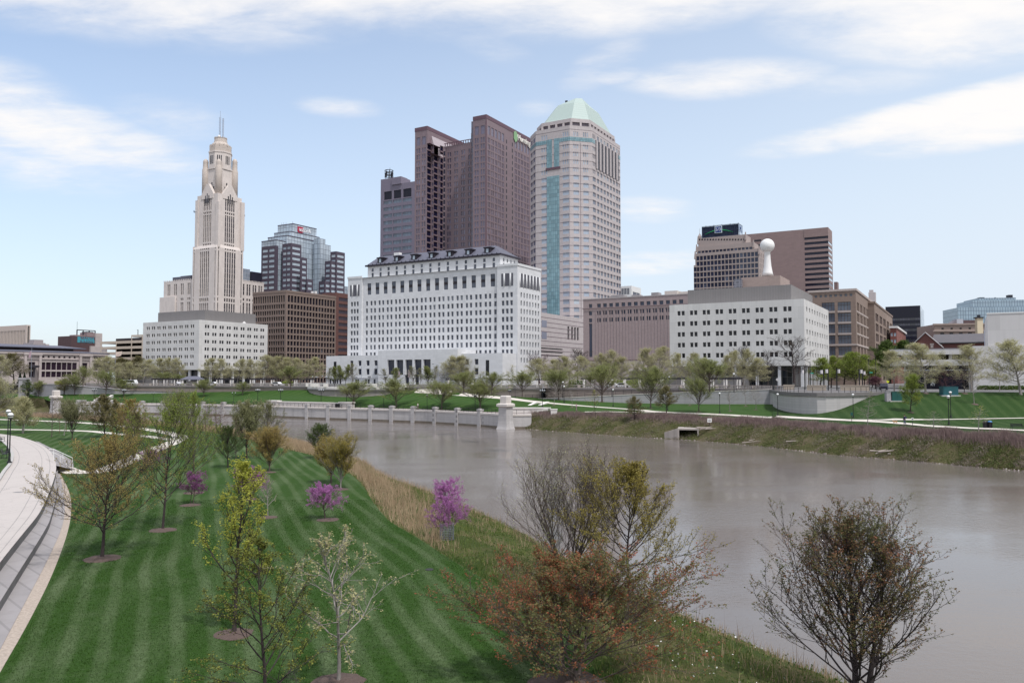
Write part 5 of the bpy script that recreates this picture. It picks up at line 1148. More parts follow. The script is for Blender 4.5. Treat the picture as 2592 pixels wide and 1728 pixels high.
# ---- brick loft warehouse pair
M_LOFT = m_stone('brown_brick', c4(.27, .20, .165), .12, .6, 5, (.4, 1.0), .08, .9, .85); M_TRIM = m_stone('stone_trim', c4(.46, .39, .36), .1, .5, 3, None, .1)
b = Bld('brick_loft_building', 'brown brick loft building with wide factory windows and stone trim', 'building', 2170, 315)
x0, D = b.fx(2050), b.ry(2216); zt = b.z(731); mb = MB(); ft = 28.6 * 315 / F
zt1 = b.z(762.5); bayw = 37.5 * .163; ivf = []
e = -1.9
for k in range(4): ivf.append((e - 4.9, e)); e -= 6.05
ivf = [v for v in reversed(ivf) if v[0] > x0 + .2]; ivr = spread_iv(2.0, D - .8, 10, .0)
ivr = pairs_iv(1.6, D - .6, 6, (D - 2.2) / 6 * .30, .5)
b.shell(mb, x0, 0, 0, D, 8.9, zt, rows_b(zt1, ft, 3.5, 5, ivf) + [(zt - 2.8, zt - 1.8, spread_iv(x0, -.8, 9, 1.0))], rows_b(zt1, ft, 3.6, 5, ivr), .45)
b.part('wall', mb, M_LOFT)
tr = MB().box(x0 - .2, .35, -.35, -.001, zt - .7, zt + .2).box(.001, .35, -.001, D, zt - .7, zt + .2)
zc_ = zt1 - ft * 4 + .75; tr.box(x0 - .2, .25, -.25, -.001, zc_ - .35, zc_ + .35).box(.001, .25, -.001, D, zc_ - .35, zc_ + .35)
for k in range(5):
    z_ = zt1 - ft * k - 3.5
    for (a, e_) in ivf: tr.box(a - .1, e_ + .1, -.14, -.001, z_ - .75, z_ - .02)
    tr.box(.001, .12, 1.2, D - .4, z_ - .6, z_ - .02)
b.part('stone_trim', tr, M_TRIM)
mu = MB()
for k in range(5):
    z_ = zt1 - ft * k
    for (a, e_) in ivf:
        for f in (.26, .5, .74): mu.box(a + (e_ - a) * f - .07, a + (e_ - a) * f + .07, .36, .42, z_ - 3.5, z_)
        mu.box(a, e_, .36, .42, z_ - 1.2, z_ - 1.05)
b.part('mullion', mu, m_plain('bronze_frame', c4(.09, .065, .06), .6))
b.glaze({'window': m_glass('loft_glass', c4(.10, .115, .15), c4(.34, .38, .44), .45, .12, .5)}, 12)
b.part('pale_roof_tower', MB().box(-2, 3 - 2.0, D - 3, D, zt, zt + 5).box(-1.7, 0, D - 2.6, D - .6, zt + 5, zt + 6.2), m_plain('pale_masonry', c4(.5, .46, .46), .8, .1))
b = Bld('brick_loft_building', 'second brown brick loft building behind, lower, with narrow side windows', 'building', 2217, 352)
D = b.ry(2262); zt = b.z(764); mb = MB(); b.shell(mb, -20, 0, 0, D, 8.9, zt, [], rows_b(zt - 4.6, 4.6, 3.5, 6, pairs_iv(1.5, D - .5, 5, (D - 2) / 5 * .34, .35)), .4)
mb.box(.001, .3, -.3, D, zt - .6, zt + .2); mb.box(-20, .3, -.3, -.001, zt - .6, zt + .2); b.part('wall', mb, M_LOFT); b.glaze(G_BLUE, 14)
# ---- right background: black glass box, small red brick block, stepped silver glass block, old stone block
b = Bld('black_glass_building', 'black glass office box with a pale side against the sky', 'office building', 2333, 520)
x0, D = b.fx(2245), b.ry(2342); zt = b.z(773); mb = MB(); b.shell(mb, x0, 0, 0, D, 8.9, zt, rows_b(zt - 8, 3.6, 1.5, 14, spread_iv(x0, 0, 1, -x0 - .2)), [], .1, 'window_band', right=False)
mb.quad((0, 0, 8.9), (0, D, 8.9), (0, D, zt), (0, 0, zt))
b.part('wall', mb, m_plain('black_glass', c4(.008, .008, .022), .15, .2, .3, 0, .3)); b.part('pale_side', MB().box(.01, .2, .3, D, 8.9, zt), m_curtain('pale_side_glass', c4(.50, .56, .62), c4(.35, .4, .45), 2, 3.6, .1, .15, .05))
b.glaze({'window_band': m_curtain('dark_band', c4(.035, .035, .06), c4(.015, .015, .03), 1.5, 9, .1, .15, .5)})
b = Bld('brick_apartment_block', 'small red brick apartment block with white cornice before the black glass box', 'building', 2272, 400)
x0, D = b.fx(2256), b.ry(2295); zt = b.z(830); mb = MB(); b.shell(mb, x0, 0, 0, D, 8.9, zt, rows_b(zt - 2.4, 3.4, 1.7, 5, spread_iv(x0, 0, 2, 1.0)), rows_b(zt - 2.4, 3.4, 1.7, 5, spread_iv(1, D - 1, 4, 1.1)), .15)
b.part('wall', mb, m_stone('red_brick', c4(.24, .095, .08), .1, .5, 4, (.5, 1.1), .05)); b.part('cornice', MB().prism([(x0 - .5, -.6), (.6, -.6), (.6, D + .5), (x0 - .5, D + .5)], zt, zt + 1.0), M_WHITEP); b.glaze(G_SKY)
b = Bld('stepped_glass_building', 'silver blue glass building with a stepped outline at the right edge', 'office building', 2700, 600, rz=R(-8))
M_GBLUE = m_curtain('blue_grid_glass', c4(.30, .40, .47), c4(.10, .13, .19), 1.9, 3.2, .16, .12, .08, .7)
x = lambda p: b.fx(p)
b.part('glass_wall', MB().box(x(2430), 0, 0, 30, 8.9, b.z(775)).box(x(2466), 0, .6, 29, b.z(775) - 1, b.z(757)).box(x(2484), x(2579), 1.2, 28, b.z(757) - 1, b.z(751)), M_GBLUE)
b.part('roof_plant', MB().box(x(2490), x(2502), 3, 8, b.z(757), b.z(752) + 1).box(x(2565), x(2576), 4, 8, b.z(752), b.z(743)).box(x(2516), x(2519), 4, 6, b.z(752), b.z(750)).box(x(2531), x(2533), 4, 6, b.z(752), b.z(749)), M_STEELD)
b = Bld('old_stone_building', 'old buff stone building with heavy cornices behind the slate roofed house', 'building', 2560, 430, rz=R(-8))
zt = b.z(821, b.fx(2368)); x0 = b.fx(2368); mb = MB(); b.shell(mb, x0, 0, 0, 26, 8.9, zt, [(b.z(834, x0), b.z(829.5, x0), [(b.fx(p), b.fx(p + 6)) for p in (2386, 2409, 2432, 2455, 2480)]), (b.z(848, x0), b.z(842, x0), [(b.fx(p), b.fx(p + 10)) for p in (2383, 2406, 2430, 2453, 2478)])], [], .4)
mb.box(x0 - .8, .3, -.9, -.001, zt - .4, zt + .4); mb.box(x0 - 1.2, .3, -1.2, -.001, b.z(839.5, x0), b.z(836.5, x0)); b.part('wall', mb, m_stone('buff_ashlar', c4(.36, .285, .25), .12, .5, 2, (.8, 1.6), .12)); b.glaze(G_DARK)
b.part('roof_house', MB().box(b.fx(2425, 5), b.fx(2442, 5), 5, 10, zt, b.z(808, x0, 5)), m_plain('grey_cladding', c4(.42, .43, .48), .5, .1)); b.part('roof_plant', MB().box(b.fx(2443, 5), b.fx(2476, 5), 5, 10, zt, b.z(811, x0, 5)), m_plain('rusty_plant', c4(.10, .065, .07), .7, .5, .6))
b.part('sloping_roof', MB().prism([(b.fx(2408, 5), 5), (b.fx(2426, 5), 5), (b.fx(2426, 5), 12), (b.fx(2408, 5), 12)], zt, [zt + .2, b.z(810, x0, 5), b.z(810, x0, 5), zt + .2]), m_plain('roof_grey', c4(.2, .18, .2), .8))
b = Bld('cream_chimney_tower', 'cream square tower with black cap rising beside the white blank wall', 'tower', 2492, 360, rz=R(-8))
x0 = b.fx(2477.5); zt = b.z(804.5); b.part('shaft', MB().box(x0, 0, 0, -x0, 8.9, zt), m_plain('cream_render', c4(.66, .56, .40), .8, .05)); b.part('cap', MB().box(x0 - .5, .5, -.5, -x0 + .5, zt, zt + .45).box(x0 * .7, x0 * .3, .6, 1.9, zt + .45, b.z(796)), M_STEELD)
b = Bld('gabled_brick_house', 'red brick gabled house with a long slate roof above the parking deck', 'building', 2400, 262)
x0 = b.fx(2306); xm = b.fx(2345); x1 = b.fx(2386); zg_ = b.z(843, xm); ze_ = b.z(878, x1)
mb = MB().add([(x0, 0, 8.9), (x1, 0, 8.9), (x1, 0, ze_), (xm, 0, zg_), (x0, 0, b.z(880, x0)), (x0, 22, 8.9), (x1, 22, 8.9), (x1, 22, ze_), (xm, 22, zg_), (x0, 22, b.z(880, x0))], [(0, 1, 2, 3, 4), (5, 9, 8, 7, 6), (1, 6, 7, 2), (0, 4, 9, 5)])
mb.box(x1, b.fx(2506), 4, 20, 8.9, b.z(867, x1, 4) - .02)
b.part('wall', mb, m_stone('dark_red_brick', c4(.17, .07, .06), .12, .5, 4, (.4, 1.0), .05))
rfm = MB().add([(x0 - .5, -.4, b.z(881, x0)), (xm, -.4, zg_ + .3), (xm, 22, zg_ + .3), (x0 - .5, 22, b.z(881, x0))], [(0, 1, 2, 3)]).add([(x1 + .5, -.4, ze_ - .3), (xm, -.4, zg_ + .3), (xm, 22, zg_ + .3), (x1 + .5, 22, ze_ - .3)], [(0, 1, 2, 3)])
xr_ = b.fx(2503, 4); za_, zb3 = b.z(867, x1, 4), b.z(846, x1, 14)
rfm.add([(x1 - 3, 3.4, za_), (xr_, 3.4, za_), (xr_, 14, zb3), (xm + 2, 14, zb3)], [(0, 1, 2, 3)]).add([(xr_, 14, zb3), (xm + 2, 14, zb3), (x1 - 3, 24, za_), (xr_, 24, za_)], [(0, 1, 2, 3)])
b.part('roof', rfm, m_stone('grey_slate', c4(.125, .115, .125), .15, .6, 5, (.3, .5), 0, .8, .8))
b.part('gutter', MB().box(x1 - 1, xr_, 3.2, 3.5, za_ - .35, za_), m_plain('gutter', c4(.06, .06, .065), .6)); b.part('verge_board', MB().bar((xm, -.45, zg_ + .25), (x1 + .5, -.45, ze_ - .3), .14, 4).bar((xm, -.45, zg_ + .25), (x0 - .5, -.45, b.z(881, x0)), .14, 4), m_plain('verge', c4(.45, .43, .44), .7))
for p in (2337, 2361): xx = b.fx(p); b.part('stone_lintel', MB().box(xx - .6, xx + .6, -.2, -.01, b.z(873, xx), b.z(869, xx)).box(xx - .4, xx + .4, -.15, -.01, b.z(880, xx), b.z(873.2, xx)), M_TRIM)
b.part('downpipe', MB().box(b.fx(2494, 3), b.fx(2497, 3), 2.9, 3.15, 9, b.z(838, x1, 3)), m_plain('pipe', c4(.4, .42, .5), .5))
# ---- white parking deck with rounded corner, and the tall blank white wall
M_CONC = m_stone('white_painted_concrete', c4(.64, .615, .605), .05, .25, 1.2, (3.8, 5.5), .12, .85, .9)
b = Bld('blank_white_building', 'tall blank white painted wall at the right edge with a rust streak', 'building', 2503, 203)
x1 = 60; zt = b.z(795); b.part('wall', MB().box(0, x1, 0, 40, 8.9, zt), M_CONC); b.part('coping', MB().box(-.1, x1, -.1, .5, zt, zt + .3), M_WHITEP)
b.part('rust_stain', MB().box(-.25, -.05, -.03, .02, b.z(913), b.z(879)), m_plain('rust', c4(.33, .13, .05), .9, .3)); b.part('low_wall', MB().box(-3.5, x1, -.32, -.002, b.z(988), b.z(875)), M_CONC)
b.part('vent', MB().box(2.2, 3.0, -.45, -.32, b.z(978), b.z(976.2)), M_STEELD)
b = Bld('parking_deck', 'white two level parking deck with rounded corner above dark shop glass', 'parking garage', 2498, 205)
x0 = b.fx(2251); r_ = 3.2
def deck_poly(yo): return [(x0 + yo, 30)] + [(x0 + r_ - (r_ - yo) * cos(a), r_ - (r_ - yo) * sin(a)) for a in [pi / 2 * k / 8 for k in range(9)]] + [(0, yo)]
def zz_(py): return b.z(py, x0 * .5)
for (ya, yb_) in ((883, 897), (910, 925)):
    pl_ = deck_poly(0.0); b.part('parapet', MB().wall(pl_, .35, zz_(yb_), zz_(ya) - .0), M_CONC)
b.part('floor_slab', MB().prism(deck_poly(.36)[::-1] + [] if False else [(x0 + .5, 30), (x0 + .5, r_), (x0 + r_, .5), (0, .5), (0, 30)], zz_(897) + .1, zz_(896)), M_CONC)
b.part('floor_slab', MB().prism([(x0 + .5, 30), (x0 + .5, r_), (x0 + r_, .5), (0, .5), (0, 30)], zz_(924) + .1, zz_(923)), M_CONC)
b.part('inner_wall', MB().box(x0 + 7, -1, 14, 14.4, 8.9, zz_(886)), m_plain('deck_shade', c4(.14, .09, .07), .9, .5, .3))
for k in range(6): xx = x0 + 4 + (-x0 - 5) * k / 5; b.part('column', MB().box(xx - .4, xx + .4, 1.5, 2.3, 8.9, zz_(897)), M_CONC)
for k in range(9):
    xx = x0 + 6 + (-x0 - 8) * k / 8; b.part('deck_lamp', MB().box(xx - .3, xx + .3, 5, 5.3, zz_(897) - .25, zz_(897) - .12), m_plain('lamp_case', c4(.9, .85, .7), .4))
tm = m_curtain('shop_glass', c4(.012, .012, .025), c4(.03, .03, .045), 2.4, 3.2, .08, .12, .4, .3)
b.part('shop_front', MB().box(x0 + 4, b.fx(2450), .9, 1.2, 8.9, zz_(940)).box(x0 + 4, 0, 1.25, 1.4, zz_(940), zz_(925.5)), tm)
b.part('canopy', MB().box(x0 + 3.5, -4, -1.2, .8, zz_(937.5), zz_(936)), m_plain('canopy_steel', c4(.35, .38, .42), .5))
b.part('solid_bay', MB().box(b.fx(2452), 0, .5, 1.24, 8.9, zz_(880)), M_CONC)
b.part('roof_rail', MB().wall(deck_poly(-.1), .1, zz_(881.8), zz_(881)), m_plain('rail', c4(.2, .2, .22), .5))
for i, s_ in enumerate(('SM', 'A', 'RT')): put_text('shop_lettering', s_, .95, m_plain('sign_white', c4(.85, .85, .85), .5, .02), b.root, (b.fx(2361, .8), .75, zz_(964.5 + i * 4.4) - b.zb), 0, .04)
# ---- left side: city hall, sign building, parking garage, striped office
M_LIME = m_stone('grey_limestone', c4(.50, .435, .42), .09, .3, 2, (1.0, 2.0), .12, .85, .88); M_ROOFB = m_stone('blue_grey_roof', c4(.135, .135, .175), .1, .4, 3, (.6, .6), 0, .7, .85)
b = Bld('city_hall', 'low grey limestone city hall with blue slate roofs and tall windows', 'building', -60, 372)
D = b.ry(272); zt = b.z(893, 0, b.ry(150)); yv = lambda p: b.ry(p)
mb = MB(); ups = [(yv(p) - .55, yv(p) + .55) for p in (108.5, 122, 135.5, 149, 162, 175, 188, 239.5, 245, 251, 256.5)]
bigs = [(yv(p) - 1.25, yv(p) + 1.25) for p in (108, 122, 135.5, 149, 162, 175, 188, 241.5, 254)]
zr = lambda py: b.z(py, 0, yv(150))
lo = bigs
b.facade(mb, b.Rt(0), -30, D, 8.9, zt, [(zr(906), zr(901), ups), (zr(936), zr(917), [(yv(80) - 1.6, yv(80) + 1.6)] + bigs[:7] + [(yv(214) - 1.4, yv(214) + 1.4)] + bigs[7:]), (zr(954), zr(940), [(yv(80) - 1.3, yv(80) + 1.3)] + bigs[:7] + [(yv(214) - 1.2, yv(214) + 1.2)] + bigs[7:])], .5)
mb.quad((0, D, 8.9), (-40, D, 8.9), (-40, D, zt), (0, D, zt))
mb.box(0.001, .5, -30, D, zr(909.8), zr(908)); mb.box(0.001, .7, -30, D, zt - .9, zt)
for (p, w) in ((80, 4.2), (214, 3.4)): mb.box(0.001, 1.1, yv(p) - w, yv(p) - w + 1.2, 8.9, zr(900)); mb.box(.001, 1.1, yv(p) + w - 1.2, yv(p) + w, 8.9, zr(900)); mb.box(.001, 1.3, yv(p) - w - .3, yv(p) + w + .3, zr(900), zr(894))
b.part('wall', mb, M_LIME); b.glaze(m_glass('hall_glass', c4(.03, .018, .03), c4(.3, .3, .32), .12, .12, .4))
zu = b.z(881, -12, yv(150)); zu2 = b.z(873, -20, yv(150)); zlo = b.z(888, -7, yv(150))
b.part('lower_roof', MB().prism([(-36, -30), (.8, -30), (.8, D + .6), (-36, D + .6)], zt, zt + .001 + .5).prism([(-36, -30), (.6, -30), (.6, D + .4), (-36, D + .4)], zt + .5, zlo, [(-30, -25), (-7, -25), (-7, D - 9), (-30, D - 9)]), M_ROOFB)
yE = b.ry(206, -14); yE2 = b.ry(198, -14)
b.part('clerestory', MB().box(-34, -12, -30, yE - 6, zt + .6, zu), m_plain('clerestory_dark', c4(.035, .025, .028), .8, .4, .3))
b.part('upper_roof', MB().prism([(-36, -30), (-10.2, -30), (-10.2, yE), (-36, yE)], zu, zu + .4).prism([(-36, -30), (-10.4, -30), (-10.4, yE - .2), (-36, yE - .2)], zu + .4, zu2, [(-32, -25), (-20, -25), (-20, yE - 9), (-32, yE - 9)]), M_ROOFB)
b.part('chimney', MB().box(-20, -18.5, b.ry(120, -18) - .8, b.ry(120, -18) + .8, zu, b.z(869, -19, yv(120))), M_LIME)
b.part('carved_cornice', MB().lathe(2.0, yv(80), [(.4, zr(955)), (.5, zr(932)), (2.2, zr(930)), (2.4, zr(926)), (1.2, zr(925))], 10), m_plain('bronze_group', c4(.05, .045, .055), .6, .4))
b = Bld('striped_office_tower', 'cream office block of thin vertical fins behind the city hall roof', 'office building', 64, 640)
x0, D = b.fx(-140), b.ry(74); zt = b.z(822); mb = MB(); b.shell(mb, x0, 0, 0, D, 8.9, zt, [(20, b.z(835), spread_iv(x0, -2, 58, 1.25))], [(20, b.z(825), spread_iv(1, D - 1, 2, D * .3))], .5)
b.part('wall', mb, m_plain('cream_fins', c4(.56, .47, .42), .8, .08)); b.glaze(m_glass('fin_glass', c4(.03, .06, .07), c4(.1, .13, .14), .2, .15, .4), 60)
b = Bld('low_annex', 'small grey flat roofed block standing between striped office and city hall roof', 'building', 82, 520)
b.part('wall', MB().box(b.fx(56), 0, 0, 8, 8.9, b.z(867)).box(b.fx(67), -1, 1, 7, b.z(867), b.z(859)), m_plain('grey_block', c4(.36, .32, .33), .8, .1))
b = Bld('brick_sign_building', 'dark brick building with a turquoise painted BEACON BUILDING wall sign', 'building', 178.5, 470)
D = b.ry(238); zt = b.z(850); y1 = b.ry(255); M_DBR = m_stone('dark_old_brick', c4(.10, .058, .062), .2, .8, 3, (.5, 1.1), .1)
b.part('brick_wall', MB().box(-14, 0, 0, D, 8.9, zt), M_DBR); zs_ = b.z(843, 0, D)
mb = MB(); b.facade(mb, b.Rt(.6), D, y1, 8.9, zs_, [(b.z(855, 0, D), b.z(849.5, 0, D), [(b.ry(246), b.ry(248.5))])], .3); b.facade(mb, b.Rt(1.2), b.ry(224.5), y1, 8.9, b.z(876, 0, D), [(b.z(890, 0, D), b.z(883, 0, D), [(b.ry(p), b.ry(p + 3)) for p in (228, 236, 244)])], .3)
mb.box(-14, .59, D, y1, 8.9, zs_); mb.box(0, 1.19, b.ry(224.5), y1, 8.9, b.z(876, 0, D)); b.part('stone_wall', mb, M_LIME); b.glaze(G_DARK)
ys0, ys1 = b.ry(193.5), b.ry(236.5); zs0, zs1 = b.z(867, 0, 8), b.z(852.5, 0, 8)
sgp = b.part('painted_sign', MB().box(.01, .12, ys0, ys1, zs0, zs1), m_plain('turquoise_paint', c4(.06, .32, .40), .7, .1))
ym = (ys0 + (ys1 - ys0) * .60); put_text('sign_lettering', 'BEACON', 2.3, m_plain('sign_maroon', c4(.14, .012, .03), .7, .1), sgp, (.16, ym, (zs0 + zs1) / 2 + .95 - b.zb), pi / 2, .03, .98)
put_text('sign_lettering', 'BUILDING', 1.75, m_plain('sign_maroon', c4(.10, .015, .05), .7, .1), sgp, (.16, ym - .6, (zs0 + zs1) / 2 - 1.1 - b.zb), pi / 2, .03, 1.05)
fr = MB(); yq0, yq1 = b.ry(192, -4), b.ry(238, -4); zq1 = b.z(835, -4, 8)
fr.box(-9, -4, yq0 + 6, yq1 - 1, zt + .5, zq1 - .8)
for k in range(4): fr.box(-4.2, -3.8, yq0 + (yq1 - yq0) * k / 3 - .25, yq0 + (yq1 - yq0) * k / 3 + .25, zt, zq1)
fr.box(-4.3, -3.7, yq0, yq1, zq1 - .3, zq1 + .2).bar((-4, yq0, zt), (-4, yq0, zt + 9), .08, 4); b.part('roof_plant', fr, m_plain('cooling_tower', c4(.035, .035, .05), .6, .5, .6))
b.part('roof_house', MB().box(-8, -.6, b.ry(217, -1), D, zt, b.z(842, 0, D)).box(-8, -2, b.ry(188, -2), b.ry(217, -1), zt, zt + .9), m_plain('grey_rubble', c4(.28, .21, .215), .8, .2))
b = Bld('parking_garage', 'cream concrete parking garage with five dark open levels', 'parking garage', 372, 440)
x0 = b.fx(252); zt = b.z(846); xs = b.fx(332); lv = 14.2 * 440 / F; M_CREAM = m_stone('cream_concrete', c4(.58, .48, .385), .08, .4, 2, None, .15)
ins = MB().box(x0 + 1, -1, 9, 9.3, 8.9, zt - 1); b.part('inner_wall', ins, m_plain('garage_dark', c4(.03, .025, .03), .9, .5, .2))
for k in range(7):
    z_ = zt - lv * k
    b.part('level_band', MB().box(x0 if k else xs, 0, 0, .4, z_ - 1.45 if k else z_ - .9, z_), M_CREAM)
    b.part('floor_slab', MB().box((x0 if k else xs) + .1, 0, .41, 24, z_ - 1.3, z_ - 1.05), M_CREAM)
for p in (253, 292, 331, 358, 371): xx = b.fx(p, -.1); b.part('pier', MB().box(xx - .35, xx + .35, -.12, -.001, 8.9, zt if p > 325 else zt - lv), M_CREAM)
b.part('stair_panel', MB().box(b.fx(256), b.fx(268), .05, .38, 8.9, zt - lv * 2), M_LIME)
b.part('garage_lamp', MB().box(*[b.fx(345), b.fx(346)], .2, .4, zt, zt + 2.8).box(b.fx(343), b.fx(346), .2, .4, zt + 2.7, zt + 2.9), M_STEELD)
# =================================================================== TREES
def _rot(d, ang, az):
    """turn unit vector d away by ang, in the direction az around it"""
    x, y, z = d
    if abs(z) < .95: ux, uy, uz = -y, x, 0.0
    else: ux, uy, uz = 1.0, 0.0, 0.0
    n = math.sqrt(ux * ux + uy * uy + uz * uz); ux, uy, uz = ux / n, uy / n, uz / n
    vx, vy, vz = y * uz - z * uy, z * ux - x * uz, x * uy - y * ux
    c, s, ca, sa = cos(ang), sin(ang), cos(az), sin(az)
    return (x * c + (ux * ca + vx * sa) * s, y * c + (uy * ca + vy * sa) * s, z * c + (uz * ca + vz * sa) * s)
def tubes(segs, k):
    S = np.array(segs, dtype=np.float64)
    P0, P1, r0, r1 = S[:, 0:3], S[:, 3:6], S[:, 6], S[:, 7]
    D = P1 - P0; D /= np.maximum(np.linalg.norm(D, axis=1, keepdims=True), 1e-9)
    ref = np.where(np.abs(D[:, 2:3]) < .9, np.array([[0, 0, 1.0]]), np.array([[1.0, 0, 0]]))
    U = np.cross(D, ref); U /= np.linalg.norm(U, axis=1, keepdims=True); Wv = np.cross(D, U)
    a = np.arange(k) * 2 * pi / k
    ring = U[:, None, :] * np.cos(a)[None, :, None] + Wv[:, None, :] * np.sin(a)[None, :, None]
    V = np.concatenate([P0[:, None, :] + ring * r0[:, None, None], P1[:, None, :] + ring * r1[:, None, None]], axis=1).reshape(-1, 3)
    n = len(S); base = (np.arange(n) * 2 * k)[:, None]
    i = np.arange(k); Fq = np.stack([i, (i + 1) % k, k + (i + 1) % k, k + i], axis=1)
    return V, (base[:, :, None] + Fq[None, :, :]).reshape(-1, 4)
def join(parts):
    Vs, Fs, n = [], [], 0
    for V, Fc in parts: Vs.append(V); Fs.append(Fc + n); n += len(V)
    return np.concatenate(Vs), np.concatenate(Fs)
def leaf_quads(P, size, g, flat=.62, droop=0.0):
    n = len(P); u = g.normal(size=(n, 3)); u /= np.linalg.norm(u, axis=1, keepdims=True)
    if droop: u[:, 2] -= droop; u /= np.linalg.norm(u, axis=1, keepdims=True)
    v = np.cross(u, g.normal(size=(n, 3))); v /= np.maximum(np.linalg.norm(v, axis=1, keepdims=True), 1e-6)
    s = size * g.uniform(.6, 1.3, size=(n, 1))
    V = np.stack([P - u * s, P + v * s * flat, P + u * s, P - v * s * flat], axis=1).reshape(-1, 3)
    return V, np.arange(n * 4).reshape(n, 4)
def tree_data(sp, seed):
    r = random.Random(seed); g = np.random.default_rng(seed)
    H = sp['H']; big, small, lp = [], [], []
    n1, n2, n3 = sp['n']; wob, trop = sp.get('wob', .12), sp.get('trop', .12); maxlv = 3 if n3 else 2
    rat = sp.get('ratio', .45); ang2 = sp.get('ang2', 42); tw = sp.get('twig', .006)
    def branch(p, d, L, rad, lv):
        ns = (6, 4, 3)[lv - 1]; sl = L / ns; pts = [p]; x, y, z = p
        dirs = []
        for i in range(ns):
            d = (d[0] + r.gauss(0, wob), d[1] + r.gauss(0, wob), d[2] + r.gauss(0, wob) + trop * (1.0 if lv > 1 else 1.0))
            m = math.sqrt(d[0] ** 2 + d[1] ** 2 + d[2] ** 2); d = (d[0] / m, d[1] / m, d[2] / m)
            q = (x + d[0] * sl, y + d[1] * sl, z + d[2] * sl)
            ra, rb = rad * (1 - .8 * i / ns) + tw * .4, rad * (1 - .8 * (i + 1) / ns) + tw * .4
            (big if ra > sp.get('thick', .016) else small).append((x, y, z, *q, ra, rb)); x, y, z = q; pts.append(q); dirs.append(d)
        if lv < maxlv:
            nc = n2 if lv == 1 else n3; nc = max(1, int(nc * (.6 + .4 * min(1.3, L / (H * .3))) + r.random()))
            for c in range(nc):
                t = sp.get('t0', .22) + (1 - sp.get('t0', .22)) * (c + r.random() * .8) / nc; t = min(t, .98); i = min(int(t * ns), ns - 1); f = t * ns - i
                a, b = pts[i], pts[i + 1]; q = (a[0] + (b[0] - a[0]) * f, a[1] + (b[1] - a[1]) * f, a[2] + (b[2] - a[2]) * f)
                dd = _rot(dirs[i], R(ang2 * r.uniform(.6, 1.35)), r.uniform(0, 2 * pi))
                branch(q, dd, L * rat * r.uniform(.65, 1.25) * (1.15 - .6 * t), max(tw, rad * .45 * (1 - .5 * t)), lv + 1)
        if lv == maxlv or (lv == maxlv - 1):
            nl = sp['leaf'][0] if lv == maxlv else max(1, sp['leaf'][0] // 2)
            for c in range(nl):
                t = (c + r.random()) / nl; t = .25 + .75 * t; i = min(int(t * ns), ns - 1); f = t * ns - i; a, b = pts[i], pts[i + 1]
                lp.append((a[0] + (b[0] - a[0]) * f, a[1] + (b[1] - a[1]) * f, a[2] + (b[2] - a[2]) * f))
            if sp.get('tip'): lp.append(pts[-1])
    stems = sp.get('stems', 1)
    for s_ in range(stems):
        lean = sp.get('lean', 0.03); az0 = r.uniform(0, 2 * pi) + s_ * 2.4
        Hs = H * (1 if stems == 1 else r.uniform(.82, 1.0)); lead = Hs * sp.get('leader', .95); ns = 12
        bx, by = (0, 0) if stems == 1 else (.18 * cos(az0), .18 * sin(az0)); x, y, z = bx, by, -0.15; dx, dy = lean * cos(az0), lean * sin(az0); tp = [(x, y, z)]
        for i in range(ns):
            dx += r.gauss(0, sp.get('twob', .02)); dy += r.gauss(0, sp.get('twob', .02)); q = (x + dx * lead / ns, y + dy * lead / ns, z + (lead + .15) / ns)
            ra = sp['r0'] * (1 - .88 * (i / ns) ** .9) * (1.25 if i == 0 else 1); rb = sp['r0'] * (1 - .88 * ((i + 1) / ns) ** .9); big.append((x, y, z, *q, ra, rb)); x, y, z = q; tp.append(q)
        n_ = max(3, n1 // stems); phase = r.uniform(0, 6)
        for b_ in range(n_):
            u = (b_ + r.random() * .7) / n_; h = sp['clear'] + (1 - sp['clear']) * u * sp.get('bspread', 1.0); t = min(h * Hs / lead, .995) * ns; i = min(int(t), ns - 1); f = t - i
            a, bb = tp[i], tp[i + 1]; q = (a[0] + (bb[0] - a[0]) * f, a[1] + (bb[1] - a[1]) * f, a[2] + (bb[2] - a[2]) * f)
            an = R(lerp_tab(sp['ang'], u) * r.uniform(.85, 1.15)); L = Hs * lerp_tab(sp['len'], u) * r.uniform(.72, 1.15) * (r.uniform(.5, 1) if r.random() < .2 else 1)
            az = phase + b_ * 2.39996 + r.uniform(-.35, .35); d = (sin(an) * cos(az), sin(an) * sin(az), cos(an))
            branch(q, d, L, sp['r0'] * .31 * (1 - .6 * u) + tw, 1)
    k = sp.get('sides', 6)
    tv = [tubes(big, k)] if big else []
    trunk = join(tv) if tv else None
    tws = tubes(small, 3) if small else None
    P = np.array(lp, dtype=np.float64); crown = None
    if sp['leaf'][1] > 0 and len(P):
        m = sp['leaf'][3]; Q = np.repeat(P, m, axis=0) + g.normal(size=(len(P) * m, 3)) * sp['leaf'][2]
        crown = leaf_quads(Q, sp['leaf'][1], g, sp.get('flat', .62), sp.get('droop', 0))
    return trunk, tws, crown
def make_tree(name, sp, seed, bark, leafm, label=None, cat='tree', group=None, twigm=None):
    """Empty at the foot > trunk (with its limbs), crown (twigs and leaves)"""
    trunk, tws, crown = tree_data(sp, seed); root = thing(name, label, cat, (0, 0, 0), 0, group)
    link('trunk', np_mesh('trunk', *trunk, bark, True), root)
    parts = [x for x in (tws, crown) if x is not None]; V, Fc = join(parts)
    me = np_mesh('crown', V, Fc, twigm or bark); me.materials.append(leafm)
    nt = len(tws[1]) if tws is not None else 0
    idx = np.zeros(len(me.polygons), dtype=np.int32); idx[nt:] = 1; me.polygons.foreach_set('material_index', idx)
    link('crown', me, root); return root
BARK = m_bark('bark_brown', c4(.10, .075, .065)); BARKD = m_bark('bark_dark', c4(.045, .032, .032)); BARKG = m_bark('bark_grey', c4(.27, .24, .225)); BARKR = m_bark('bark_russet', c4(.13, .075, .055))
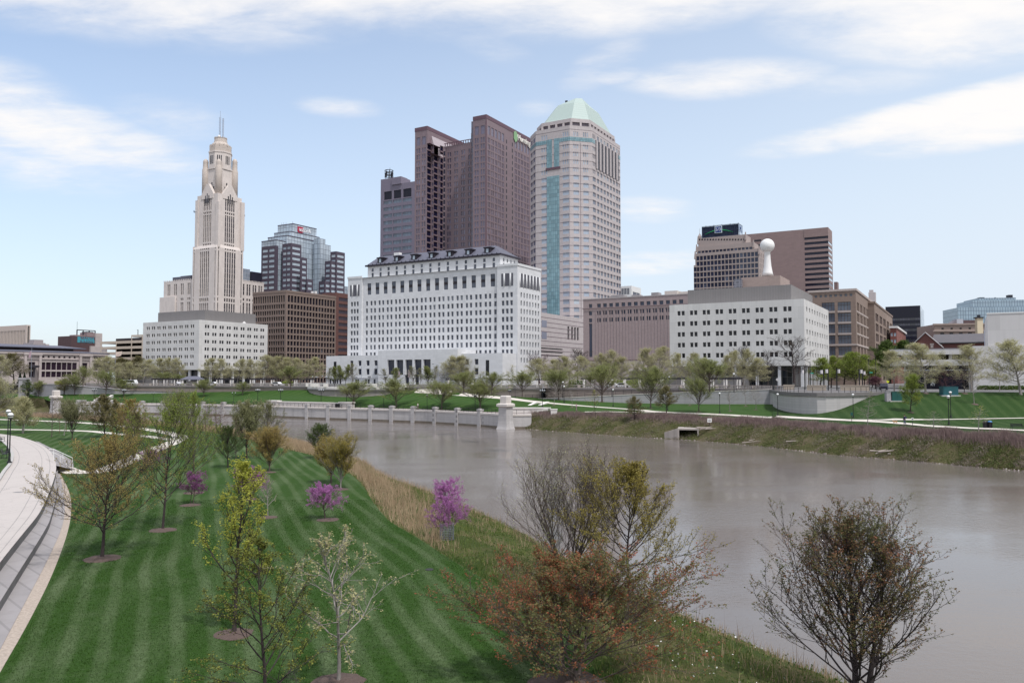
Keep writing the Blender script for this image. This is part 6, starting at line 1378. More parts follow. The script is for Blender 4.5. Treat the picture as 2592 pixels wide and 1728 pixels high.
def L3(a, b, c, d=None): return [(0, a), (.35, b), (.68, c), (1, d or c)]
LF_TAN = m_leaf('leaf_tan', L3(c4(.21, .165, .05), c4(.35, .275, .09), c4(.45, .355, .13), c4(.47, .28, .10)), .35, .48)
LF_GREEN = m_leaf('leaf_fresh_green', L3(c4(.11, .155, .03), c4(.21, .27, .05), c4(.29, .35, .07), c4(.36, .35, .10)), .4, .48)
LF_YEL = m_leaf('leaf_yellow_green', L3(c4(.21, .24, .035), c4(.37, .39, .06), c4(.48, .48, .09), c4(.56, .54, .14)), .4, .48)
LF_GUM = m_leaf('leaf_gum', L3(c4(.03, .018, .012), c4(.12, .14, .025), c4(.22, .24, .05), c4(.30, .28, .06)), .15)
LF_PALE = m_leaf('leaf_pale', L3(c4(.22, .20, .10), c4(.36, .34, .17), c4(.48, .44, .24), c4(.40, .36, .14)), .3)
LF_RED = m_leaf('leaf_red_maple', [(0, c4(.11, .115, .045)), (.40, c4(.19, .195, .075)), (.53, c4(.23, .16, .07)), (.68, c4(.34, .10, .05)), (1, c4(.46, .18, .11))], .6, .45)
LF_RED2 = m_leaf('leaf_red_green_maple', [(0, c4(.08, .09, .035)), (.42, c4(.15, .155, .06)), (.62, c4(.22, .13, .065)), (1, c4(.38, .15, .10))], .6, .45)
LF_BUD = m_leaf('leaf_buds', L3(c4(.30, .30, .13), c4(.42, .42, .2), c4(.5, .48, .28)))
LF_GOLD = m_leaf('leaf_gold', L3(c4(.14, .11, .02), c4(.27, .22, .045), c4(.33, .27, .07), c4(.22, .2, .05)))
LF_PINK = m_leaf('blossom_magenta', L3(c4(.34, .11, .30), c4(.50, .18, .46), c4(.62, .28, .58), c4(.7, .4, .66)), .3, .45)
LF_PINK2 = m_leaf('blossom_faded', L3(c4(.10, .085, .03), c4(.28, .10, .24), c4(.40, .16, .36), c4(.46, .22, .42)))
LF_VASE = m_leaf('leaf_vase', L3(c4(.17, .19, .075), c4(.26, .29, .105), c4(.34, .37, .14), c4(.40, .42, .17)), .5, .48)
LF_STREET = m_leaf('leaf_street', L3(c4(.31, .30, .16), c4(.43, .41, .22), c4(.54, .51, .30), c4(.62, .58, .37)), .5, .5)
LF_OLIVE = m_leaf('leaf_olive', L3(c4(.11, .105, .05), c4(.19, .175, .08), c4(.25, .22, .10), c4(.30, .24, .12)), .4, .48)
LF_GREY = m_leaf('leaf_grey_green', L3(c4(.16, .165, .085), c4(.23, .235, .115), c4(.30, .30, .15), c4(.34, .32, .17)), .4, .4)
LF_DEEP = m_leaf('leaf_deep_green', L3(c4(.04, .07, .02), c4(.08, .125, .032), c4(.13, .18, .045), c4(.17, .22, .06)), .4, .4)
LF_PURP = m_leaf('leaf_purple', L3(c4(.06, .022, .03), c4(.12, .045, .06), c4(.2, .09, .11)))
def zat(py, Y): d = ray(CX, py); return CZ + Y * d.z / d.y
def plant(name, sp, seed, bx, by, ty, wpx, bark, leafm, label, group=None, base=None, rz=0.0, wk=1.0):
    """grow a tree to the height and spread the photograph shows and stand it on the ground under pixel (bx, by)"""
    p = base or ground(bx, by); H = zat(ty, p.y) - p.z; sp = dict(sp); sp['H'] = H
    q = dict(sp, leaf=(0, 0, 0, 0), n=(sp['n'][0], 4, 2)); _, tws, _ = tree_data(q, seed); w = np.percentile(tws[0][:, 0], 98.5) - np.percentile(tws[0][:, 0], 1.5)
    k = min(1.8, max(.6, wpx * p.y / F / max(w, .1))); sp['len'] = [(u, l * k) for u, l in sp['len']]
    root = make_tree(name, sp, seed, bark, leafm, label, 'tree', group)
    cr = [c for c in root.children if c.name.startswith('crown')][0]
    co = np.empty(len(cr.data.vertices) * 3, dtype=np.float32); cr.data.vertices.foreach_get('co', co); co = co.reshape(-1, 3)
    w = np.percentile(co[:, 0], 99) - np.percentile(co[:, 0], 1); top = np.percentile(co[:, 2], 99.8)
    k = wpx * p.y / F / max(w, .1) * wk; root.location = p; root.rotation_euler = (0, 0, rz); root.scale = (k, k, H / max(top, .1)); return root
S_MAPLE = dict(clear=.24, r0=.085, n=(42, 12, 8), len=[(0, .46), (.35, .42), (.7, .28), (1, .1)], ang=[(0, 66), (.35, 52), (.75, 32), (1, 8)], trop=.13, leader=.96, leaf=(3, .031, .03, 2), ang2=33, ratio=.42, wob=.09, twig=.0045)
S_GREEN = dict(S_MAPLE, clear=.22, n=(38, 11, 7), len=[(0, .30), (.3, .33), (.65, .26), (1, .08)], ang=[(0, 58), (.4, 46), (.8, 30), (1, 8)], leaf=(3, .04, .05, 2), r0=.095)
S_LOOSE = dict(S_MAPLE, clear=.30, n=(22, 10, 6), len=[(0, .28), (.4, .30), (.75, .2), (1, .08)], ang=[(0, 50), (.5, 38), (1, 8)], leaf=(4, .036, .045, 2), r0=.075, trop=.14)
S_GUM = dict(S_MAPLE, clear=.10, n=(26, 9, 5), len=[(0, .36), (.3, .34), (.7, .2), (1, .06)], ang=[(0, 58), (.5, 42), (1, 6)], leaf=(4, .026, .03, 2), r0=.055, trop=.05, wob=.16, ratio=.4, tip=True, twig=.004)
S_PALE = dict(S_MAPLE, clear=.26, n=(20, 7, 4), len=[(0, .36), (.4, .32), (.8, .16), (1, .05)], ang=[(0, 66), (.5, 50), (1, 8)], leaf=(3, .03, .035, 2), r0=.055, trop=.03, wob=.2, ratio=.38, twig=.0045, twob=.05)
S_RED = dict(clear=.04, r0=.07, stems=3, lean=.12, n=(62, 12, 7), len=[(0, .75), (.4, .55), (.75, .32), (1, .1)], ang=[(0, 66), (.5, 48), (1, 12)], trop=.09, leader=.95, leaf=(4, .032, .03, 2), ratio=.42, ang2=32, droop=.7, tip=True, wob=.09, twig=.0045)
S_RED2 = dict(S_RED, stems=3, lean=.10, n=(66, 11, 6), len=[(0, .36), (.4, .40), (.75, .30), (1, .12)], ang=[(0, 48), (.5, 32), (1, 8)], leaf=(3, .03, .022, 2), trop=.17, clear=.08, r0=.085)
S_WILLOW = dict(clear=.02, r0=.06, stems=8, lean=.24, n=(72, 9, 5), len=[(0, .42), (.5, .40), (1, .14)], ang=[(0, 34), (1, 12)], trop=.20, leader=.95, leaf=(2, .026, .02, 1), ratio=.5, ang2=26, twig=.0045, wob=.09)
S_HONEY = dict(S_MAPLE, clear=.22, n=(42, 11, 7), len=[(0, .44), (.35, .40), (.7, .26), (1, .08)], ang=[(0, 68), (.4, 50), (1, 8)], leaf=(4, .034, .035, 2), r0=.08, trop=.12)
S_REDBUD = dict(clear=.30, r0=.04, stems=3, lean=.16, n=(30, 8, 5), len=[(0, .44), (.5, .36), (1, .16)], ang=[(0, 62), (.6, 48), (1, 20)], trop=.05, leader=.8, leaf=(6, .022, .03, 3), ratio=.48, ang2=38, twig=.005, sides=5)
S_VASE = dict(clear=.17, r0=.11, n=(40, 11, 7), len=[(0, .60), (.5, .54), (1, .34)], ang=[(0, 34), (.5, 20), (1, 6)], trop=.05, leader=.62, bspread=.5, leaf=(4, .05, .10, 2), ratio=.40, ang2=22, t0=.3)
S_STREET = dict(clear=.20, r0=.16, n=(40, 11, 7), len=[(0, .36), (.35, .38), (.75, .24), (1, .08)], ang=[(0, 70), (.5, 52), (1, 10)], trop=.08, leader=.95, leaf=(3, .08, .2, 2), ratio=.42, ang2=40, twig=.009)
S_COLUMN = dict(clear=.12, r0=.11, n=(36, 10, 6), len=[(0, .44), (.5, .36), (1, .12)], ang=[(0, 24), (.6, 16), (1, 5)], trop=.08, leader=.9, leaf=(3, .075, .1, 2), ratio=.34, ang2=30)
S_BARE = dict(clear=.16, r0=.26, n=(16, 10, 8), len=[(0, .56), (.5, .48), (1, .2)], ang=[(0, 56), (.6, 42), (1, 12)], trop=.08, leader=.75, leaf=(1, .05, .1, 1), ratio=.5, ang2=42, twig=.014)
S_SAPL = dict(clear=.30, r0=.05, n=(20, 6, 3), len=[(0, .32), (.5, .28), (1, .08)], ang=[(0, 50), (.5, 38), (1, 6)], trop=.12, leader=.95, leaf=(2, .05, .05, 1), ratio=.4, ang2=36)
S_CYP = dict(clear=.28, r0=.07, n=(36, 6, 3), len=[(0, .26), (.5, .18), (1, .03)], ang=[(0, 82), (.6, 78), (1, 50)], trop=.02, leader=.98, leaf=(2, .04, .06, 1), ratio=.4, ang2=40)
S_CONE = dict(clear=.06, r0=.09, n=(34, 8, 5), len=[(0, .36), (.4, .30), (1, .06)], ang=[(0, 58), (.6, 40), (1, 8)], trop=.10, leader=.98, leaf=(4, .07, .08, 2), ratio=.42)
# ---- trees of the near lawn, each grown by itself
NG = 'young trees on the near lawn'
plant('maple_tree', S_MAPLE, 1, 258, 1412, 1095, 262, BARKD, LF_TAN, 'broad tan budding tree, front one beside the stone seat steps', NG)
plant('maple_tree', S_GREEN, 2, 412, 1340, 985, 205, BARKD, LF_GREEN, 'tall fresh green tree with straight bare trunk, beside the tan one', NG)
plant('maple_tree', S_GREEN, 3, 491, 1247, 988, 110, BARK, LF_GREEN, 'tall green tree standing just behind the tallest fresh green one', NG)
plant('loose_crowned_tree', S_LOOSE, 4, 592, 1603, 1160, 172, BARKD, LF_YEL, 'bright yellow green loose crowned tree rising from a mulch circle', NG)
plant('sweetgum_tree', S_GUM, 5, 672, 1728, 1342, 300, BARKD, LF_GUM, 'nearest upright sweetgum with small leaf tufts, cut off by the bottom edge', NG, base=G(672, 1800, LZ))
plant('pale_budding_tree', S_PALE, 6, 857, 1726, 1325, 250, BARKG, LF_PALE, 'thin crooked tree with pale cream buds at the bottom edge', NG)
plant('red_maple_tree', S_RED, 7, 1445, 1728, 1372, 610, BARK, LF_RED, 'wide low maple with russet red seed clusters and olive leaves', NG, base=G(1440, 1735, LZ))
plant('red_maple_tree', S_RED2, 8, 2165, 1728, 1282, 400, BARKD, LF_RED2, 'olive and russet maple standing alone before the open water', NG, base=G(2172, 1775, 1.4))
plant('willow_tree', S_WILLOW, 9, 1435, 1440, 1112, 275, BARK, LF_BUD, 'bare many stemmed willow with pale buds on the bank', NG, base=G(1437, 1452, 1.7))
plant('honey_leaved_tree', S_HONEY, 10, 1593, 1520, 1160, 285, BARKD, LF_GOLD, 'dark trunked tree with sparse honey coloured leaves at the water edge', NG, base=G(1594, 1528, 1.6))
plant('redbud_tree', S_REDBUD, 11, 830, 1314, 1222, 82, BARK, LF_PINK, 'small magenta redbud alone on the open striped lawn', NG)
plant('redbud_tree', S_REDBUD, 12, 1131, 1368, 1252, 104, BARK, LF_PINK, 'magenta redbud growing out of a wire mesh guard in the tall grass', NG, base=G(1131, 1371, 2.2))
plant('redbud_tree', S_REDBUD, 13, 1130, 1290, 1210, 70, BARK, LF_PINK, 'smaller magenta redbud behind the one in the mesh guard', NG, base=G(1134, 1300, 1.6))
plant('redbud_tree', S_REDBUD, 14, 482, 1277, 1192, 62, BARK, LF_PINK2, 'half faded redbud beside the trunk of the fresh green tree', NG)
plant('redbud_tree', S_REDBUD, 15, 634, 1262, 1180, 78, BARK, LF_PINK, 'magenta redbud half hidden behind the yellow green tree', NG)
plant('redbud_tree', S_REDBUD, 16, 388, 1190, 1128, 70, BARK, LF_PINK2, 'faded redbud mostly hidden behind the trunk of the fresh green tree', NG)
plant('sapling', dict(S_SAPL, leaf=(1, .03, .03, 1)), 17, 678, 1308, 1200, 40, BARKG, LF_PALE, 'slender almost leafless grey sapling in the middle of the lawn', NG)
plant('budding_tree', S_VASE, 18, 682, 1194, 1072, 88, BARK, LF_TAN, 'tan and green vase shaped tree at the lawn bend nearest the dry grass', NG)
plant('green_leaved_tree', S_MAPLE, 19, 577, 1183, 1074, 70, BARKD, LF_DEEP, 'dark green round tree with slim trunk behind the yellow green one', NG)
plant('slim_tree', S_SAPL, 20, 597, 1172, 1052, 40, BARK, LF_OLIVE, 'slim olive tree close beside the dark green round one', NG)
plant('vase_shaped_tree', S_VASE, 21, 624, 1162, 1012, 78, BARKD, LF_GREY, 'tall grey green vase shaped tree before the river wall', NG)
plant('budding_tree', S_GREEN, 22, 669, 1146, 1010, 84, BARK, LF_GREY, 'tall grey green open tree at the river end of the lawn', NG)
plant('green_leaved_tree', S_MAPLE, 23, 803, 1160, 1070, 64, BARKD, LF_DEEP, 'small round green tree alone against the water', NG)
plant('budding_tree', S_VASE, 24, 838, 1222, 1104, 66, BARK, LF_TAN, 'tan bronze tree, smaller of the pair by the dry grass', NG)
plant('budding_tree', S_VASE, 25, 862, 1237, 1092, 94, BARKG, LF_GOLD, 'golden tan tree, larger of the pair by the dry grass', NG)
for i, (bx, by, ty, w) in enumerate([(549, 1096, 1022, 34), (557, 1096, 1010, 44), (519, 1098, 1012, 40)]):
    plant('bare_cypress_tree', dict(S_CYP, leaf=(1, .02, .03, 1)), 30 + i, bx, by, ty, w, BARKR, LF_OLIVE, ['smaller bare cypress of the pair by the tan reeds', 'taller bare cypress of the pair by the tan reeds', 'bare cypress leaning over beside the tall green trees'][i], NG)
plant('dense_olive_tree', dict(S_CONE, n=(40, 9, 6)), 33, 266, 1106, 998, 98, BARKD, LF_OLIVE, 'dense dark olive cone shaped tree before the white pier', NG)
plant('dense_olive_tree', S_CONE, 34, 295, 1116, 1010, 44, BARKD, LF_OLIVE, 'narrow olive brown tree touching the dark cone shaped one', NG)
plant('vase_shaped_tree', S_VASE, 35, 183, 1113, 1003, 64, BARKD, LF_GREY, 'vase shaped budding tree with forked trunk between the two paths', NG)
plant('budding_tree', S_SAPL, 36, 162, 1102, 1012, 40, BARKG, LF_GREY, 'slim grey budding tree just left of the forked vase shaped one', NG)
plant('budding_tree', S_SAPL, 37, 151, 1096, 1002, 34, BARKR, LF_OLIVE, 'reddish trunked thin tree before the white end pier', NG)
plant('budding_tree', S_SAPL, 38, 168, 1092, 1010, 26, BARKR, LF_GREY, 'thinnest reddish trunk at the edge of the far footpath', NG)
plant('budding_tree', dict(S_CYP, leaf=(1, .03, .05, 1)), 39, 131, 1106, 1005, 46, BARK, LF_OLIVE, 'nearly bare spreading twiggy tree before the white end pier', NG)
plant('budding_tree', S_STREET, 40, 58, 1096, 1004, 62, BARKG, LF_STREET, 'pale budding tree next to the double globe lamps', NG)
plant('budding_tree', S_SAPL, 41, 62, 1090, 1018, 24, BARKG, LF_OLIVE, 'thin forked tree right behind the pale one by the lamps', NG)
plant('pale_budding_tree', S_STREET, 42, -8, 1078, 955, 112, BARKG, LF_STREET, 'big pale yellow green tree cut off by the left edge', NG)
plant('budding_tree', S_SAPL, 43, 318, 1106, 1025, 40, BARKG, LF_OLIVE, 'grey brown slim tree where the footpaths part', NG)
plant('budding_tree', S_GREEN, 44, 337, 1140, 1008, 66, BARKR, LF_TAN, 'tall russet budding tree behind the broad tan tree', NG)
plant('budding_tree', S_GREEN, 45, 337, 1168, 1040, 56, BARK, LF_OLIVE, 'olive tree hidden behind the top of the broad tan tree', NG)
plant('budding_tree', S_GREEN, 46, 450, 1110, 985, 90, BARK, LF_GREY, 'grey green tree seen between the two tall green ones', NG)
# ---- trees of the far side: a few of each kind are grown, the others are copies
protos = {}
def proto(key, name, sp, seeds, bark, leafm, H=10.0):
    out = []
    for s in seeds:
        root = make_tree(name, dict(sp, H=H), s, bark, leafm); cr = [c for c in root.children if c.name.startswith('crown')][0]
        co = np.empty(len(cr.data.vertices) * 3, dtype=np.float32); cr.data.vertices.foreach_get('co', co); co = co.reshape(-1, 3)
        out.append([root, np.percentile(co[:, 0], 98.5) - np.percentile(co[:, 0], 1.5), np.percentile(co[:, 2], 99.8), False])
    protos[key] = out
proto('vase', 'vase_shaped_tree', S_VASE, (101, 102, 103), BARK, LF_VASE)
proto('street', 'street_tree', S_STREET, (111, 112, 113, 114, 115), BARKG, LF_STREET, 12)
proto('column', 'columnar_tree', S_COLUMN, (121, 122, 123), BARKD, LF_VASE)
proto('columng', 'columnar_tree', dict(S_COLUMN, leaf=(2, .07, .1, 1)), (124, 125), BARKG, LF_GREY)
proto('bare', 'bare_tree', S_BARE, (131, 132), BARKD, LF_OLIVE, 13)
proto('barep', 'bare_tree', S_BARE, (133,), m_bark('bark_plum', c4(.07, .03, .04)), LF_PURP, 13)
proto('olive', 'olive_budding_tree', S_STREET, (141, 142), BARKD, LF_OLIVE, 10)
proto('green', 'green_leaved_tree', S_STREET, (151, 152, 153), BARKD, LF_GREEN, 10)
proto('deep', 'green_leaved_tree', dict(S_STREET, leaf=(5, .12, .2, 2)), (154, 155), BARKD, LF_DEEP, 10)
proto('twig', 'bare_sapling', dict(S_SAPL, n=(24, 7, 4), leaf=(1, .03, .05, 1)), (161, 162), BARKG, LF_OLIVE, 8)
proto('cyp', 'bare_cypress_tree', S_CYP, (171, 172), BARKG, LF_GREY, 8)
proto('yellow', 'young_yellow_tree', S_SAPL, (181,), BARKD, LF_YEL, 7)
proto('cypy', 'young_yellow_tree', S_CYP, (183,), BARKG, LF_YEL, 7)
proto('purple', 'purple_leaved_tree', S_STREET, (191,), BARKD, LF_PURP, 8)
proto('cone', 'cone_shaped_tree', S_CONE, (193,), BARKD, LF_DEEP, 8)
_cnt = {}
def stand(key, bx, by, ty, wpx, label, group=None, base=None):
    """stand one tree of a kind on the ground seen at (bx, by), as high and wide as the photograph shows it"""
    ps = protos[key]; i = _cnt.get(key, 0); _cnt[key] = i + 1; P = ps[i % len(ps)]
    p = base or ground(bx, by); H = zat(ty, p.y) - p.z; w = wpx * p.y / F; kx = w / P[1]; kz = H / P[2]
    rz = rnd.uniform(0, 6.28) if i >= len(ps) else 0.0
    if not P[3]:
        o = P[0]; P[3] = True; o.location = p; o.scale = (kx, kx, kz); o['label'] = label
        if group: o['group'] = group
    else: o = dup(P[0], p, rz, (kx, kx, kz), label, group)
    return o
ORD = ['first', 'second', 'third', 'fourth', 'fifth', 'sixth', 'seventh', 'eighth', 'ninth', 'tenth', 'eleventh', 'twelfth', 'thirteenth', 'fourteenth', 'fifteenth', 'sixteenth', 'seventeenth', 'eighteenth']
gv = 'vase shaped trees on the far lawn'
for (x, by, ty, w, lb) in [(895, 1028, 962, 80, 'before the left half of the white court podium'), (1003, 1030, 957, 88, 'below the entrance windows of the white court building'),
        (1118, 1036, 961, 96, 'behind the fourth wall pillar left of the obelisk pier'), (1216, 1034, 960, 100, 'nearest the obelisk pier on its left'),
        (735, 984, 925, 62, 'at the terrace wall before the brown grid building'), (1322, 1003, 937, 70, 'at the terrace wall right above the obelisk pier'), (1174, 992, 938, 66, 'at the terrace wall before the right part of the court podium'), (1244, 997, 940, 62, 'at the terrace wall, just left of the obelisk pier'),
        (1414, 1012, 932, 84, 'behind the white stairs and the twin globe lamps'), (1524, 1016, 917, 96, 'in front of the middle of the ribbed brick building'), (1647, 1033, 925, 98, 'in front of the right end of the ribbed brick building'),
        (1769, 1041, 950, 74, 'bright green one before the grey ramp wall'), (1796, 990, 903, 88, 'behind the balustrade before the marble office with the ball column'),
        (313, 1004, 958, 50, 'above the left ramp wall next to the twin lamps'), (268, 1000, 935, 52, 'before the grey ramp wall below the garage'), (189, 1000, 945, 48, 'before the grey ramp wall below city hall'), (210, 978, 925, 42, 'behind the ramp wall below city hall'),
        (347, 972, 938, 36, 'in front of the corner pier of the left marble office'), (516, 1004, 958, 42, 'small one on the lawn below the hip roofed pavilion'), (614, 1000, 965, 36, 'small one beside the five globe lamp before the terrace wall'), (412, 975, 940, 46, 'behind the balustrade below the left marble office'), (452, 975, 945, 30, 'behind the balustrade just left of the hip roofed pavilion'), (98, 1004, 962, 40, 'grey one before the tall stone pier below city hall')]:
    stand('vase', x, by, ty, w, 'vase shaped young tree ' + lb, gv)
stand('cone', 71, 1006, 958, 40, 'bright green cone shaped tree before the tall stone pier below city hall')
stand('olive', 162, 998, 957, 36, 'olive tree on the lawn before the grey ramp wall', None)
rows = [('street', 'left marble office', 'pale budding street trees before the left marble office', [(248, 905, 50), (283, 900, 60), (322, 915, 46), (362, 908, 62), (400, 906, 60), (426, 904, 44), (453, 905, 42), (532, 905, 56), (568, 906, 52), (600, 908, 56), (636, 908, 52)], 974),
        ('street', 'brown grid building', 'pale budding street trees before the brown grid building', [(668, 898, 66), (700, 900, 56), (728, 902, 56), (760, 905, 54), (792, 903, 66)], 973),
        ('street', 'court podium', 'pale budding street trees before the court podium', [(1136, 900, 60), (1172, 899, 62), (1211, 899, 62), (1252, 905, 56), (1282, 902, 62)], 974),
        ('street', 'ribbed brick building', 'pale budding street trees before the ribbed brick building', [(1364, 906, 74), (1408, 908, 58), (1444, 900, 64), (1484, 900, 64), (1520, 893, 60), (1540, 885, 60), (1570, 902, 66), (1622, 880, 80), (1668, 876, 76)], 978),
        ('street', 'ball column office', 'pale budding street trees before the right marble office', [(1712, 893, 56), (1752, 892, 54), (1778, 905, 50), (1832, 897, 48), (1858, 886, 50), (1896, 882, 56), (1918, 905, 60)], 981)]
for key, lm, grp, items, by in rows:
    for i, (x, ty, w) in enumerate(items): stand(key, x, by, ty, w, 'pale budding tree, %s from the left before the %s' % (ORD[i], lm), grp)
gcol = 'columnar trees before the court entrance'
for i, (k, x, ty, w) in enumerate([('columng', 831, 930, 18), ('column', 846, 927, 22), ('column', 863, 924, 24), ('column', 874, 922, 26), ('columng', 891, 918, 30), ('columng', 976, 932, 26), ('column', 1001, 930, 26), ('columng', 1046, 925, 30), ('columng', 1065, 930, 16), ('column', 1084, 926, 30), ('columng', 1100, 924, 22)]):
    stand(k, x, 974, ty, w, 'narrow upright budding tree, %s from the left along the court podium' % ORD[i], gcol)
stand('bare', 2010, 962, 846, 118, 'big bare dark tree with spreading limbs before the right marble office', None, at(2010, 968, 246))
stand('bare', 1463, 965, 880, 72, 'bare dark tree before the low granite wing', None, at(1463, 966, 285))
stand('barep', 1366, 968, 890, 76, 'plum brown twiggy tree at the right end of the court building', None, at(1366, 970, 280))
stand('bare', 1418, 968, 900, 60, 'small bare grey tree between the plum tree and the larger bare one', None, at(1418, 970, 290))
stand('bare', 1880, 975, 872, 60, 'bare grey tree behind the street trees of the right marble office', None, at(1880, 975, 247))
stand('bare', 1944, 972, 882, 52, 'thin bare tree left of the big dark bare one', None, at(1944, 972, 245))
stand('bare', 700, 966, 893, 70, 'grey bare tree before the right corner of the brown grid building', None, at(706, 966, 420))
stand('olive', 40, 970, 893, 64, 'dark olive tree before the left end of city hall', None, at(36, 970, 330))
stand('street', 5, 970, 897, 60, 'pale tree cut by the left edge before city hall', None, at(4, 970, 320))
stand('olive', 300, 950, 905, 66, 'brown budding tree before the lower garage levels', None, at(306, 955, 400)); stand('olive', 340, 950, 900, 50, 'brown budding tree between garage and left marble office', None, at(345, 955, 405))
gg = 'green trees of the street corner'
for i, (x, ty, w) in enumerate([(2076, 905, 50), (2104, 900, 58), (2136, 893, 62), (2166, 890, 56), (2188, 897, 56), (2208, 912, 40)]):
    stand('green', x, 978, ty, w, 'fresh green tree, %s from the left in the clump by the street corner' % ORD[i], gg, at(x, 980, 232 + 5 * (i % 3)))
stand('deep', 2236, 958, 862, 60, 'dark green tree at the left end of the parking deck', None, at(2238, 960, 262)); stand('deep', 2290, 950, 862, 70, 'green tree crown above the parking deck parapet', None, at(2292, 950, 300))
stand('purple', 2216, 980, 952, 36, 'small purple leaved tree beside the parked dark car', None, at(2216, 984, 205))
stand('street', 2264, 990, 886, 84, 'pale budding tree at the rounded corner of the parking deck', None); stand('street', 2343, 994, 868, 110, 'large pale budding tree before the shop glass'); stand('green', 2304, 1043, 946, 46, 'young green tree on the hill lawn before the shop glass')
stand('barep', 2399, 996, 926, 84, 'bare plum twigged tree above the green utility cabinet'); stand('bare', 2441, 994, 920, 40, 'thin bare tree between the plum twigged one and the white wall')
stand('street', 2459, 990, 872, 104, 'pale budding tree at the joint of parking deck and blank wall'); stand('twig', 2466, 1021, 945, 56, 'bare grey young tree on the hill lawn before the blank wall')
stand('twig', 2530, 990, 912, 44, 'slim bare tree against the blank white wall'); stand('street', 2584, 998, 858, 124, 'tall budding tree cut by the right edge before the blank wall')
stand('twig', 1746, 1026, 972, 34, 'bare sapling before the grey ramp wall left of the green vase tree', 'saplings on the far lawn'); stand('twig', 1848, 1041, 968, 44, 'bare sapling just right of the globe lamp by the grey ramp wall', 'saplings on the far lawn')
stand('twig', 1888, 1028, 950, 48, 'tallest bare sapling before the grey ramp wall', 'saplings on the far lawn'); stand('twig', 1913, 1037, 975, 36, 'bare sapling nearest the curved wall', 'saplings on the far lawn')
stand('twig', 1402, 1026, 962, 44, 'pinkish bare sapling behind the white stairs', 'saplings on the far lawn'); stand('twig', 1448, 1030, 985, 30, 'tiny bare sapling between the stairs and the yellow sapling', 'saplings on the far lawn')
stand('cyp', 2197, 1086, 990, 50, 'bare cypress by the path below the curved wall'); stand('cyp', 2365, 1092, 1040, 50, 'small bare cypress between the dog walker and the double lamp')
stand('cypy', 2477, 1088, 1026, 54, 'yellow green young tree beside the litter bins'); stand('yellow', 1507, 1055, 986, 38, 'yellow green sapling on the bank below the footpath')
stand('olive', 1606, 1062, 1002, 42, 'olive young tree on the bank under the footpath'); stand('olive', 1687, 1046, 975, 50, 'dark olive tree at the edge of the footpath')
for k, ps in protos.items():                       # drop kinds that were not used
    for P in ps:
        if not P[3]:
            for c in list(P[0].children): bpy.data.objects.remove(c)
            bpy.data.objects.remove(P[0])
mul_ = MB()
for (x, y, r_) in [(258, 1413, .95), (412, 1341, .85), (592, 1604, .72), (491, 1247, .85), (830, 1315, .75), (482, 1278, .75), (678, 1309, .65), (857, 1727, .85), (682, 1195, .7), (862, 1238, .7), (1440, 1735, 1.3), (634, 1263, .7)]:
    p = G(x, y, LZ); poly = [(p.x + r_ * (1 + .08 * rnd.uniform(-1, 1)) * cos(a * pi / 9), p.y + r_ * (1 + .08 * rnd.uniform(-1, 1)) * sin(a * pi / 9)) for a in range(18)]
    mul_.prism(poly, LZ - .02, LZ + .02, [(p.x + (q[0] - p.x) * .96, p.y + (q[1] - p.y) * .96) for q in poly])
    top = [(p.x + (q[0] - p.x) * .96, p.y + (q[1] - p.y) * .96) for q in poly]; mul_.prism(top, LZ + .02, LZ + .10, [(p.x + (q[0] - p.x) * .3, p.y + (q[1] - p.y) * .3) for q in poly])
for (x, y) in [(1746, 1026), (1848, 1041), (1888, 1028), (1913, 1037), (1402, 1026), (1448, 1031), (2304, 1043), (2466, 1022), (2343, 995), (2441, 995), (2264, 991), (1524, 1017), (1647, 1034), (1769, 1042)]:
    p = ground(x, y); mul_.prism([(p.x + .9 * cos(a * pi / 6), p.y + .9 * sin(a * pi / 6)) for a in range(12)], p.z - .2, p.z + .08, [(p.x + .5 * cos(a * pi / 6), p.y + .5 * sin(a * pi / 6)) for a in range(12)])
t = NT('mulch'); t.bump(t.noise(12, 4, .8), .8, .05)
mul_.build('mulch', t.set(t.mix(t.noise(9, 5, .8), c4(.045, .028, .024), c4(.16, .11, .092)), .95), kind='stuff')
# =================================================================== WALLS, TERRACES AND FURNITURE OF THE RIVERSIDE
M_RWALL = m_stone('river_wall_stone', c4(.50, .475, .47), .09, .5, 1.5, (.62, 2.0), .3, .85, .5)
M_RCAP = m_stone('wall_cap_stone', c4(.62, .57, .535), .06, .5, 3, None, .1)
M_TERR = m_stone('terrace_wall_stone', c4(.27, .225, .20), .12, .5, 1.5, (.42, 1.2), .25, .9, .75)
M_BALU = m_stone('balustrade_stone', c4(.36, .31, .29), .12, .8, 3, None, .2)
M_RAMP = m_stone('ramp_wall_stone', c4(.40, .385, .40), .1, .5, 1.2, (.58, 60), .3, .85, .55)
M_COPE = m_stone('grey_coping', c4(.20, .185, .185), .2, .8, 2, (.28, 2), .3, .9, .7)
M_IRON = m_plain('black_iron', c4(.008, .009, .012), .5, .2, 3)
M_GLOBE = m_plain('white_globe_glass', c4(.80, .80, .80), .25, .02, 1)
M_WSTONE = m_stone('white_cast_stone', c4(.70, .66, .63), .06, .6, 3, None, .1)
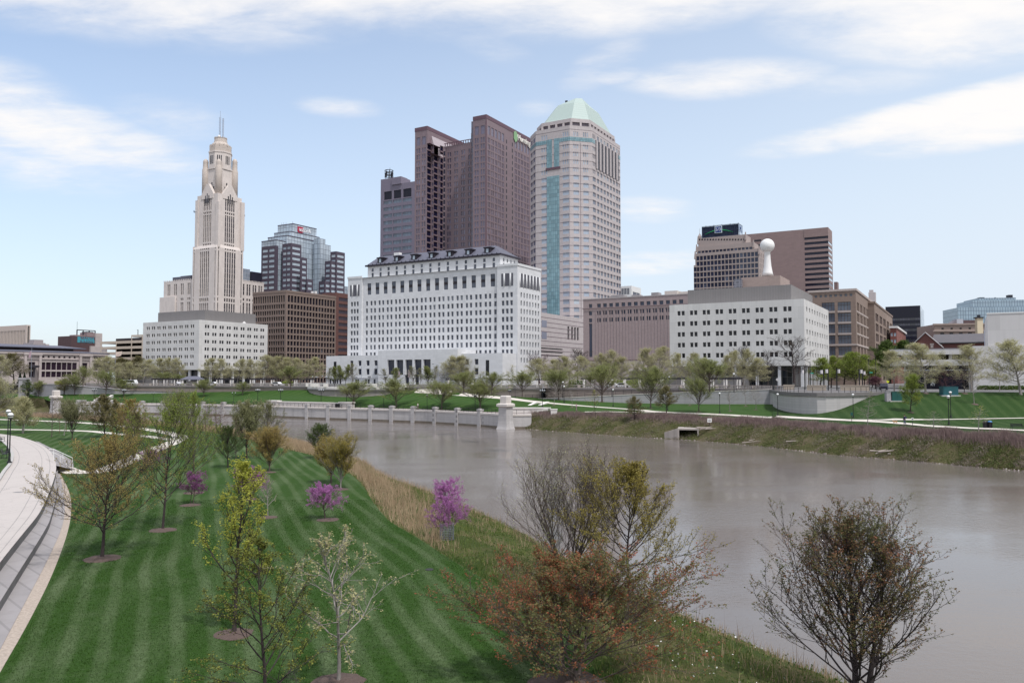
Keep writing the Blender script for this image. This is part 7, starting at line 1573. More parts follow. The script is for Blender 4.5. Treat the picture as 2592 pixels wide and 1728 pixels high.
def railing(name, label, pts, zs, h=1.05, step=2.2, bars=2, group=None, picket=0.0):
    """iron railing along ground points: parts rail and posts"""
    P = [Vector((p[0], p[1], z)) for p, z in zip(pts, zs)]; L = sum((b - a).length for a, b in zip(P, P[1:])); n = max(2, int(L / step) + 1); Q = resample(P, n)
    r = thing(name, label, 'railing', tuple(Q[0]), 0, group); o = Q[0]; mb = MB()
    for a, b in zip(Q, Q[1:]):
        for k in range(bars): mb.bar(a + Vector((0, 0, h * (1 - k * .75 / max(1, bars - 1) if bars > 1 else 1))) - o, b + Vector((0, 0, h * (1 - k * .75 / max(1, bars - 1) if bars > 1 else 1))) - o, .035, 4)
    mb.build('rail', M_IRON, r)
    if picket:
        mb = MB(); R_ = resample(P, int(L / picket))
        for q in R_: mb.bar(q - o + Vector((0, 0, .1)), q - o + Vector((0, 0, h)), .018, 3)
        mb.build('pickets', M_IRON, r)
    for q in Q[:100]: MB().bar(q - o - Vector((0, 0, .1)), q - o + Vector((0, 0, h + .06)), .05, 4).build('post', M_IRON, r)
    return r
# ---- river wall with its pillars
Wpts = [Vector((p.x, p.y)) for p in W_line]
base = col_at(700, 240); rw = thing('river_wall', 'long pale stone river wall with regular pillars along the far shore', 'wall', (base.x, base.y, 0))
def rel(p): return (p[0] - base.x, p[1] - base.y)
MB().wall([rel(p) for p in Wpts], .9, -1.5, 2.95).build('wall_face', M_RWALL, rw)
MB().wall([rel(p) for p in offset(Wpts, -.18)], 1.25, 2.951, 3.36).build('coping', M_RCAP, rw)
MB().wall([rel(p) for p in offset(Wpts, -.06)], .05, -1.4, .45).build('water_stain', m_plain('wet_stone', c4(.16, .13, .10), .5, .4, .6), rw)
def wall_pt(px, off=0.0):
    Y = lerp_tab(wall_tab, px); p = col_at(px, Y); q = col_at(px + 6, lerp_tab(wall_tab, px + 6)); u = Vector((q.x - p.x, q.y - p.y)).normalized(); n = Vector((-u.y, u.x)); return Vector((p.x, p.y)) + n * off, u
for px in (200, 245, 287, 325, 361, 414, 465, 513, 566, 778, 832, 886, 939, 992, 1046, 1101, 1157, 1214):
    p, u = wall_pt(px, .2); MB().obox(rel(p), u, 1.15, 1.1, -1.5, 3.9).obox(rel(p), u, 1.35, 1.3, 3.9, 4.2).obox(rel(p), u, .8, .9, 4.2, 4.36).build('pillar', M_RWALL, rw)
for px in (617, 676): p, u = wall_pt(px, .5); MB().obox(rel(p), u, 2.0, 1.6, -1.5, 3.9).obox(rel(p), u, 2.3, 1.9, 3.9, 4.25).build('pillar', M_RWALL, rw)
for i, (a, b_) in enumerate([(672, 856)]):
    q0, q1 = wall_pt(a, 3.2)[0], wall_pt(b_, 3.2)[0]; u = (q1 - q0).normalized(); c = (q0 + q1) / 2; L = (q1 - q0).length
    r = thing('stone_parapet', 'low white stone parapet with thicker ends behind the river wall', 'parapet', (c.x, c.y, 3.35), math.atan2(u.y, u.x))
    MB().box(-L / 2, L / 2, 0, .6, 0, 1.15).build('wall', M_WSTONE, r); MB().box(-L / 2, L / 2, -.15, .75, 1.15, 1.35).build('cap', M_WSTONE, r)
    for s_ in (-1, 1): MB().box(s_ * L / 2 - 2.2, s_ * L / 2 + 2.2, -.3, 1.4, 0, 1.3).box(s_ * L / 2 - 2.4, s_ * L / 2 + 2.4, -.5, 1.6, 1.3, 1.6).build('end_block', M_WSTONE, r)
rail_px = [(143, 287), (287, 513), (513, 672), (672, 886), (886, 1101), (1101, 1270), (1290, 1345)]
for i, (a, b_) in enumerate(rail_px):
    xs = [a + (b_ - a) * k / 6 for k in range(7)]; pts = [wall_pt(x, .55)[0] for x in xs]
    railing('iron_railing', 'black iron railing on the river wall, ' + ['at its far end by the white pier', 'behind the tall lawn trees', 'left of the white parapet', 'in front of the white parapet', 'across four pillars right of the parapet', 'ending at the obelisk pier', 'below the white stairs'][i], pts, [3.36] * 7, 1.0, 1.7, 2, 'railings on the river wall', .22)
# ---- the two big piers at the ends of the wall
def end_pier(px, Y, label):
    p = col_at(px, Y); r = thing('stone_pier', label, 'pier', (p.x, p.y, -1.2), R(-38)); pr = [(1.85, 0), (1.72, .9), (1.4, 1.9), (1.24, 3.2), (1.2, 6.3)]
    mb = MB(); sq = lambda w, d=None: [(-w, -(d or w)), (w, -(d or w)), (w, d or w), (-w, d or w)]
    for (w0, z0), (w1, z1) in zip(pr, pr[1:]): mb.prism(sq(w0 * .95, w0), z0, z1, sq(w1 * .95, w1))
    mb.build('shaft', M_RWALL, r); MB().prism(sq(1.25), 6.3, 6.5, sq(1.55)).prism(sq(1.55), 6.5, 7.0).prism(sq(1.55), 7.0, 7.2, sq(1.2)).build('cap_ledge', M_RCAP, r)
    mb = MB().prism(sq(.92), 7.2, 8.75).prism(sq(.92), 8.75, 9.0, sq(.75))
    for s_ in (-1, 1): mb.box(s_ * .93 - .03, s_ * .93 + .03, -.55, .55, 7.4, 8.6).box(-.55, .55, s_ * .93 - .03, s_ * .93 + .03, 7.4, 8.6)
    mb.build('top_block', M_RCAP, r); return r
end_pier(1280, 184.6, 'obelisk like stone pier with flared foot at the near end of the river wall')
end_pier(143, 260, 'obelisk like stone pier half hidden by trees at the far end of the river wall')
# ---- white stairs beside the near pier
p0 = G(1322, 1047.5, 3.42); r = thing('stone_stairs', 'white stone stairs with sloping side walls beside the obelisk pier', 'stairs', (p0.x, p0.y + 8, 3.4), R(0))
pa = lambda px, py, Y: at(px, py, Y) - Vector((p0.x, p0.y + 8, 3.4))
Ya = 203.0
low = MB(); q0, q1 = pa(1290, 1030, Ya), pa(1388, 1030, Ya); low.box(q0.x, q1.x, -.5, .3, -.4, q0.z).box(q0.x - .2, q1.x + .2, -.7, .5, q0.z, q0.z + .25); low.build('front_wall', M_WSTONE, r)
for (x0_, x1_) in ((1331, 1357), (1355, 1386)):
    a, b_ = pa(x0_, 1031, Ya), pa(x1_, 1016, Ya + 10); mb = MB()
    mb.add([(a.x - .45, a.y, -.5), (a.x + .45, a.y, -.5), (b_.x + .45, b_.y, -.5), (b_.x - .45, b_.y, -.5), (a.x - .45, a.y, a.z + .1), (a.x + .45, a.y, a.z + .1), (b_.x + .45, b_.y, b_.z), (b_.x - .45, b_.y, b_.z)], [(3, 2, 1, 0), (4, 5, 6, 7), (0, 1, 5, 4), (1, 2, 6, 5), (2, 3, 7, 6), (3, 0, 4, 7)]); mb.build('side_wall', M_WSTONE, r)
st = MB(); a, b_ = pa(1333, 1031, Ya), pa(1358, 1016, Ya + 10)
for k in range(16): f0 = k / 16; st.box(a.x + (b_.x - a.x) * f0 + .5, a.x + (b_.x - a.x) * f0 + 2.1, a.y + (b_.y - a.y) * f0, a.y + (b_.y - a.y) * (f0 + 1 / 16) + .02 * k, -.6, -.3 + (b_.z - .1) * (k + 1) / 16)
st.build('steps', M_RCAP, r)
e = pa(1408, 1034, Ya - 5); MB().prism([(q1.x - 7, -1.2), (q1.x - .5, -1.2), (q1.x - .5, -.75), (q1.x - 7, -.75)], -1.2, [q1.z - 1.2, q1.z + .1, q1.z + .1, q1.z - 1.2]).build('wing_wall', M_WSTONE, r)
p = ground(1402, 1047); r = thing('stone_block', 'square white stone pier standing alone on the brushy mound', 'pier', (p.x, p.y, p.z - .2)); MB().box(-.75, .75, -.75, .75, 0, 1.15).box(-.85, .85, -.85, .85, 1.15, 1.35).build('block', M_WSTONE, r)
p = G(147, 1012, 4.2); r = thing('stone_stairs', 'white stone stairs behind the river wall below the twin lamps', 'stairs', (col_at(272, 268).x, 268, 3.4), R(0))
o = Vector((col_at(272, 268).x, 268, 3.4)); pa2 = lambda px, py, Y: at(px, py, Y) - o
for (xa_, xb_) in ((240, 262), (262, 284)):
    a, b_ = pa2(xa_, 1012, 268), pa2(xb_, 999, 279); MB().add([(a.x - .45, a.y, -.5), (a.x + .45, a.y, -.5), (b_.x + .45, b_.y, -.5), (b_.x - .45, b_.y, -.5), (a.x - .45, a.y, a.z), (a.x + .45, a.y, a.z), (b_.x + .45, b_.y, b_.z), (b_.x - .45, b_.y, b_.z)], [(3, 2, 1, 0), (4, 5, 6, 7), (0, 1, 5, 4), (1, 2, 6, 5), (2, 3, 7, 6), (3, 0, 4, 7)]).build('side_wall', M_WSTONE, r)
a, b_ = pa2(197, 1014, 268), pa2(290, 1014, 268); MB().box(a.x, b_.x, -.4, .2, -.4, a.z - .2).box(a.x - .2, a.x + 2.6, -.8, .6, a.z - .2, a.z + .3).box(b_.x - 2.6, b_.x, -.8, .6, a.z - .2, a.z + .3).build('front_wall', M_WSTONE, r)
# ---- upper terrace wall with balustrade
def Cp(px, off=0.0):
    a = col_at(px, lerp_tab(C_tab, px)); b_ = col_at(px + 8, lerp_tab(C_tab, px + 8)); u = Vector((b_.x - a.x, b_.y - a.y)).normalized(); n = Vector((-u.y, u.x)); return Vector((a.x, a.y)) + n * off
def terrace(label, blabel, pxs, off, zb, plinth_z=8.98):
    pts = [Cp(x, off) for x in pxs]; o = pts[len(pts) // 2]; rr = [(p.x - o.x, p.y - o.y) for p in pts]
    r = thing('terrace_wall', label, 'wall', (o.x, o.y, zb), 0); MB().wall(rr, .8, 0, 8.55 - zb).build('wall_face', M_TERR, r)
    MB().wall([(q.x, q.y) for q in offset(rr, -.25)], 1.3, 8.551 - zb, 8.97 - zb).build('coping', M_COPE, r)
    rb = thing('balustrade', blabel, 'balustrade', (o.x, o.y, plinth_z), 0)
    oo = [(q.x, q.y) for q in offset(rr, .05)]
    MB().wall(oo, .42, 0, .16).build('plinth', M_BALU, rb); MB().wall([(q.x, q.y) for q in offset(rr, -.02)], .56, .72, .90).build('rail', M_BALU, rb)
    mid = offset(rr, .26); L = sum((b__ - a__).length for a__, b__ in zip(mid, mid[1:]))
    Q = resample([Vector((q.x, q.y, 0)) for q in mid], int(L / .48)); rest = MB()
    for i, q in enumerate(Q):
        m_ = MB().lathe(q.x, q.y, [(.07, .16), (.11, .30), (.06, .5), (.09, .72)], 6)
        if i % max(1, len(Q) // 60) == 0 and i // max(1, len(Q) // 60) < 60: m_.build('baluster', M_BALU, rb)
        else: rest.v, rest.f = (rest.v + m_.v, rest.f + [tuple(k + len(rest.v) for k in f) for f in m_.f])
    if rest.v: rest.build('baluster', M_BALU, rb, kind='stuff')
    for q in resample([Vector((q.x, q.y, 0)) for q in mid], max(2, int(L / 7.5))): MB().box(q.x - .42, q.x + .42, q.y - .38, q.y + .38, 0, .95).build('pedestal', M_BALU, rb)
terrace('tan stone terrace wall behind the left far lawn', 'stone balustrade on the terrace left of the curved white balcony', [326, 380, 450, 520, 600, 680, 745, 779], .3, 5.6)
terrace('tan stone terrace wall from the court entrance to the stairs', 'stone balustrade from the court entrance to the twin globe lamps', [1030, 1080, 1140, 1200, 1260, 1320, 1368], .3, 5.0)
terrace('dark stone terrace wall behind the grey ramp', 'stone balustrade behind the grey ramp wall', [1369, 1430, 1520, 1600, 1700, 1800, 1880, 1950], 7.0, 5.0)
terrace('tan stone terrace wall behind the falling ramp below city hall', 'stone balustrade behind the falling ramp below city hall', [120, 200, 270, 325], 6.3, 5.6)
arc_ = []
for k in range(17):
    f = k / 16; x = 778 + 246 * f; p = Cp(x, .2 - 8.5 * sin(pi * f) ** .8); arc_.append(p)
o = arc_[8]; r = thing('curved_balcony', 'curved white stone balcony bulging from the terrace before the court building', 'balcony', (o.x, o.y, 5.5)); rr = [(p.x - o.x, p.y - o.y) for p in arc_]
MB().prism(rr, 0, 2.35).build('wall_face', m_stone('balcony_stone', c4(.34, .30, .285), .1, .5, 1.5, (.4, 1.5), .25, .9, .75), r); MB().prism([(q.x, q.y) for q in offset(rr, -.35)], 2.36, 2.8).build('coping', M_COPE, r)
MB().prism([(q.x, q.y) for q in offset(rr, -.1)], 2.801, 3.45).build('deck', M_WSTONE, r)
for (a, b_) in ((0, 2), (3, 5), (11, 13), (14, 16)):
    seg = [(q.x, q.y) for q in offset(rr, .15)][a:b_ + 1]; MB().wall(seg, .5, 3.451, 3.7).wall(seg, .55, 4.25, 4.5).build('parapet', M_WSTONE, r)
    for q in (seg[0], seg[-1]): MB().obox(q, (1, 0), 1.3, 1.3, 3.452, 4.6).build('pier', M_WSTONE, r)
railing('iron_railing', 'black iron railing at the front of the curved white balcony', [arc_[k] + Vector((0, .4)) for k in range(5, 13)], [8.95] * 8, 1.0, 1.8, 2, None, .25)
# ---- grey ramp walls and curved wall
xs = [1330, 1370, 1420, 1500, 1600, 1680, 1760, 1850, 1954]; tops = [(1330, 5.9), (1370, 6.0), (1500, 6.7), (1680, 7.75), (1850, 8.45), (1955, 8.9)]
pts = [Cp(x, -.3) for x in xs]; o = pts[3]; r = thing('ramp_wall', 'light grey striped stone ramp wall rising to the right behind the footpath', 'wall', (o.x, o.y, 3.8)); rr = [(p.x - o.x, p.y - o.y) for p in pts]; tz = [lerp_tab(tops, x) - 3.8 for x in xs]
MB().wall(rr, 6.2, 0, tz).build('wall_face', M_RAMP, r); MB().wall([(q.x, q.y) for q in offset(rr, -.1)], .7, tz, [z + .16 for z in tz]).build('coping', M_RCAP, r)
for i, (k0, k1) in enumerate(((0, 3), (3, 6), (6, 8))):
    railing('iron_railing', 'black iron railing on the grey ramp wall, ' + ['its low end by the white stairs', 'its middle before the ribbed brick building', 'its high end by the curved wall'][i], [p + Vector((0, .3)) for p in pts[k0:k1 + 1]], [tz[k] + 3.95 for k in range(k0, k1 + 1)], 1.1, 2.0, 2, 'railings on the ramp wall', .25)
xs = [72, 143, 200, 260, 330, 400, 452]; tops = [(72, 9.2), (143, 9.2), (230, 8.4), (330, 7.1), (452, 6.75)]
pts = [Cp(x, -.4) for x in xs]; o = pts[3]; r = thing('ramp_wall', 'light grey stone ramp wall falling to the right below city hall', 'wall', (o.x, o.y, 4.2)); rr = [(p.x - o.x, p.y - o.y) for p in pts]; tz = [lerp_tab(tops, x) - 4.2 for x in xs]
MB().wall(rr, 6.6, 0, tz).build('wall_face', M_RAMP, r); MB().wall([(q.x, q.y) for q in offset(rr, -.1)], 1.2, tz, [z + .18 for z in tz]).build('coping', M_COPE, r)
p0 = col_at(61, 298); r = thing('stone_pier', 'tall square grey stone pier at the end of the ramp wall below city hall', 'pier', (p0.x, p0.y, 4)); MB().box(-1.4, 1.4, -1, 1.4, 0, 7.2).box(-1.6, 1.6, -1.2, 1.6, 7.2, 7.9).build('pier', M_RAMP, r)
r = thing('bridge_wall', 'dark layered stone bridge wing wall at the far left', 'wall', (col_at(30, 312).x, 312, 4)); MB().box(-22, 3.5, 0, 1, 0, 4.3).box(-22, 3.5, -.4, 1, 5.0, 5.6).box(-22, 3.5, .3, 1, 4.31, 4.99).build('wall_face', M_COPE, r)
cw = [(1956, 200), (1957, 191), (1963, 183), (1975, 175), (1997, 166.5), (2020, 162), (2050, 158.6), (2080, 157.2), (2115, 158), (2150, 160.6), (2190, 164), (2225, 167), (2254, 170)]
cpt = [Vector(col_at(x, Y).xy) for x, Y in cw]; cpt = [Vector((q.x, q.y)) for q in smooth_line([Vector((p.x, p.y, 0)) for p in cpt], 40, 2)]; o = cpt[20]; rr = [(p.x - o.x, p.y - o.y) for p in cpt]
r = thing('curved_retaining_wall', 'big curved pale stone retaining wall with level grooves above the path', 'wall', (o.x, o.y, 3.6)); back = [(rr[-1][0] + .5, rr[-1][1] + 34), (rr[0][0], rr[0][1] + 6)]
MB().prism(rr + back, 0, 4.62).build('wall_face', m_stone('curved_wall_stone', c4(.50, .475, .475), .07, .5, 1.2, (.56, 60), .2, .85, .38), r)
MB().prism([(q.x, q.y) for q in offset(rr, -.28)] + back, 4.621, 5.36).build('coping', M_COPE, r)
for i, (a, b_) in enumerate(((2, 20), (20, 38))): railing('iron_railing', 'black iron railing on the curved retaining wall, ' + ('left half' if i == 0 else 'right half'), [cpt[k] + Vector((0, .35)) for k in range(a, b_ + 1, 2)], [8.96] * len(range(a, b_ + 1, 2)), 1.0, 1.9, 3, 'railings on the curved wall')
for i, (xa, xb) in enumerate(((2042, 2090), (2127, 2200), (1983, 2010))):
    a, b_ = col_at(xa, 186 if i < 2 else 196), col_at(xb, 184 if i < 2 else 195); u = (b_ - a).normalized(); L = (b_ - a).length
    r = thing('planter_wall', ['low buff stone wall left of the gap behind the curved wall', 'longer low buff stone wall right of the gap behind the curved wall', 'short buff wall with a dark opening at the left of the curved wall'][i], 'wall', tuple((a + b_) / 2)[:2] + (8.9,), math.atan2(u.y, u.x)); MB().box(-L / 2, L / 2, 0, .6, 0, 1.15).box(-L / 2 - .1, L / 2 + .1, -.08, .68, 1.15, 1.3).build('wall', m_stone('buff_stone_wall', c4(.50, .42, .34), .1, .6, 2, (.4, 1.2), .1), r)
# ---- lamps
def lamp(kind, h):
    r = thing('street_lamp', '', 'street lamp')
    MB().lathe(0, 0, [(.26, 0), (.26, .12), (.15, .22), (.12, .6), (.075, .75), (.06, h - .35)], 10).build('post', M_IRON, r)
    if kind == 'globe':
        MB().lathe(0, 0, [(.05, h - .4), (.09, h - .1), (.2, h + .02), (.2, h + .06)], 12).build('collar', M_IRON, r)
        MB().lathe(0, 0, [(.31 * sin(pi * k / 14) + .002, h + .36 - .31 * cos(pi * k / 14)) for k in range(0, 15)], 16).build('globe', M_GLOBE, r, smooth=True)
        MB().lathe(0, 0, [(.30, h + .28), (.335, h + .30), (.335, h + .38), (.30, h + .40)], 16).build('band', M_IRON, r)
    else:
        n = kind; ar = MB()
        for k in range(n):
            a = 2 * pi * k / n + .4; x, y = .55 * cos(a), .55 * sin(a); ar.bar((0, 0, h - .5), (x, y, h - .55), .035, 5).bar((x, y, h - .55), (x, y, h - .3), .035, 5)
            MB().lathe(x, y, [(.06, h - .3), (.17, h - .12), (.16, h + .02)], 8).build('cup', M_IRON, r); MB().lathe(x, y, [(.155, h + .02), (.19, h + .2), (.12, h + .38), (.03, h + .48)], 8).build('lantern', m_plain('lantern_glass', c4(.35, .36, .38), .2, .1), r)
        if n > 2: MB().lathe(0, 0, [(.155, h + .1), (.19, h + .3), (.12, h + .5), (.03, h + .6)], 8).build('lantern', m_plain('lantern_glass', c4(.35, .36, .38), .2, .1), r)
        ar.build('arms', M_IRON, r)
    return r
LP = {'globe': lamp('globe', 5.0), 2: lamp(2, 4.2), 4: lamp(4, 4.2)}; used = set()
def put_lamp(kind, p, h, label, group):
    o = LP[kind]; H0 = {'globe': 5.67, 2: 4.68, 4: 4.8}[kind]; k = h / H0
    if kind not in used: used.add(kind); o.location = p; o.scale = (k, k, k); o['label'] = label; o['group'] = group; return o
    return dup(o, p, rnd.uniform(0, 3), k, label, group)
gp = 'black branched lamp posts of the promenade'
def wl(px, off): q = wall_pt(px, off)[0]; return Vector((q.x, q.y, 3.38))
for (px, off, ty, kind, lb) in [(207, 9, 982, 4, 'before the far left ramp wall'), (282, 9, 984, 4, 'beside the far left white stairs'), (350, 8, 992, 2, 'behind the tall green lawn trees'), (557, 6, 992, 2, 'left of the grey green vase tree top'), (618, 6, 983, 4, 'above the left of the two wide wall piers'), (676, 6, 983, 4, 'at the left end of the white parapet'), (780, 5, 983, 4, 'behind the middle of the white parapet'), (842, 6, 981, 4, 'at the right end of the white parapet'),
        (936, 6, 997, 2, 'behind the second pillar right of the parapet'), (1046, 6, 997, 2, 'between the second and third lawn trees from the left'), (1158, 6, 998, 2, 'between the two vase trees nearest the obelisk pier'), (1290, 22, 985, 4, 'just behind the obelisk pier')]:
    p = wl(px, off)
    if px == 1290: p = ground(1290, 1013)
    put_lamp(kind, p, zat(ty, p.y) - p.z, 'black branched lamp post ' + lb, gp)
p = ground(1373, 1031); put_lamp(4, p, zat(984, p.y) - p.z, 'black branched lamp post on the white stairs', gp)
gg2 = 'globe lamps on the far side'
for (px, by, ty, lb) in [(1304, 1006, 972, 'on the lawn just right of the obelisk pier'), (1428, 1019, 976, 'right of the stairs, front one of two'), (1425, 1006, 965, 'right of the stairs, rear one of two'), (1552, 1028, 984, 'left of the olive sapling below the ramp wall'), (1549, 1004, 960, 'by the terrace wall above the yellow sapling'), (1690, 1038, 990, 'behind the dark olive tree by the path'), (1822, 1046, 993, 'between the green vase tree and the curved wall'), (1858, 992, 944, 'behind the balustrade before the ball column office'),
        (1969, 1052, 995, 'at the left end of the curved wall'), (2160, 1057, 996, 'before the right half of the curved wall'), (2402, 1074, 1000, 'before the hill lawn, taller front one of the pair'), (2407, 1057, 990, 'before the hill lawn, rear one of the pair'), (1694, 985, 952, 'behind the balustrade at the left edge of the marble office')]:
    p = ground(px, by); put_lamp('globe', p, zat(ty, p.y) - p.z, 'dark globe lamp ' + lb, gg2)
p = G(23.5, 1171, 3.55); put_lamp('globe', p, zat(1044, p.y) - p.z, 'nearest globe lamp on the kerb of the concrete walk', 'globe lamps of the near walk')
p = Vector((col_at(24, 90).x, 90, 3.5)); put_lamp('globe', p, zat(1036, p.y) - p.z, 'globe lamp showing above the nearest one by the walk', 'globe lamps of the near walk')
gs = 'black lamp posts of the street terrace'
for i, (px, Y, ty, kind) in enumerate([(791, 270, 952, 'globe'), (801, 270, 952, 4), (816, 272, 950, 2), (826, 270, 952, 4), (901, 265, 951, 4), (935, 262, 949, 4), (976, 258, 950, 4), (1046, 262, 953, 'globe'), (1119, 252, 951, 2), (1137, 250, 958, 'globe'), (1220, 248, 951, 2)]):
    put_lamp(kind, Vector((col_at(px, Y).x, Y, 8.9)), zat(ty, Y) - 8.9, 'black lamp post, %s from the left on the street terrace before the court building' % ORD[i], gs)
for i, (px, ty, sgn, lb) in enumerate([(915, 925, -1, 'before the left part of the court podium'), (1109, 921, -1, 'before the right part of the court podium')]):
    Y = 300; p = Vector((col_at(px, Y).x, Y, 8.9)); h = zat(ty, Y) - 8.9; r = thing('street_light', 'tall grey street light with a curved arm ' + lb, 'street light', p, 0, 'tall street lights before the court'); MB().bar((0, 0, 0), (0, 0, h - .4), .11, 6, .07).build('post', M_MAST, r); MB().bar((0, 0, h - .5), (sgn * .9, 0, h - .05), .05, 5).bar((sgn * .9, 0, h - .05), (sgn * 1.8, 0, h), .05, 5).build('arm', M_MAST, r); MB().box(sgn * 1.6, sgn * 2.3, -.12, .12, h - .08, h + .05).build('lamp_head', M_IRON, r)
gh = 'poles with hanging white lantern boxes'
for i, (px, Y, ty, dx, lb) in enumerate([(2037, 205, 935, -1, 'leftmost, in front of the marble office corner'), (2085, 190, 935, -1, 'before the left side of the green clump'), (2096, 186, 933, -.6, 'second at the left of the green clump'), (2118, 186, 933, 1, 'before the middle of the green clump'), (2175, 190, 934, 1, 'left one before the right edge of the green clump'), (2183, 205, 938, 1, 'right one before the right edge of the green clump')]):
    p = Vector((col_at(px, Y).x, Y, 8.95)); h = zat(ty, Y) - 8.95; r = thing('lantern_pole', 'dark pole with white lantern box, ' + lb, 'street lamp', p, R(20), gh); MB().box(-.1, .1, -.1, .1, 0, h).build('post', M_IRON, r); MB().box(min(0, dx * .95), max(0, dx * .95), -.04, .04, h - .08, h).build('arm', M_IRON, r); MB().cyl(dx * .62, 0, .3, .3, h - 1.0, h - .15, 12).build('lantern', m_plain('lantern_white', c4(.66, .62, .64), .5, .05), r)
for i, (px, Y, ty, lb) in enumerate([(2200, 186, 909, 'with a green street sign near the purple tree'), (2051, 210, 915, 'with a green street sign before the marble office corner'), (2217, 230, 900, 'farther back at the parking deck')]):
    p = Vector((col_at(px, Y).x, Y, 8.95)); h = zat(ty, Y) - 8.95; r = thing('signal_pole', 'tall black traffic pole ' + lb, 'traffic pole', p, 0, 'black traffic poles'); MB().bar((0, 0, 0), (0, 0, h), .12, 6, .08).build('post', M_IRON, r); MB().bar((0, 0, h - .3), (-1.5, 0, h + .5), .05, 4).build('arm', M_IRON, r)
    if i < 2: MB().box(.05, .85, -.03, .03, h * .56, h * .56 + .22).build('street_sign', m_plain('sign_teal', c4(.03, .35, .27), .5), r)
p = Vector((col_at(2247, 190).x, 190, 8.95)); r = thing('crossing_sign', 'yellow green diamond pedestrian warning sign beside the dark car', 'sign', p); MB().bar((0, 0, 0), (0, 0, 2.4), .035, 4).build('post', M_MAST, r); MB().prism([(-.03 - .001, 0), (0.03, 0), (.03, .03), (-.03, .03)], .1, .11).add([(-.42, -.04, 2.1), (0, -.04, 1.68), (.42, -.04, 2.1), (0, -.04, 2.52), (-.42, 0, 2.1), (0, 0, 1.68), (.42, 0, 2.1), (0, 0, 2.52)], [(0, 1, 2, 3), (7, 6, 5, 4), (0, 4, 5, 1), (1, 5, 6, 2), (2, 6, 7, 3), (3, 7, 4, 0)]).build('plate', m_plain('sign_lime', c4(.62, .68, .04), .5), r)
p = Vector((col_at(1967.5, 206).x, 206, 8.95)); r = thing('diamond_sign', 'grey back of a diamond road sign before the marble office pier', 'sign', p); MB().bar((0, 0, 0), (0, 0, 3.0), .04, 4).build('post', M_MAST, r); MB().add([(-.42, -.04, 2.5), (0, -.04, 2.05), (.42, -.04, 2.5), (0, -.04, 2.95), (-.42, 0, 2.5), (0, 0, 2.05), (.42, 0, 2.5), (0, 0, 2.95)], [(0, 1, 2, 3), (7, 6, 5, 4), (0, 4, 5, 1), (1, 5, 6, 2), (2, 6, 7, 3), (3, 7, 4, 0)]).build('plate', m_plain('sign_grey', c4(.45, .44, .45), .5), r)
# ---- pergolas on the street terrace
M_PERG = m_plain('dark_pergola_timber', c4(.03, .026, .035), .6, .3)
for i, (xa, xb, lb) in enumerate([(385, 446, 'left of the hip roofed pavilion'), (545, 588, 'just right of the hip roofed pavilion'), (630, 692, 'before the right end of the left marble office'), (742, 792, 'before the brown grid building'), (1130, 1202, 'longest one before the court podium'), (1264, 1302, 'at the right end of the court podium'), (1355, 1388, 'before the plum brown tree'), (1474, 1506, 'before the left end of the ribbed brick building'), (1577, 1626, 'before the middle of the ribbed brick building'), (1672, 1736, 'at the left corner of the right marble office'), (1800, 1878, 'before the middle of the right marble office')]):
    xm = (xa + xb) / 2; Y = lerp_tab(C_tab, xm) + (7 if xm < 1400 else 13); a, b_ = col_at(xa, Y), col_at(xb, Y); L = (b_ - a).length
    r = thing('pergola', 'dark slatted pergola on white posts ' + lb, 'pergola', ((a.x + b_.x) / 2, Y, 8.9), 0, 'pergolas of the street terrace'); h = zat(958.5 if xm < 1400 else 956.5, Y) - 8.9
    mb = MB(); n = int(L / .55)
    for k in range(n + 1): xx = -L / 2 + L * k / n; mb.box(xx - .06, xx + .06, -.5, 3.1, h - .12, h + .12)
    mb.box(-L / 2 - .3, L / 2 + .3, -.1, .1, h - .38, h - .13).box(-L / 2 - .3, L / 2 + .3, 2.5, 2.7, h - .38, h - .13); mb.build('roof', M_PERG, r)
    nc = max(2, int(L / 4) + 1)
    for k in range(nc):
        xx = -L / 2 + .6 + (L - 1.2) * k / (nc - 1)
        for yy in (0, 2.6): MB().box(xx - .19, xx + .19, yy - .19, yy + .19, 0, h - .39).build('post', M_WSTONE, r)
p = Vector((col_at(488, 291).x, 291, 8.9)); h = zat(961, 291) - 8.9; r = thing('pavilion', 'small open pavilion with blue grey hip roof on the street terrace', 'pavilion', p); MB().prism([(-3.6, -2.5), (3.6, -2.5), (3.6, 2.5), (-3.6, 2.5)], h, h + .25).prism([(-3.6, -2.5), (3.6, -2.5), (3.6, 2.5), (-3.6, 2.5)], h + .25, h + 1.35, [(-1.6, -.3), (1.6, -.3), (1.6, .3), (-1.6, .3)]).build('roof', M_ROOFB, r)
for (x, y) in ((-2.8, -2), (2.8, -2), (-2.8, 2), (2.8, 2)): MB().box(x - .28, x + .28, y - .28, y + .28, 0, h).build('post', M_WSTONE, r)
MB().box(-2.4, 2.4, 1.9, 2.1, 0, h - .4).build('back_wall', M_WSTONE, r)
def hedge(name, label, px0, px1, Y, h, w, lm, n, z=8.9, cat='hedge', bm_=None):
    a, b_ = col_at(px0, Y), col_at(px1, Y); L = (b_ - a).length; g = np.random.default_rng(int(px0)); r = thing(name, label, cat, ((a.x + b_.x) / 2, Y, z))
    P = np.stack([g.uniform(-L / 2, L / 2, n), g.uniform(-w / 2, w / 2, n), g.uniform(0.05, h, n) * (1 - .3 * g.random(n) ** 3)], axis=1); link('foliage', np_mesh('foliage', *leaf_quads(P, .16, g), lm), r)
    mb = MB()
    for k in range(max(2, int(L / 1.2))): x = -L / 2 + L * (k + .5) / max(2, int(L / 1.2)); mb.bar((x, 0, -.1), (x + .1, 0, h * .7), .05, 4)
    mb.build('stems', BARKD, r); return r
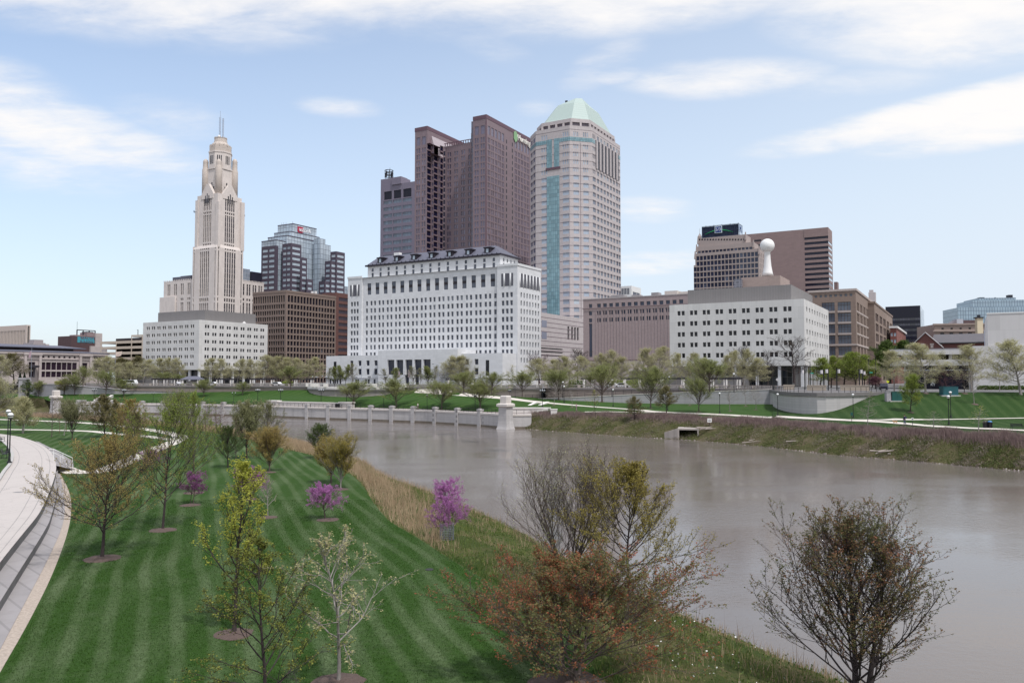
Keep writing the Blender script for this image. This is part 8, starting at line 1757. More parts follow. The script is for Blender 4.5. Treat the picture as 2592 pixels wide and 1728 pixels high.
hedge('clipped_hedge', 'dark clipped hedge row at the foot of the blank white wall', 2475, 2592, 198, 1.1, 1.2, LF_DEEP, 2500); hedge('clipped_hedge', 'dark hedge behind the pergola at the brown grid building', 688, 720, 282, 1.6, 1.5, LF_DEEP, 900)
hedge('clipped_hedge', 'dark green hedge behind the pergola at the left end of ribbed brick building', 1440, 1482, 242, 2.2, 1.5, LF_DEEP, 1200); hedge('clipped_hedge', 'bright green hedge below the white canopy of the ribbed brick building', 1560, 1625, 240, 2.4, 1.5, LF_GREEN, 1800)
hedge('forsythia_shrub', 'yellow flowering shrub in front of city hall', 140, 168, 318, 1.7, 2.0, LF_YEL, 1200, 8.9, 'shrub'); hedge('green_shrub', 'bright green shrub at the right end of the left pergola row', 716, 742, 280, 1.8, 1.6, LF_GREEN, 900, 8.9, 'shrub')
for (px, w_, lb) in ((51, 1.5, 'left of a pair at the tall stone pier'), (62, 1.4, 'right of a pair at the tall stone pier')):
    Y = 320; g = np.random.default_rng(px); p = Vector((col_at(px, Y).x, Y, 8.9)); r = thing('conifer', 'small dark pointed conifer, ' + lb, 'tree', p, 0, 'pair of dark conifers'); n = 1500; u = g.random(n); a = g.uniform(0, 6.28, n); rad = w_ * (1 - u) * np.sqrt(g.random(n)); h_ = zat(944, Y) - 8.9
    link('crown', np_mesh('crown', *leaf_quads(np.stack([rad * np.cos(a), rad * np.sin(a), .2 + u * h_], axis=1), .16, g), m_leaf('conifer_leaf', L3(c4(.012, .022, .012), c4(.02, .035, .018), c4(.03, .05, .025)))), r); MB().bar((0, 0, -.1), (0, 0, h_ * .8), .12, 5).build('trunk', BARKD, r)
Y = 330; p = Vector((col_at(78.5, Y).x, Y, 8.9)); h = zat(878, Y) - 8.9; r = thing('flagpole', 'tall flagpole with a hanging striped flag before city hall', 'flagpole', p); MB().bar((0, 0, 0), (0, 0, h), .11, 6, .05).build('pole', M_MAST, r); MB().add([(-.05, 0, h - 1.5), (-1.1, .1, h - 2.3), (-1.3, 0, h - 4.6), (-.4, .1, h - 4.4)], [(0, 1, 2, 3)]).build('flag', m_plain('flag_cloth_red', c4(.42, .30, .34), .8, .5, 1.2), r)
Y = 340; p = Vector((col_at(291, Y).x, Y, 8.9)); h = zat(890, Y) - 8.9; r = thing('flagpole', 'flagpole with a pale red and yellow flag flying before the garage', 'flagpole', p); MB().bar((0, 0, 0), (0, 0, h), .1, 6, .05).build('pole', M_MAST, r); MB().add([(.05, 0, h - .1), (2.8, .2, h + .2), (2.4, .1, h - 1.6), (.9, .2, h - 2.1), (.05, 0, h - 1.9)], [(0, 1, 2, 3, 4)]).build('flag', m_plain('flag_cloth_pale', c4(.62, .5, .44), .8, .3, .8), r)
# ---- vehicles on the street
def vehicle(name, label, px, Y, z, rz, paint, cat='car', L=4.5, H=1.45, van=False):
    r = thing(name, label, cat, (col_at(px, Y).x, Y, z), rz); k = L / 4.5
    side = [(-2.2, .3), (2.2, .3), (2.25, .62), (2.1, .85), (1.2, .95), (.55, H), (-1.2, H), (-1.95, .98), (-2.22, .9)] if not van else [(-2.2, .3), (2.2, .3), (2.25, .8), (2.1, 1.2), (1.7, H), (-2.15, H), (-2.2, 1)]
    V = [(x * k, -.86, y) for x, y in side] + [(x * k, .86, y) for x, y in side]; n = len(side); MB().add(V, [tuple(range(n)), tuple(range(2 * n - 1, n - 1, -1))] + [(i, n + i, n + (i + 1) % n, (i + 1) % n) for i in range(n)]).build('body', m_plain('car_paint', paint, .25, .03, 1, 0, .6), r)
    gl = [(1.05, .97), (.52, H - .07), (-1.15, H - .07), (-1.75, .98)] if not van else [(1.95, 1.25), (1.6, H - .1), (-2.0, H - .1), (-2.0, 1.25)]
    for s_ in (-1, 1): MB().add([(x * k, s_ * .87, y) for x, y in gl], [(0, 1, 2, 3)]).build('side_window', G_DARK, r)
    for x in (-1.35, 1.35):
        for s_ in (-1, 1):
            w = MB().lathe(0, 0, [(.2, -.1), (.32, -.1), (.33, 0), (.32, .1), (.2, .1)], 12); me = w.mesh('wheel', m_plain('tyre', c4(.015, .015, .015), .9)); me.transform(Matrix.Translation((x * k, s_ * .8, .33)) @ Matrix.Rotation(pi / 2, 4, 'X')); link('wheel', me, r)
    return r
for (nm, lb, px, Y, ps) in [('parked_car', 'white car half hidden behind the balustrade by the pavilion pergola', 542, 290, (.75, .75, .76, 1)), ('parked_car', 'white car behind the balustrade below the raised canopy, left of two', 1551, 231, (.75, .75, .77, 1)), ('parked_car', 'white car behind the balustrade below the raised canopy, right of two', 1578, 231, (.78, .78, .79, 1)), ('parked_car', 'silver car behind the balustrade left of the pavilion', 448, 292, (.55, .55, .58, 1)), ('parked_car', 'white car behind the balustrade before the brown grid building', 703, 276, (.74, .74, .75, 1))]: vehicle(nm, lb, px, Y, 8.95, R(-24), ps)
vehicle('parked_car', 'dark car parked by the rounded corner of the parking deck', 2236, 196, 8.95, R(70), (.015, .015, .03, 1), H=1.6)
vehicle('white_van', 'white bus like van under the street trees left of the marble office', 331, 305, 8.9, R(-14), (.75, .75, .76, 1), 'van', 5.6, 2.2, True)
# ---- small things on the hill lawn and bank
M_GCAB = m_plain('green_cabinet_paint', c4(.015, .085, .075), .45, .1)
p = ground(2265, 1014); r = thing('utility_cabinet', 'dark green utility cabinet beside a grey box at the curved wall end', 'utility cabinet', p); MB().box(-.8, 1.2, -.6, .6, 0, 1.75).box(-.85, 1.25, -.65, .65, 1.75, 1.85).build('case', M_GCAB, r); MB().box(.19, .21, -.615, -.6, .2, 1.65).build('door_gap', M_IRON, r); MB().box(-1.3, 1.5, -.9, .9, -.3, .02).build('base', M_KERB, r)
r = thing('electric_box', 'grey metal box attached left of the green cabinet', 'utility cabinet', p + Vector((-1.35, 0, 0))); MB().box(-.45, .45, -.4, .5, -.2, 1.7).box(-.5, .5, -.45, .55, 1.7, 1.78).build('case', m_plain('grey_cabinet', c4(.36, .34, .36), .5), r)
p = ground(2401, 1000); r = thing('utility_cabinet', 'large teal green transformer cabinet before the dark shop glass', 'utility cabinet', p); MB().box(-1.5, 1.6, -.8, .8, 0, 1.75).box(-1.55, 1.65, -.85, .85, 1.75, 1.82).build('case', m_plain('teal_cabinet', c4(.02, .10, .12), .45, .1), r); MB().box(-2.0, 1.9, -1.1, 1.1, -.4, .02).build('base', M_KERB, r)
def bin_(px, py, label, top):
    p = ground(px, py); r = thing('litter_bin', label, 'litter bin', p, 0); k = 1.0; MB().lathe(0, 0, [(.27, 0), (.30, .1), (.33, .85), (.33, .95)], 12).build('body', M_IRON, r); MB().lathe(0, 0, [(.34, .95), (.33, 1.02), (.2, 1.15), (.05, 1.18)], 12).build('lid', m_plain('bin_lid', top, .4), r)
    sl = MB()
    for k in range(12): a = 2 * pi * k / 12; sl.bar((.31 * cos(a), .31 * sin(a), .08), (.35 * cos(a), .35 * sin(a), .92), .02, 3)
    sl.build('slats', M_IRON, r); return r
bin_(2494, 1083, 'black slatted litter bin with dark lid beside the footpath', c4(.02, .02, .02)); bin_(2506, 1083, 'black litter bin with blue lid beside the footpath', c4(.06, .2, .42))
q = wall_pt(1253, 3)[0]
for i, (px, c, lb) in enumerate([(1252, (.06, .2, .42, 1), 'blue lidded litter bin behind the railing left of the obelisk pier'), (1260, (.02, .02, .02, 1), 'black lidded litter bin behind the railing left of the obelisk pier'), (840, (.02, .02, .02, 1), 'litter bin before the right end of the white parapet, left of two'), (846, (.02, .02, .021, 1), 'litter bin before the right end of the white parapet, right of two')]):
    q = wall_pt(px, 2.0)[0]; r = bin_(px, 1040, lb, c); r.location = (q.x, q.y, 3.38)
def bench(loc, rz, label, group=None):
    r = thing('park_bench', label, 'bench', loc, rz, group); mb = MB()
    for k in range(4): mb.box(-.9, .9, -.22 + k * .12, -.13 + k * .12, .42, .46)
    mb.build('seat', M_IRON, r); mb = MB()
    for k in range(4): mb.box(-.9, .9, .26 + k * .03, .29 + k * .03, .52 + k * .11, .6 + k * .11)
    mb.build('backrest', M_IRON, r)
    for x in (-.85, .85): MB().bar((x, -.2, 0), (x, -.2, .64), .03, 4).bar((x, .25, 0), (x, .38, .95), .03, 4).bar((x, -.2, .64), (x, .3, .64), .03, 4).build('end_frame', M_IRON, r)
    return r
bench(ground(2576, 1087), R(-4), 'dark iron bench beside the footpath at the right edge')
gb = 'benches along the concrete walk'; bench(G(13, 1158, 3.55), R(118), 'dark bench on the grass edge behind the nearest globe lamp', gb); bench(G(3, 1119, 3.5), R(112), 'farther dark bench cut by the left edge', gb)
p = ground(2310, 1081); r = thing('sign_post', 'small white notice on a thin post by the footpath', 'sign', p); MB().bar((0, 0, 0), (0, 0, 1.5), .04, 4).build('post', M_STEELD, r); MB().box(-.16, .16, -.05, -.02, 1.15, 1.55).build('plate', M_WHITEP, r); MB().box(-.10, .10, -.055, -.05, 1.27, 1.42).build('symbol', M_STEELD, r)
p = ground(2156, 1067); r = thing('dog_waste_station', 'green bag dispenser post at the edge of the footpath', 'post', p); MB().bar((0, 0, 0), (0, 0, 1.5), .045, 4).build('post', M_IRON, r); MB().box(-.16, .16, -.12, .12, 1.1, 1.65).build('dispenser', M_GCAB, r)
p = ground(1796, 1078); r = thing('river_sign', 'small white square sign standing in the brown brush', 'sign', p); h = zat(1059, p.y) - p.z; MB().bar((0, 0, -.3), (0, 0, h), .05, 4).build('post', M_STEELD, r); MB().box(-.42, .42, -.08, -.04, h - .72, h + .05).build('plate', M_WHITEP, r); MB().box(-.26, .26, -.085, -.08, h - .52, h - .32).box(-.22, .22, -.085, -.08, h - .22, h - .12).build('symbol', m_plain('sign_ink', c4(.25, .22, .25), .6), r)
p = G(1742, 1108, .3); r = thing('outfall', 'square concrete storm outfall sticking out of the far bank', 'culvert', (p.x, p.y, .1), R(-14)); w, h, L = 2.0, 2.0, 6.5; mb = MB(); t_ = .28; m_c = m_stone('stained_concrete', c4(.40, .355, .325), .15, .8, 2, None, .5)
mb.box(-w, -w + t_, 0, L, -.6, h).box(w - t_, w, 0, L, -.6, h).box(-w + t_, w - t_, 0, L, h - t_, h).box(-w + t_, w - t_, 0, L, -.6, -.1); mb.add([(-w - 2.6, 1.2, -.5), (-w, 0, -.5), (-w, 0, h), (-w - 2.6, 1.2, h - .9), (-w - 2.6, 1.6, -.5), (-w, .4, -.5), (-w, .4, h), (-w - 2.6, 1.6, h - .9)], [(0, 1, 2, 3), (7, 6, 5, 4), (2, 6, 7, 3), (0, 3, 7, 4)]); mb.build('box', m_c, r); MB().box(-w + t_, w - t_, 3.0, 3.2, -.1, h - t_).build('dark_throat', m_plain('dark_inside', c4(.02, .018, .018), .9), r)
p = Vector((G(1131, 1371, 2.2).x, G(1131, 1371, 2.2).y, ground_z(G(1131, 1371, 2.2).x, G(1131, 1371, 2.2).y) - .05)); r = thing('mesh_guard', 'cylinder of grey wire mesh around the redbud trunk', 'tree guard', p); mb = MB(); rr_, hh = .42, 1.0
for k in range(28): a = 2 * pi * k / 28; mb.bar((rr_ * cos(a), rr_ * sin(a), 0), (rr_ * cos(a), rr_ * sin(a), hh), .007, 3)
for j in range(11):
    for k in range(14): a, b_ = 2 * pi * k / 14, 2 * pi * (k + 1) / 14; mb.bar((rr_ * cos(a), rr_ * sin(a), hh * j / 10), (rr_ * cos(b_), rr_ * sin(b_), hh * j / 10), .007, 3)
mb.build('mesh', M_MAST, r)
for i, (a, b_) in enumerate([((135, 1147), (183, 1166)), ((136, 1157), (168, 1170))]):
    A = G(a[0], a[1] + 10, PZ); B = G(b_[0], b_[1] + 14, 2.6); r = thing('handrail', 'pale metal handrail of the side steps, ' + ('farther one' if i == 0 else 'nearer one'), 'handrail', A, 0, 'handrails of the side steps'); d = B - A; MB().bar((0, 0, .9), (d.x, d.y, d.z + .9), .03, 5).bar((-.4, -.2, .9), (0, 0, .9), .03, 5).build('rail', M_WHITEP, r)
    for f in (0, .5, 1): MB().bar((d.x * f, d.y * f, d.z * f - .1), (d.x * f, d.y * f, d.z * f + .9), .025, 4).build('post', M_WHITEP, r)
p = G(46, 1245, PZ + .003); r = thing('drain_cover', 'small dark metal cover in the concrete walk', 'drain cover', (p.x, p.y, PZ + .002)); MB().box(-.3, .3, -.2, .2, 0, .012).build('cover', m_plain('cover_grey', c4(.22, .21, .21), .6), r)
p = G(1087, 1441, LZ); r = thing('valve_cover', 'dark irrigation cover lying in the striped lawn', 'drain cover', (p.x, p.y, LZ)); MB().cyl(0, 0, .22, .2, 0, .03, 12).build('cover', m_plain('cover_dark', c4(.03, .03, .03), .7), r)
# ---- people
def skin_mesh(name, V, E, rad, m, sub=1):
    me = bpy.data.meshes.new(name); me.from_pydata(V, E, []); o = bpy.data.objects.new(name, me); col.objects.link(o); md = o.modifiers.new('skin', 'SKIN'); md.use_smooth_shade = True
    for i, r_ in enumerate(rad): me.skin_vertices[0].data[i].radius = (r_, r_) if not hasattr(r_, '__len__') else r_
    me.skin_vertices[0].data[0].use_root = True
    sb = o.modifiers.new('sub', 'SUBSURF'); sb.levels = sub; sb.render_levels = sub
    dg = bpy.context.evaluated_depsgraph_get(); dg.update(); out = bpy.data.meshes.new_from_object(o.evaluated_get(dg)); out.name = name; out.materials.clear(); out.materials.append(m); bpy.data.objects.remove(o); return out
def person(loc, rz, label, top, legs, hair, stride=.22, pack=None):
    r = thing('person', label, 'person', loc, rz); s = stride; SK = m_plain('skin', c4(.42, .25, .18), .6, .05)
    V = [(0, 0, .95), (0, 0, 1.15), (0, 0, 1.36), (0, 0, 1.47), (.02, 0, 1.56), (.035, 0, 1.65), (.03, 0, 1.73), (0, .17, 1.40), (-.05, .22, 1.13), (.05, .24, .90), (.08, .24, .82), (0, -.17, 1.40), (.04, -.22, 1.13), (.16, -.24, .92), (.2, -.24, .84),
         (.02, .09, .90), (s * .6, .09, .50), (s * .6, .09, .10), (s * .6 + .16, .09, .05), (-.02, -.09, .90), (-s * .4, -.09, .50), (-s * 1.3, -.09, .12), (-s * 1.3 + .14, -.09, .05)]
    E = [(0, 1), (1, 2), (2, 3), (3, 4), (4, 5), (5, 6), (2, 7), (7, 8), (8, 9), (9, 10), (2, 11), (11, 12), (12, 13), (13, 14), (0, 15), (15, 16), (16, 17), (17, 18), (0, 19), (19, 20), (20, 21), (21, 22)]
    rad = [.12, .125, .14, .06, .065, .095, .06, .065, .045, .032, .035, .065, .045, .032, .035, .09, .06, .042, .035, .09, .06, .042, .035]
    for (hb, sgn) in ((10, 1), (14, -1)):
        h_ = V[hb]
        for j in range(4): V.append((h_[0] + .02 + .012 * j, h_[1], h_[2] - .085 + .006 * j)); E.append((hb, len(V) - 1)); rad.append(.009)
        V.append((h_[0] + .05, h_[1] - .02 * sgn, h_[2] - .03)); E.append((hb, len(V) - 1)); rad.append(.009)
    link('body', skin_mesh('body', V, E, rad, SK, 2), r)
    up = [0, 1, 2, 7, 8, 9, 11, 12, 13]; mp = {v: i for i, v in enumerate(up)}
    link('jacket', skin_mesh('jacket', [V[i] for i in up], [(mp[a], mp[b_]) for a, b_ in E if a in mp and b_ in mp], [rad[i] + (.035 if i < 3 else .022) for i in up], m_plain('jacket_cloth', top, .85, .15, 8), 2), r)
    lo_ = [0, 15, 16, 17, 19, 20, 21]; mp = {v: i for i, v in enumerate(lo_)}
    link('trousers', skin_mesh('trousers', [V[i] for i in lo_], [(mp[a], mp[b_]) for a, b_ in E if a in mp and b_ in mp], [rad[i] + .022 for i in lo_], m_plain('trouser_cloth', legs, .85, .15, 8), 2), r)
    for a in (17, 21): x, y, z = V[a]; MB().prism([(x - .08, y - .05), (x + .2, y - .05), (x + .2, y + .05), (x - .08, y + .05)], z - .11, z - .0, [(x - .07, y - .04), (x + .1, y - .04), (x + .1, y + .04), (x - .07, y + .04)]).build('shoe', m_plain('shoe', c4(.05, .05, .06), .6), r)
    MB().lathe(.0, 0, [(.085, 1.62), (.108, 1.68), (.10, 1.74), (.06, 1.785), (.005, 1.80)], 12).build('hair', m_plain('hair', hair, .7), r)
    for s_ in (-.035, .035): MB().lathe(.12, s_, [(.003, 1.655), (.012, 1.664), (.003, 1.673)], 6).build('eye', M_STEELD, r)
    MB().prism([(.115, -.012), (.145, -.008), (.145, .008), (.115, .012)], 1.615, 1.65, [(.115, -.006), (.125, -.004), (.125, .004), (.115, .006)]).build('nose', SK, r)
    if pack: MB().box(-.30, -.15, -.14, .14, 1.08, 1.44).build('backpack', m_plain('pack_cloth', pack, .8), r)
    return r
person(ground(2290, 1075.5), R(172), 'person in dark blue jacket walking a small dog on the footpath', c4(.03, .035, .08), c4(.08, .10, .17), c4(.015, .012, .01), .2, c4(.05, .06, .11))
pd = ground(2266, 1071.5); dg_ = thing('dog', 'small tan and white dog on the footpath ahead of the person in dark blue', 'dog', pd, R(174)); FUR = m_plain('tan_fur', c4(.42, .24, .12), .9, .4, 5)
Vd = [(-.22, 0, .33), (0, 0, .32), (.2, 0, .35), (.32, 0, .45), (.42, 0, .50), (.52, 0, .47), (-.30, 0, .40), (-.38, 0, .52)] + [(.2, .07, .22), (.18, .07, .11), (.21, .07, .02), (.2, -.07, .22), (.24, -.07, .11), (.24, -.07, .02), (-.22, .08, .24), (-.29, .08, .13), (-.26, .08, .02), (-.22, -.08, .24), (-.24, -.08, .13), (-.20, -.08, .02), (.40, .05, .57), (.40, -.05, .57)]
Ed = [(0, 1), (1, 2), (2, 3), (3, 4), (4, 5), (0, 6), (6, 7), (2, 8), (8, 9), (9, 10), (2, 11), (11, 12), (12, 13), (0, 14), (14, 15), (15, 16), (0, 17), (17, 18), (18, 19), (4, 20), (4, 21)]
link('body', skin_mesh('body', Vd, Ed, [.10, .10, .115, .075, .07, .035, .03, .018, .045, .025, .022, .045, .025, .022, .055, .028, .022, .055, .028, .022, .022, .022], FUR, 2), dg_)
dp = Vector(dg_.location); pp = ground(2290, 1075.5); ls = thing('leash', 'thin dark leash from the person to the small dog', 'leash', (dp.x + .3, dp.y, dp.z)); MB().bar((-.55, 0, .45), (pp.x - dp.x - .55, pp.y - dp.y, pp.z - dp.z + .85), .012, 4).build('line', M_IRON, ls)
q = wall_pt(876, 3.0)[0]; person((q.x, q.y, 3.38), R(80), 'person in black standing behind the river railing right of the white parapet', c4(.02, .02, .02), c4(.25, .24, .26), c4(.02, .015, .01), .05)
q = wall_pt(1040, 3.0)[0]; person((q.x, q.y, 3.38), R(160), 'person in white shirt behind the river railing below the middle lawn trees', c4(.7, .68, .66), c4(.3, .24, .2), c4(.12, .08, .05), .15)
person(ground(1459, 1039), R(200), 'person in pale pink top standing above the brushy mound', c4(.6, .42, .46), c4(.32, .2, .26), c4(.05, .03, .02), .1)
# =================================================================== GRASS, BRUSH, FLOWERS, STONES
def blades(name, P, h, w, m, g, lean=.35):
    n = len(P); a = g.uniform(0, 2 * pi, n); l = g.uniform(0, lean, n) * h; la = g.uniform(0, 2 * pi, n); dx, dy = np.cos(a) * w / 2, np.sin(a) * w / 2
    A = P + np.stack([dx, dy, np.zeros(n)], 1); B = P - np.stack([dx, dy, np.zeros(n)], 1); T = P + np.stack([l * np.cos(la), l * np.sin(la), h], 1)
    V = np.stack([A, B, T], axis=1).reshape(-1, 3); return link(name, np_mesh(name, V, np.arange(3 * n).reshape(n, 3), m), kind='stuff')
def m_blade(name, stops, clump=.6):
    return m_leaf(name, stops, clump, .25)
le_np = np.array([tuple(p) for p in resample(le, 400)]); sh_np = np.array([tuple(p) for p in resample(shore, 400)])
def bank_pts(n, g, t0, t1, wfun=None):
    s = g.uniform(0, 399, n * 2); t_ = g.uniform(t0, t1, n * 2)
    i = np.clip(s.astype(int), 0, 398); f = (s - i)[:, None]; A = le_np[i] * (1 - f) + le_np[i + 1] * f; B = sh_np[i] * (1 - f) + sh_np[i + 1] * f
    P = A * (1 - t_[:, None]) + B * t_[:, None]; P[:, 2] = 2.485 * (1 - t_) - .5 * t_ + np.interp(t_, [0, .3, .75, 1], [0, .55, .35, 0]) - .08
    px = CX + F * P[:, 0] / np.maximum(P[:, 1], 1.0); keep = (P[:, 1] > 18) & (px < 2800) & (P[:, 2] > -.05)
    if wfun is not None: keep &= g.random(len(P)) < wfun(P, px, t_)
    k = np.nonzero(keep)[0][:n]; return P[k], px[k], t_[k]
def pnoise(P, sc, seed):
    """cheap smooth noise 0..1 over the ground"""
    a = .5; g = np.random.default_rng(seed); out = 0
    for k in range(4):
        d = g.normal(size=2); d /= np.linalg.norm(d); ph = g.uniform(0, 6.28); q = sc * (1.0 + .7 * k); out = out + np.sin((P[:, 0] * d[0] + P[:, 1] * d[1]) * q + ph) * (1 / (1 + .5 * k))
    return np.clip(out / 4.2 + .5, 0, 1)
g = np.random.default_rng(5)
def w_dry(P, px, t_):
    near_edge = np.exp(-((t_ - .16) / .16) ** 2) * ((px > 780) & (px < 1120)); far_end = (px < 800) * np.clip(1.4 - t_, 0, 1)
    water = np.clip((t_ - .62) / .2, 0, 1) * .55; patch = .38 * (pnoise(P, .9, 3) > .58)
    return np.clip(near_edge * 1.2 + far_end + water + patch, 0, 1)
P, px, t_ = bank_pts(75000, g, .0, .96, w_dry)
hh_ = g.uniform(.25, .8, len(P)) * (.75 + .6 * pnoise(P, 1.3, 8)) * np.where(px < 1120, 1.25, .8)
blades('dry_grass', P, hh_, .028 + .00016 * P[:, 1], m_blade('dry_grass_straw', [(0, c4(.22, .15, .09)), (.35, c4(.38, .27, .17)), (.7, c4(.50, .37, .25)), (1, c4(.42, .36, .2))]), g, .55)
def w_green(P, px, t_): return np.clip(.75 - 1.0 * np.exp(-((t_ - .16) / .14) ** 2) * ((px > 800) & (px < 1110)), .05, 1) * np.where(px < 780, .25, 1)
P, px, t_ = bank_pts(80000, g, -.01, .93, w_green)
blades('bank_weeds', P, g.uniform(.1, .42, len(P)) * (.5 + .9 * pnoise(P, 1.1, 4)), .03 + .0003 * P[:, 1], m_blade('weed_green', [(0, c4(.05, .08, .018)), (.35, c4(.105, .15, .033)), (.7, c4(.18, .215, .06)), (1, c4(.29, .27, .12))], .65), g, .6)
P, px, t_ = bank_pts(26000, g, .0, .9, w_green); P[:, 2] += g.uniform(.08, .4, len(P)); link('bank_weeds', np_mesh('bank_leaves', *leaf_quads(P, .055, g), m_leaf('weed_leaf', L3(c4(.035, .06, .012), c4(.075, .12, .025), c4(.14, .18, .045), c4(.2, .2, .07)))), kind='stuff')
def w_fl(P, px, t_): return ((px > 1560) & (px < 2150)) * (.2 + .8 * (pnoise(P, .9, 6) > .5)) * np.clip(1.2 - t_, 0, 1)
P, px, t_ = bank_pts(2600, g, .1, .85, w_fl); P[:, 2] += g.uniform(.28, .6, len(P)); link('white_flowers', np_mesh('white_flowers', *leaf_quads(P, .033, g, 1.0), m_plain('flower_white', c4(.8, .8, .76), .8)), kind='stuff')
def w_st(P, px, t_): return (t_ > .6) * ((px > 1000) & (px < 2100)) * (pnoise(P, 1.2, 12) > .55) * .8
P, px, t_ = bank_pts(700, g, .55, .93, w_st); blades('dead_stalks', P, g.uniform(.8, 1.9, len(P)), .03, m_blade('stalk_brown', [(0, c4(.08, .05, .035)), (.5, c4(.2, .13, .09)), (1, c4(.33, .22, .14))]), g, .25)
def w_fr(P, px, t_): return (px > 1100) * 1.0
P, px, t_ = bank_pts(14000, g, -.012, .05, w_fr); blades('fringe_grass', P, g.uniform(.1, .34, len(P)), .03, m_blade('fringe_green', [(0, c4(.02, .06, .01)), (.5, c4(.05, .12, .02)), (1, c4(.09, .18, .03))], .4), g, .5)
n = 150000; xs_ = g.uniform(-32, 12, n * 3); ys_ = g.uniform(23, 62, n * 3); px = CX + F * xs_ / ys_; e0 = np.interp(ys_, *zip(*sorted([(p.y, p.x) for p in lawn_edge if p.y < 70]))); e1 = np.interp(ys_, *zip(*sorted([(p.y, p.x) for p in e4l])))
k = np.nonzero((xs_ < e0 - .1) & (xs_ > e1 + .1) & (px > -60) & (px < 1800) & (g.random(n * 3) < 30 / ys_))[0][:n]; P = np.stack([xs_[k], ys_[k], np.full(len(k), LZ - .01)], 1)
blades('lawn_grass', P, g.uniform(.03, .075, len(k)), .012 + .0004 * P[:, 1], M_LAWN, g, .8)
fs_np = np.array([tuple(p) for p in fsr]); bt_np = np.array([tuple(p) for p in btr]); prof_x = np.linspace(0, 1, 11); prof_y = np.array([0, .06, .14, .26, .4, .54, .68, .8, .9, .97, 1])
def fbank(n, g, t0, t1, wf=None):
    s = g.uniform(0, NB - 1.001, n * 2); t_ = g.uniform(t0, t1, n * 2); i = s.astype(int); f = (s - i)[:, None]; A = fs_np[i] * (1 - f) + fs_np[i + 1] * f; B = bt_np[i] * (1 - f) + bt_np[i + 1] * f
    P = A * (1 - t_[:, None]) + B * t_[:, None]; P[:, 2] = A[:, 2] + (B[:, 2] - A[:, 2]) * np.interp(t_, prof_x, prof_y) - .1; px = CX + F * P[:, 0] / P[:, 1]; keep = np.ones(len(P), bool)
    if wf is not None: keep = g.random(len(P)) < wf(P, px, t_)
    k = np.nonzero(keep)[0][:n]; return P[k], px[k], t_[k]
P, px, t_ = fbank(52000, g, .60, 1.0, lambda P, px, t_: np.clip((t_ - .58) * 3, 0, 1) * (.35 + .65 * (pnoise(P, .5, 21) > .36)))
blades('dry_brush', P, g.uniform(.45, 1.25, len(P)) * (.55 + .75 * pnoise(P, .55, 22)), .07, m_blade('brush_mauve', [(0, c4(.13, .09, .085)), (.4, c4(.24, .17, .16)), (.75, c4(.34, .255, .235)), (1, c4(.40, .31, .24))], .55), g, .5)
P, px, t_ = fbank(34000, g, .12, .74, lambda P, px, t_: .18 + .82 * (pnoise(P, .6, 31) > .46))
P[:, 2] += g.uniform(.05, .5, len(P)); link('bank_weeds', np_mesh('far_bank_weeds', *leaf_quads(P, .10, g), m_leaf('far_weed', [(0, c4(.05, .06, .022)), (.3, c4(.085, .11, .032)), (.55, c4(.125, .15, .045)), (.75, c4(.16, .14, .075)), (1, c4(.28, .21, .14))], .6)), kind='stuff')
P, px, t_ = fbank(15000, g, .1, .75, lambda P, px, t_: 1.0 * (pnoise(P, .8, 33) > .58)); P[:, 2] += g.uniform(.1, .5, len(P)); blades('drift_twigs', P, g.uniform(.1, .4, len(P)), .06, m_blade('drift_grey', [(0, c4(.12, .09, .075)), (.5, c4(.25, .2, .17)), (1, c4(.4, .34, .3))]), g, 3.0)
s = 2600; P, px, t_ = fbank(s, g, .03, .16); P[:, 2] += .08; oc = np.array([(1, 0, 0), (-1, 0, 0), (0, 1, 0), (0, -1, 0), (0, 0, .7), (0, 0, -.7)]); fo = np.array([(0, 2, 4), (2, 1, 4), (1, 3, 4), (3, 0, 4), (2, 0, 5), (1, 2, 5), (3, 1, 5), (0, 3, 5)])
V = (P[:, None, :] + oc[None] * g.uniform(.06, .26, (len(P), 1, 1)) * g.uniform(.6, 1.4, (len(P), 6, 1))).reshape(-1, 3); Fc = (np.arange(len(P))[:, None, None] * 6 + fo[None]).reshape(-1, 3); link('shore_stones', np_mesh('shore_stones', V, Fc, m_leaf('shore_stone', [(0, c4(.06, .045, .04)), (.5, c4(.2, .16, .145)), (.85, c4(.36, .3, .28)), (1, c4(.6, .55, .52))], .2, 0)), kind='stuff')
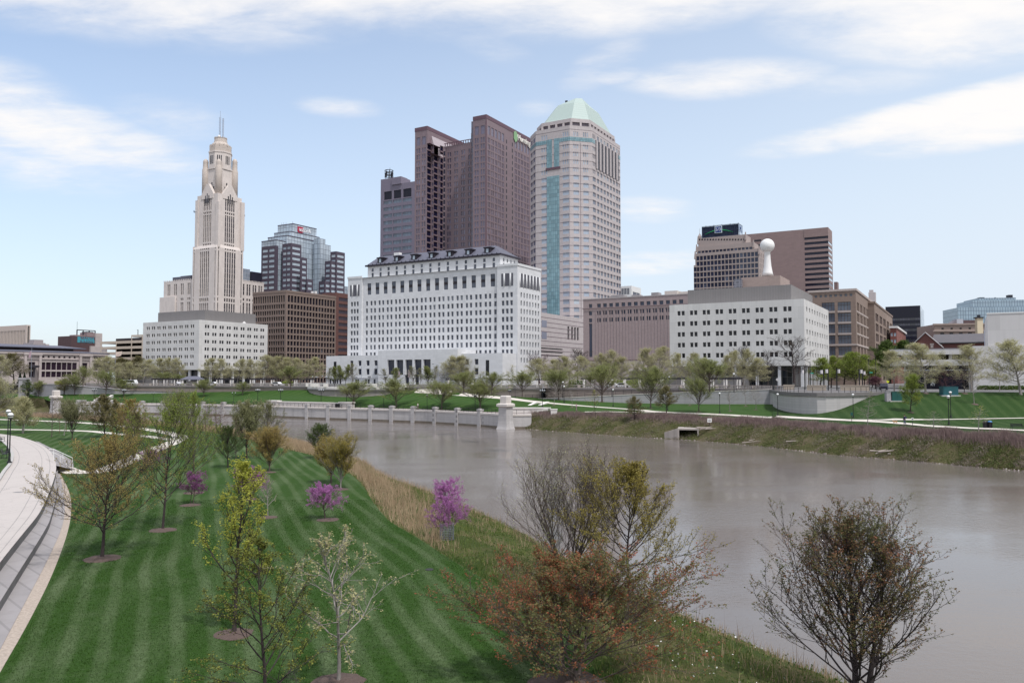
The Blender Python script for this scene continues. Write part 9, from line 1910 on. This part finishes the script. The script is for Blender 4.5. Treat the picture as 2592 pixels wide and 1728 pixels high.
for i, (px_, py_, L, az, lb) in enumerate([(1800, 1088, 5.0, 20, 'tangle of grey driftwood right above the outfall'), (2003, 1122, 4.0, -35, 'pale thin driftwood branch on the far bank below the curved wall'), (1912, 1121, 6, 5, 'pale driftwood log at the far water line'), (2245, 1149, 3, 12, 'dark stump like drift pile at the far water line')]):
    p = ground(px_, py_); r = thing('driftwood', lb, 'driftwood', p + Vector((0, 0, .1))); mb = MB(); rd = random.Random(i)
    for k in range(7 if i in (0, 3) else 2): a = R(az) + rd.gauss(0, .35); l = L * rd.uniform(.4, 1); x, y = rd.gauss(0, .6), rd.gauss(0, .4); mb.bar((x - l / 2 * cos(a), y - l / 2 * sin(a), rd.uniform(0, .5)), (x + l / 2 * cos(a), y + l / 2 * sin(a), rd.uniform(0, .7)), rd.uniform(.06, .14), 5, .04)
    mb.build('branches', m_bark('drift_wood', c4(.34, .29, .26)), r)
g2 = np.random.default_rng(9); n = 9000; fx_ = g2.uniform(0, 1, n); ty_ = g2.uniform(.35, 1, n); xs_ = np.interp(fx_, [0, 1], [col_at(-60, 280).x, col_at(128, 280).x]); P = np.stack([xs_, 276 + ty_ * 18, -.4 + ty_ * 4.4], 1)
blades('dry_brush', P, g2.uniform(.4, 1.1, n), .10, m_blade('bend_brush', [(0, c4(.04, .05, .015)), (.4, c4(.08, .085, .03)), (.75, c4(.16, .12, .08)), (1, c4(.24, .18, .14))], .7), g2, .5)
n = 14000; k = g2.uniform(86, 138, n); i = k.astype(int); LE = np.array([tuple(p) for p in lawn_edge]); f = (k - i)[:, None]; P = LE[i] * (1 - f) + LE[np.minimum(i + 1, 139)] * f; P[:, 1] += g2.uniform(.3, 6, n); P[:, 0] += g2.uniform(-.5, 1.5, n); P[:, 2] = 2.5 - np.clip((P[:, 1] - 0), 0, 0)
P[:, 2] = 2.3; blades('dry_grass', P, g2.uniform(.5, 1.5, n), .08, m_blade('reed_straw', [(0, c4(.22, .15, .10)), (.4, c4(.38, .27, .19)), (1, c4(.5, .38, .28))]), g2, .4)
